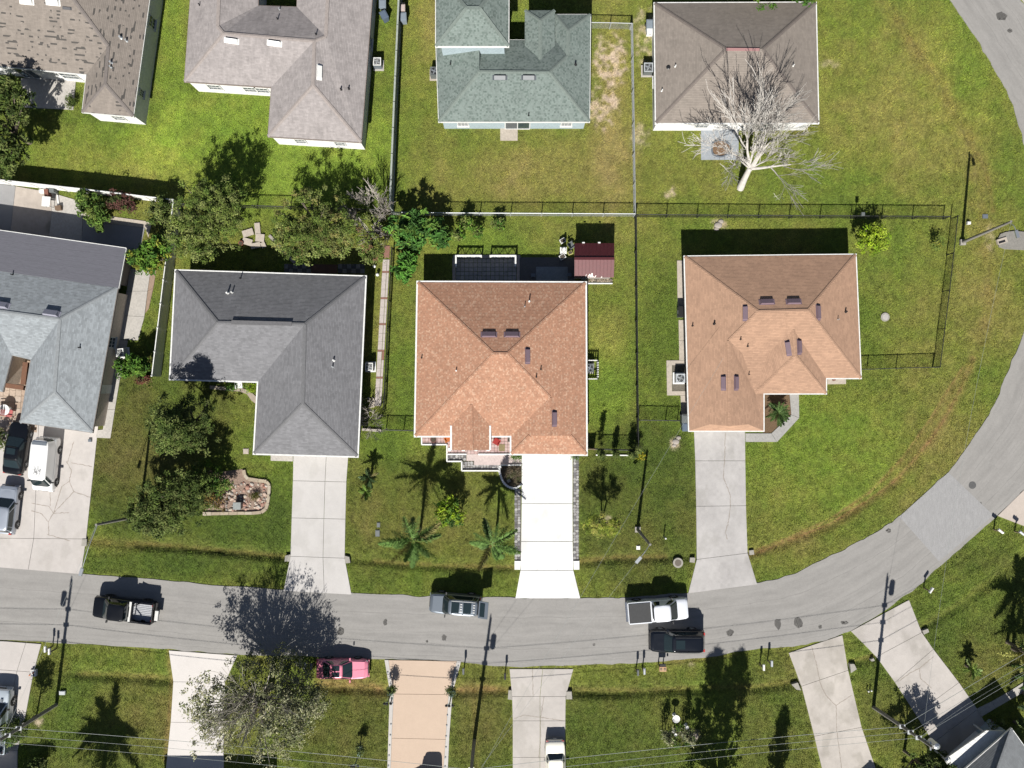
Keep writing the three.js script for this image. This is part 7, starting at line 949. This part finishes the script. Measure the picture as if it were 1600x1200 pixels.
{ // rock garden
  const g = thing('rock_garden', 'rock garden of pink and cream stones framed by pale curb blocks', 'rock garden'), bed = [[335, 738], [380, 733], [386, 748], [414, 752], [420.5, 760], [417, 790], [409, 799.5], [392, 801], [320, 801], [326, 760]]; seed(88);
  mb().poly(hardPx(bed), -0.1, 0.02).to('soil', std({ color: A(200, 172, 154), roughness: 1, map: tex(256, 256, (i, j) => 0.45 + 0.8 * fbm(i / 3, j / 3, 3), [1, 1]), bumpMap: grainBump, bumpScale: 0.03 }), g);
  const cm = [A(222, 206, 180), A(214, 196, 172), A(230, 216, 194)].map((c) => std({ color: c, roughness: 0.95, map: grainMap, bumpMap: grainBump, bumpScale: 0.01 }));
  const cb = [[318, 802.5], [345, 802], [372, 801.5], [395, 801.5], [409, 800], [416, 795], [419, 786], [421, 772], [421.5, 758], [417, 752], [404, 750.5], [388, 748], [383, 742], [381.5, 734]]; for (let i = 0; i + 1 < cb.length; i++) { const a = P(...cb[i]), b = P(...cb[i + 1]), n = Math.max(1, Math.round(a.distanceTo(b) / 0.8)); for (let k = 0; k < n; k++) { const p = a.clone().lerp(b, k / n), q = a.clone().lerp(b, (k + 0.97) / n); p.y = q.y = 0.06; mb().bar(p, q, rr(0.26, 0.32), 0.24).to('curb_block', cm[(rnd() * 3) | 0], g); } }
  const tones = [[206, 158, 140], [228, 202, 184], [240, 230, 218], [196, 142, 122], [190, 182, 174], [214, 176, 158], [240, 226, 206]].map((c) => std({ color: A(...c), roughness: 0.95, map: grainMap })); const geos = [0, 1, 2].map(() => { const q = new THREE.IcosahedronGeometry(1, 1), p = q.attributes.position; const k = V3(rr(0, 9), rr(0, 9), 0); for (let i = 0; i < p.count; i++) { const f = 0.75 + 0.5 * vn(p.getX(i) * 1.3 + k.x + 5, p.getY(i) * 1.3 + p.getZ(i) * 1.7 + k.y + 5); p.setXYZ(i, p.getX(i) * f, p.getY(i) * f, p.getZ(i) * f); } q.computeVertexNormals(); return q; });
  for (let i = 0; i < 190; i++) { const x = rr(346, 417), y = rr(754, 799); if (x > 364 && x < 381 && y > 782 && y < 796) continue; if (Math.hypot(x - 396, y - 776) < 8) continue; const c = P(x, y), s = i < 34 ? rr(0.14, 0.24) : rr(0.06, 0.13), m = add('stone', geos[i % 3], tones[(rnd() * tones.length) | 0], g); m.position.set(c.x, 0.03, c.z); m.scale.set(s, s * 0.65, s * rr(0.7, 1.1)); m.rotation.y = rnd() * 6; }
}
{ const c = P(374, 789), g = thing('stone_lantern', 'square grey stone block in the rock garden', 'ornament', V3(c.x, 0, c.z)); mb().box(0, 0.3, 0, 0.62, 0.6, 0.58).to('block', M.headwall, g); mb().box(0, 0.63, 0, 0.7, 0.07, 0.66).to('cap', std({ color: A(186, 192, 190), roughness: 0.9, map: grainMap }), g); }
leafTree('shrub', 'tuft of grass in the middle of the rock garden', 'plant', [396, 776, 0.3], [[0, 0, 0, 0.45, 0.25, 0.5]], { colors: [A(110, 120, 50, 1.7), A(130, 120, 60, 1.7)], clumps: 18, per: 24, leaf: 0.1, slim: 0.12, r: 0.02, trunk: 0.1, limbs: 0 });
for (const [x, y, l] of [[415, 748, 'small dark peg at the upper right corner of the rock garden'], [423, 774, 'small dark peg right of the rock garden']]) { const c = P(x, y), g = thing('garden_peg', l, 'peg', c); mb().cyl(0, 0, 0, 0.04, 0.3, 8).to('stem', M.black, g); mb().cyl(0, 0.3, 0, 0.07, 0.06, 10, 0.03).to('cap', M.black, g); }
{ // white slabs and plank between the olive trees
  const g = thing('slab_stack', 'heap of pale broken slabs between the olive trees', 'slabs'); seed(23); for (const [x, y, w, d, r] of [[388, 364, 1.0, 0.6, 0.3], [403, 358, 0.5, 1.1, 0.1], [407, 372, 0.8, 0.7, -0.1], [400, 384, 0.9, 0.5, 0.2], [387, 378, 0.9, 0.6, -0.3], [412, 383, 0.4, 0.5, 0.4]]) { const c = P(x, y); mb().box(c.x, 0.08 + rnd() * 0.05, c.z, w, 0.12, d, r).to('slab', M.cream, g); }
  const a = P(421, 368), b = P(461, 411); tag(mb().bar(a.clone().setY(0.06), b.clone().setY(0.05), 0.26, 0.1).to('plank', std({ color: A(206, 196, 190), roughness: 0.9, map: grainMap })), 'long pale plank lying diagonally behind the dark grey house', 'plank');
}
{ const a = P(585, 630), g = thing('rubble', 'pale stones at the lower end of the long side path', 'stones'); seed(3); for (let i = 0; i < 14; i++) { const c = P(rr(575, 586), rr(622, 636)); mb().box(c.x, 0.06, c.z, rr(0.15, 0.35), 0.14, rr(0.12, 0.25), rnd() * 3).to('stone', M.cream, g); } const p = P(566, 671, 0.1), q = P(596, 673, 0.1); tag(mb().bar(p, q, 0.22, 0.2).to('log', M.paleBark), 'pale log edging below the bare twiggy shrub', 'log'); }
{ // statue by the shed
  const c = P(880, 392), g = thing('garden_statue', 'white garden statue on a stepped base left of the red shed', 'statue', V3(c.x, 0, c.z)); mb().box(0, 0.12, 0, 0.6, 0.24, 0.6).box(0, 0.36, 0, 0.42, 0.24, 0.42).to('base', M.white, g); add('figure', new THREE.LatheGeometry([[0, 0.48], [0.2, 0.5], [0.17, 0.8], [0.12, 1.0], [0.18, 1.15], [0.15, 1.3], [0.06, 1.36], [0.1, 1.45], [0.09, 1.55], [0, 1.6]].map((p) => new THREE.Vector2(...p)), 18), M.white, g);
  for (const [x, y, s, l] of [[879, 377, 0.5, 'small white planter left of the red shed, upper one'], [878.5, 402, 0.55, 'white flat planter left of the red shed, lowest one'], [890.5, 396, 0.4, 'yellowish pot between the statue and the red shed']]) { const q = P(x, y), t = thing('planter_box', l, 'planter', V3(q.x, 0, q.z), s); const mt = s === 0.4 ? std({ color: A(210, 206, 130), roughness: 0.7 }) : M.white; mb().box(0, 0.18, 0, s, 0.36, s * 0.8).to('box', mt, t); mb().box(0, 0.365, 0, s * 0.8, 0.03, s * 0.6).to('soil', std({ color: [0.05, 0.04, 0.03], roughness: 1 }), t); }
  chair('dark metal chair between the statue and the red shed', 892, 385, greyDk, 2.2, 0.9);
}
{ // terrace corner furniture
  for (const [x, y, l] of [[833, 431, 'small grey stool left of the outdoor rug'], [889, 430, 'small dark stool right of the outdoor rug']]) { const c = P(x, y), g = thing('stool', l, 'stool', V3(c.x, 0.04, c.z)); mb().box(0, 0.42, 0, 0.4, 0.05, 0.3).to('seat', M.plasticGrey, g); for (const a of [-1, 1]) for (const b of [-1, 1]) mb().box(a * 0.16, 0.2, b * 0.11, 0.04, 0.4, 0.04).to('leg', M.plasticGrey, g); }
  { const c = P(911, 434), g = thing('rain_barrel', 'dark barrel at the front left corner of the red shed', 'barrel', V3(c.x, 0, c.z)); add('barrel', new THREE.LatheGeometry([[0, 0], [0.26, 0], [0.31, 0.4], [0.27, 0.85], [0, 0.87]].map((p) => new THREE.Vector2(...p)), 20), greyDk, g); mb().cyl(0, 0.86, 0, 0.29, 0.04, 20).to('lid', M.plasticGrey, g); }
}
{ // planting circle in the pale patio under the bare tree
  const g = thing('planting_bed', 'oval brown planting bed with a dark rim set in the pale patio', 'planting bed'); seed(61); const o = []; for (let i = 0; i < 22; i++) { const a = i / 22 * 6.283, c = P(1125.5 + Math.cos(a) * 15 * (1 + 0.1 * Math.cos(a * 3)), 232.5 + Math.sin(a) * 13); o.push(c); } hard.push(o); mb().poly(o, -0.1, 0.065).to('soil', std({ color: A(168, 136, 106), roughness: 1, map: tex(256, 256, (i, j) => 0.4 + 0.9 * fbm(i / 4, j / 4, 3), [1, 1]), bumpMap: grainBump, bumpScale: 0.03 }), g); for (let i = 0; i < o.length; i++) { const p = o[i].clone().setY(0.08), q = o[i].clone().lerp(o[(i + 1) % o.length], 0.95).setY(0.08); mb().bar(p, q, 0.12, 0.14).to('rim_stone', M.plasticGrey, g); }
}
{ // utility things behind the blue grey house
  const c = P(80, 318), g = thing('work_table', 'white table with clutter on the stained patio', 'table', V3(c.x, 0.05, c.z), -0.1); mb().box(0, 0.72, 0, 0.75, 0.05, 0.9).to('tabletop', M.white, g); for (const a of [-1, 1]) for (const b of [-1, 1]) mb().box(a * 0.32, 0.36, b * 0.38, 0.05, 0.72, 0.05).to('leg', M.trim, g);
  for (const [x, y, w, h, d, m, l] of [[78, 304, 0.35, 0.5, 0.7, brownW, 'brown box on the patio above the white table'], [70, 300, 0.6, 0.3, 0.3, M.white, 'white bundle beside the brown box on the patio'], [92, 314, 0.12, 0.08, 0.95, M.white, 'white board lying right of the patio table'], [94, 326, 0.5, 0.3, 0.4, std({ color: A(150, 124, 100), map: grainMap }), 'tan crate right of the white patio table'], [88, 300, 0.4, 0.7, 0.4, greyDk, 'dark grill near the white back fence']]) { const q = P(x, y), t = thing('patio_box', l, 'box', V3(q.x, 0.05, q.z), 0.12); mb().box(0, h / 2, 0, w, h, d).to('body', m, t); mb().box(0, h + 0.015, 0, w * 1.05, 0.03, d * 1.05).to('lid', m, t); }
  const s = P(8, 612), t = thing('entry_wall', 'low brown entry beam crossing the pinkish court', 'beam', V3(0, 0, 0)); mb().bar(P(41, 566, 2.5), P(37, 601, 2.5), 0.45, 0.25).bar(P(9, 602, 2.5), P(38, 606, 2.5), 0.4, 0.25).to('beam', std({ color: A(150, 104, 76), roughness: 0.8, map: grainMap }), t); for (const [x, y] of [[37, 604], [9, 602]]) { const q = P(x, y, 2.4); mb().box(q.x, 1.2, q.z, 0.2, 2.4, 0.2).to('post', wallBeige, t); }
}
{ // white ornaments in the weedy bed at the bottom
  for (const [x, y, r, h, l] of [[1053, 1116, 0.36, 0.9, 'white birdbath, topmost ornament in the weedy bed at the bottom'], [1053, 1142, 0.13, 0.7, 'small white globe below the birdbath in the weedy bed'], [1071, 1132, 0.18, 0.5, 'small white bowl right of the birdbath in the weedy bed']]) { const c = P(x, y), g = thing('garden_ornament', l, 'ornament', c); add('stem', new THREE.LatheGeometry([[0, 0], [0.2, 0], [0.14, 0.08], [0.06, 0.2], [0.05, h - 0.1], [0.1, h - 0.04]].map((p) => new THREE.Vector2(...p)), 14), M.white, g); add('bowl', new THREE.LatheGeometry([[0, h - 0.02], [r * 0.6, h], [r, h + 0.12], [r * 0.9, h + 0.12], [r * 0.5, h + 0.04], [0, h + 0.03]].map((p) => new THREE.Vector2(...p)), 20), M.white, g); }
  { const c = P(1086, 1150), g = thing('boulder', 'pale boulder right of the weedy bed at the bottom', 'rock', c); const q = new THREE.IcosahedronGeometry(0.32, 1); q.scale(1, 0.6, 1.3); add('rock', q, std({ color: A(196, 182, 166), roughness: 0.95, map: grainMap }), g); }
  for (const [x, y, s, l] of [[1056, 690, 0.3, 'pale limestone rock on the grass beside the grey weathered driveway'], [1122, 352, 0.34, 'grey rock lying behind the plain orange roof']]) { const c = P(x, y), g = thing('boulder', l, 'rock', c); for (const [dx, dz, k] of [[0, 0, 1], [0.25, -0.35, 0.7], [-0.15, 0.35, 0.6]]) { const q = new THREE.IcosahedronGeometry(s * k, 1); q.scale(1.1, 0.4, 0.9); q.translate(dx, 0.03, dz); add('rock', q, std({ color: A(206, 196, 186), roughness: 0.95, map: grainMap }), g); } }
}
{ // recycling crate at the lower left driveway, end wall of the culvert, rear step of the plain orange house
  const c = P(55, 1050), g = thing('toy_heap', 'white crate with orange and black odds and ends at the lower left driveway edge', 'crate', c); mb().box(0, 0.15, 0, 0.45, 0.3, 0.6).to('crate', M.white, g); mb().bar(V3(-0.5, 0.1, 0.3), V3(0.1, 0.36, -0.1), 0.08).to('orange_tube', orangeW, g); mb().bar(V3(-0.3, 0.1, -0.3), V3(0.1, 0.36, 0.2), 0.07).to('black_tube', M.black, g);
  const h = thing('culvert_opening', 'pale culvert pipe mouth with a dark opening at the right edge', 'culvert'); const a = P(1564, 377); mb().box(a.x, 0.06, a.z, 0.9, 0.32, 0.5, 0.3).to('frame', M.cream, h); mb().box(a.x - 0.05, 0.225, a.z + 0.08, 0.62, 0.02, 0.2, 0.3).to('opening', M.black, h);
  const s = thing('side_step', 'lit cream wall and step at the right corner of the plain orange house', 'step'); mb().poly(hardPx([[1292, 592], [1321, 591], [1321, 600], [1292, 600.5]]), -0.1, 0.12).to('slab', M.cream, s); mb().cyl(P(1301, 593).x, 0.12, P(1301, 593).z, 0.12, 0.3, 12).to('pot', brownW, s);
  const e = P(1044.8, 318), bb = thing('birdhouse', 'small dark birdhouse on the back fence of the corner yard', 'birdhouse', P(1335, 341)); mb().cyl(0, 0, 0, 0.03, 1.5, 8).to('pole', M.black, bb); mb().box(0, 1.6, 0, 0.26, 0.24, 0.26).to('house', greyDk, bb); mb().box(0, 1.75, 0, 0.3, 0.05, 0.3).to('roof', greyDk, bb);
}
// ---------------------------------------------------------------- grass blades over the lawns
{
  const Q = 12, W = 108 * Q, D = 84 * Q, cv = document.createElement('canvas'); cv.width = W; cv.height = D; const g = cv.getContext('2d'); g.fillStyle = '#fff'; g.fillRect(0, 0, W, D); g.fillStyle = '#000';
  for (const p of hard) { g.beginPath(); p.forEach((q, i) => (i ? g.lineTo((q.x + 54) * Q, (q.z + 42) * Q) : g.moveTo((q.x + 54) * Q, (q.z + 42) * Q))); g.fill(); }
  const im = g.getImageData(0, 0, W, D).data, free = (x, z) => { const i = ((x + 54) * Q) | 0, j = ((z + 42) * Q) | 0; return i >= 0 && j >= 0 && i < W && j < D && im[(j * W + i) * 4] > 128; };
  seed(101); const m = mb(), R = 0.21;
  for (let b = 0; b < 26; b++) { // a tuft of blades
    const r = R * Math.sqrt(rnd()), a = rnd() * 6.2832, x = Math.cos(a) * r, z = Math.sin(a) * r, f = rnd() * 6.2832, w = rr(0.009, 0.016), h = rr(0.06, 0.14) * (1 - 0.4 * r / R), l = rr(0.015, 0.08), t = rr(0.7, 1.25), dx = Math.cos(f), dz = Math.sin(f), o = V3(x, -0.015, z);
    const c = [t * rr(0.92, 1.08), t, t * rr(0.8, 1.1)], mid = o.clone().add(V3(dx * l * 0.4, h * 0.7, dz * l * 0.4)), tip = o.clone().add(V3(dx * l, h, dz * l)), s = V3(-dz * w, 0, dx * w);
    m.quad(o.clone().sub(s), o.clone().add(s), mid.clone().addScaledVector(s, 0.8), mid.clone().addScaledVector(s, -0.8), [[0, 0], [1, 0], [1, 1], [0, 1]], c); m.tri(mid.clone().addScaledVector(s, -0.8), mid.clone().addScaledVector(s, 0.8), tip, [0, 0], [1, 0], [0.5, 1], c);
  }
  const list = [], st = 0.235; for (let z = -40; z < 40; z += st) for (let x = -52; x < 52; x += st) {
    const a = x + rr(-0.14, 0.14), b = z + rr(-0.14, 0.14); if (!free(a, b) || !free(a + 0.09, b) || !free(a - 0.09, b) || !free(a, b + 0.09) || !free(a, b - 0.09)) continue;
    const [br, sd] = Math.abs(a) < 49 && Math.abs(b) < 38 ? soil(a, b) : [0, 0]; if (rnd() < br * 0.75 || rnd() < sd * 1.3) continue; list.push([a, b]);
  }
  const im2 = new THREE.InstancedMesh(m.geo(), std({ vertexColors: true, roughness: 0.8 }), list.length), mt = new THREE.Matrix4(), q = new THREE.Quaternion(), up = V3(0, 1, 0), col = new THREE.Color();
  list.forEach(([x, z], i) => {
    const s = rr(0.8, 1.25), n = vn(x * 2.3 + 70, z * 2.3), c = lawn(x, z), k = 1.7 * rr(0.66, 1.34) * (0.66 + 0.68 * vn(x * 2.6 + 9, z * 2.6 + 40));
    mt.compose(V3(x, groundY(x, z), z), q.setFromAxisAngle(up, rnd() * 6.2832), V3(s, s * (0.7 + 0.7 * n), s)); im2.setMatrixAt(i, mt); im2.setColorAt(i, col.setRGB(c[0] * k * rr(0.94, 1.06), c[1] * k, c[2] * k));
  });
  im2.name = 'grass'; im2.castShadow = im2.receiveShadow = true; tag(im2, 'short green and yellowing grass covering the lawns around the houses', 'grass', null, 'stuff'); scene.add(im2);
}

// alike things share a group
const GROUPS = { mailbox: 'mailboxes along the road verges', wheeled_bin: 'trash bins beside the houses', air_conditioner: 'air conditioners beside the houses', street_lamp: 'street lamps along the road', utility_pole: 'utility poles along the bottom lots', lamp_post: 'lanterned lamp posts by the tan driveway', overhead_wire: 'overhead wires', headwall: 'concrete pipe ends in the ditches', chain_link_fence: 'chain link fences between the yards', white_fence: 'white vinyl fences of the left yard', driveway: 'driveways along the road', shingled_house: 'houses along the road', pickup_truck: 'pickup trucks', sedan: 'parked sedans', suv: 'parked sport utilities', tree: 'leafy trees in the yards', shrub: 'shrubs in the yards', palm_tree: 'palms on the lawns', cycad: 'small rosette palms', cypress: 'row of slim cypresses by the black fence', conifer: 'conifers below the frame', garden_chair: 'garden chairs', stone_strip: 'strips of grey mosaic stones', railing: 'white terrace railings', ground_box: 'small lids and boxes in the grass', marker_post: 'small markers in the grass', bare_shrub: 'leafless shrubs', planter_pot: 'garden pots', planter_box: 'planters by the shed', patio_box: 'things on the stained patio', garden_ornament: 'white ornaments in the weedy bed', garden_peg: 'pegs around the rock garden', boulder: 'loose rocks', stool: 'stools on the dark terrace', wooden_fence: 'board fences', path: 'concrete paths', patio: 'patios behind the houses' };
for (const o of scene.children) { const k = o.name.replace(/_\d{3}$/, ''); if (GROUPS[k] && o.userData.label && !o.userData.group) o.userData.group = GROUPS[k]; }
renderer.render(scene, camera);
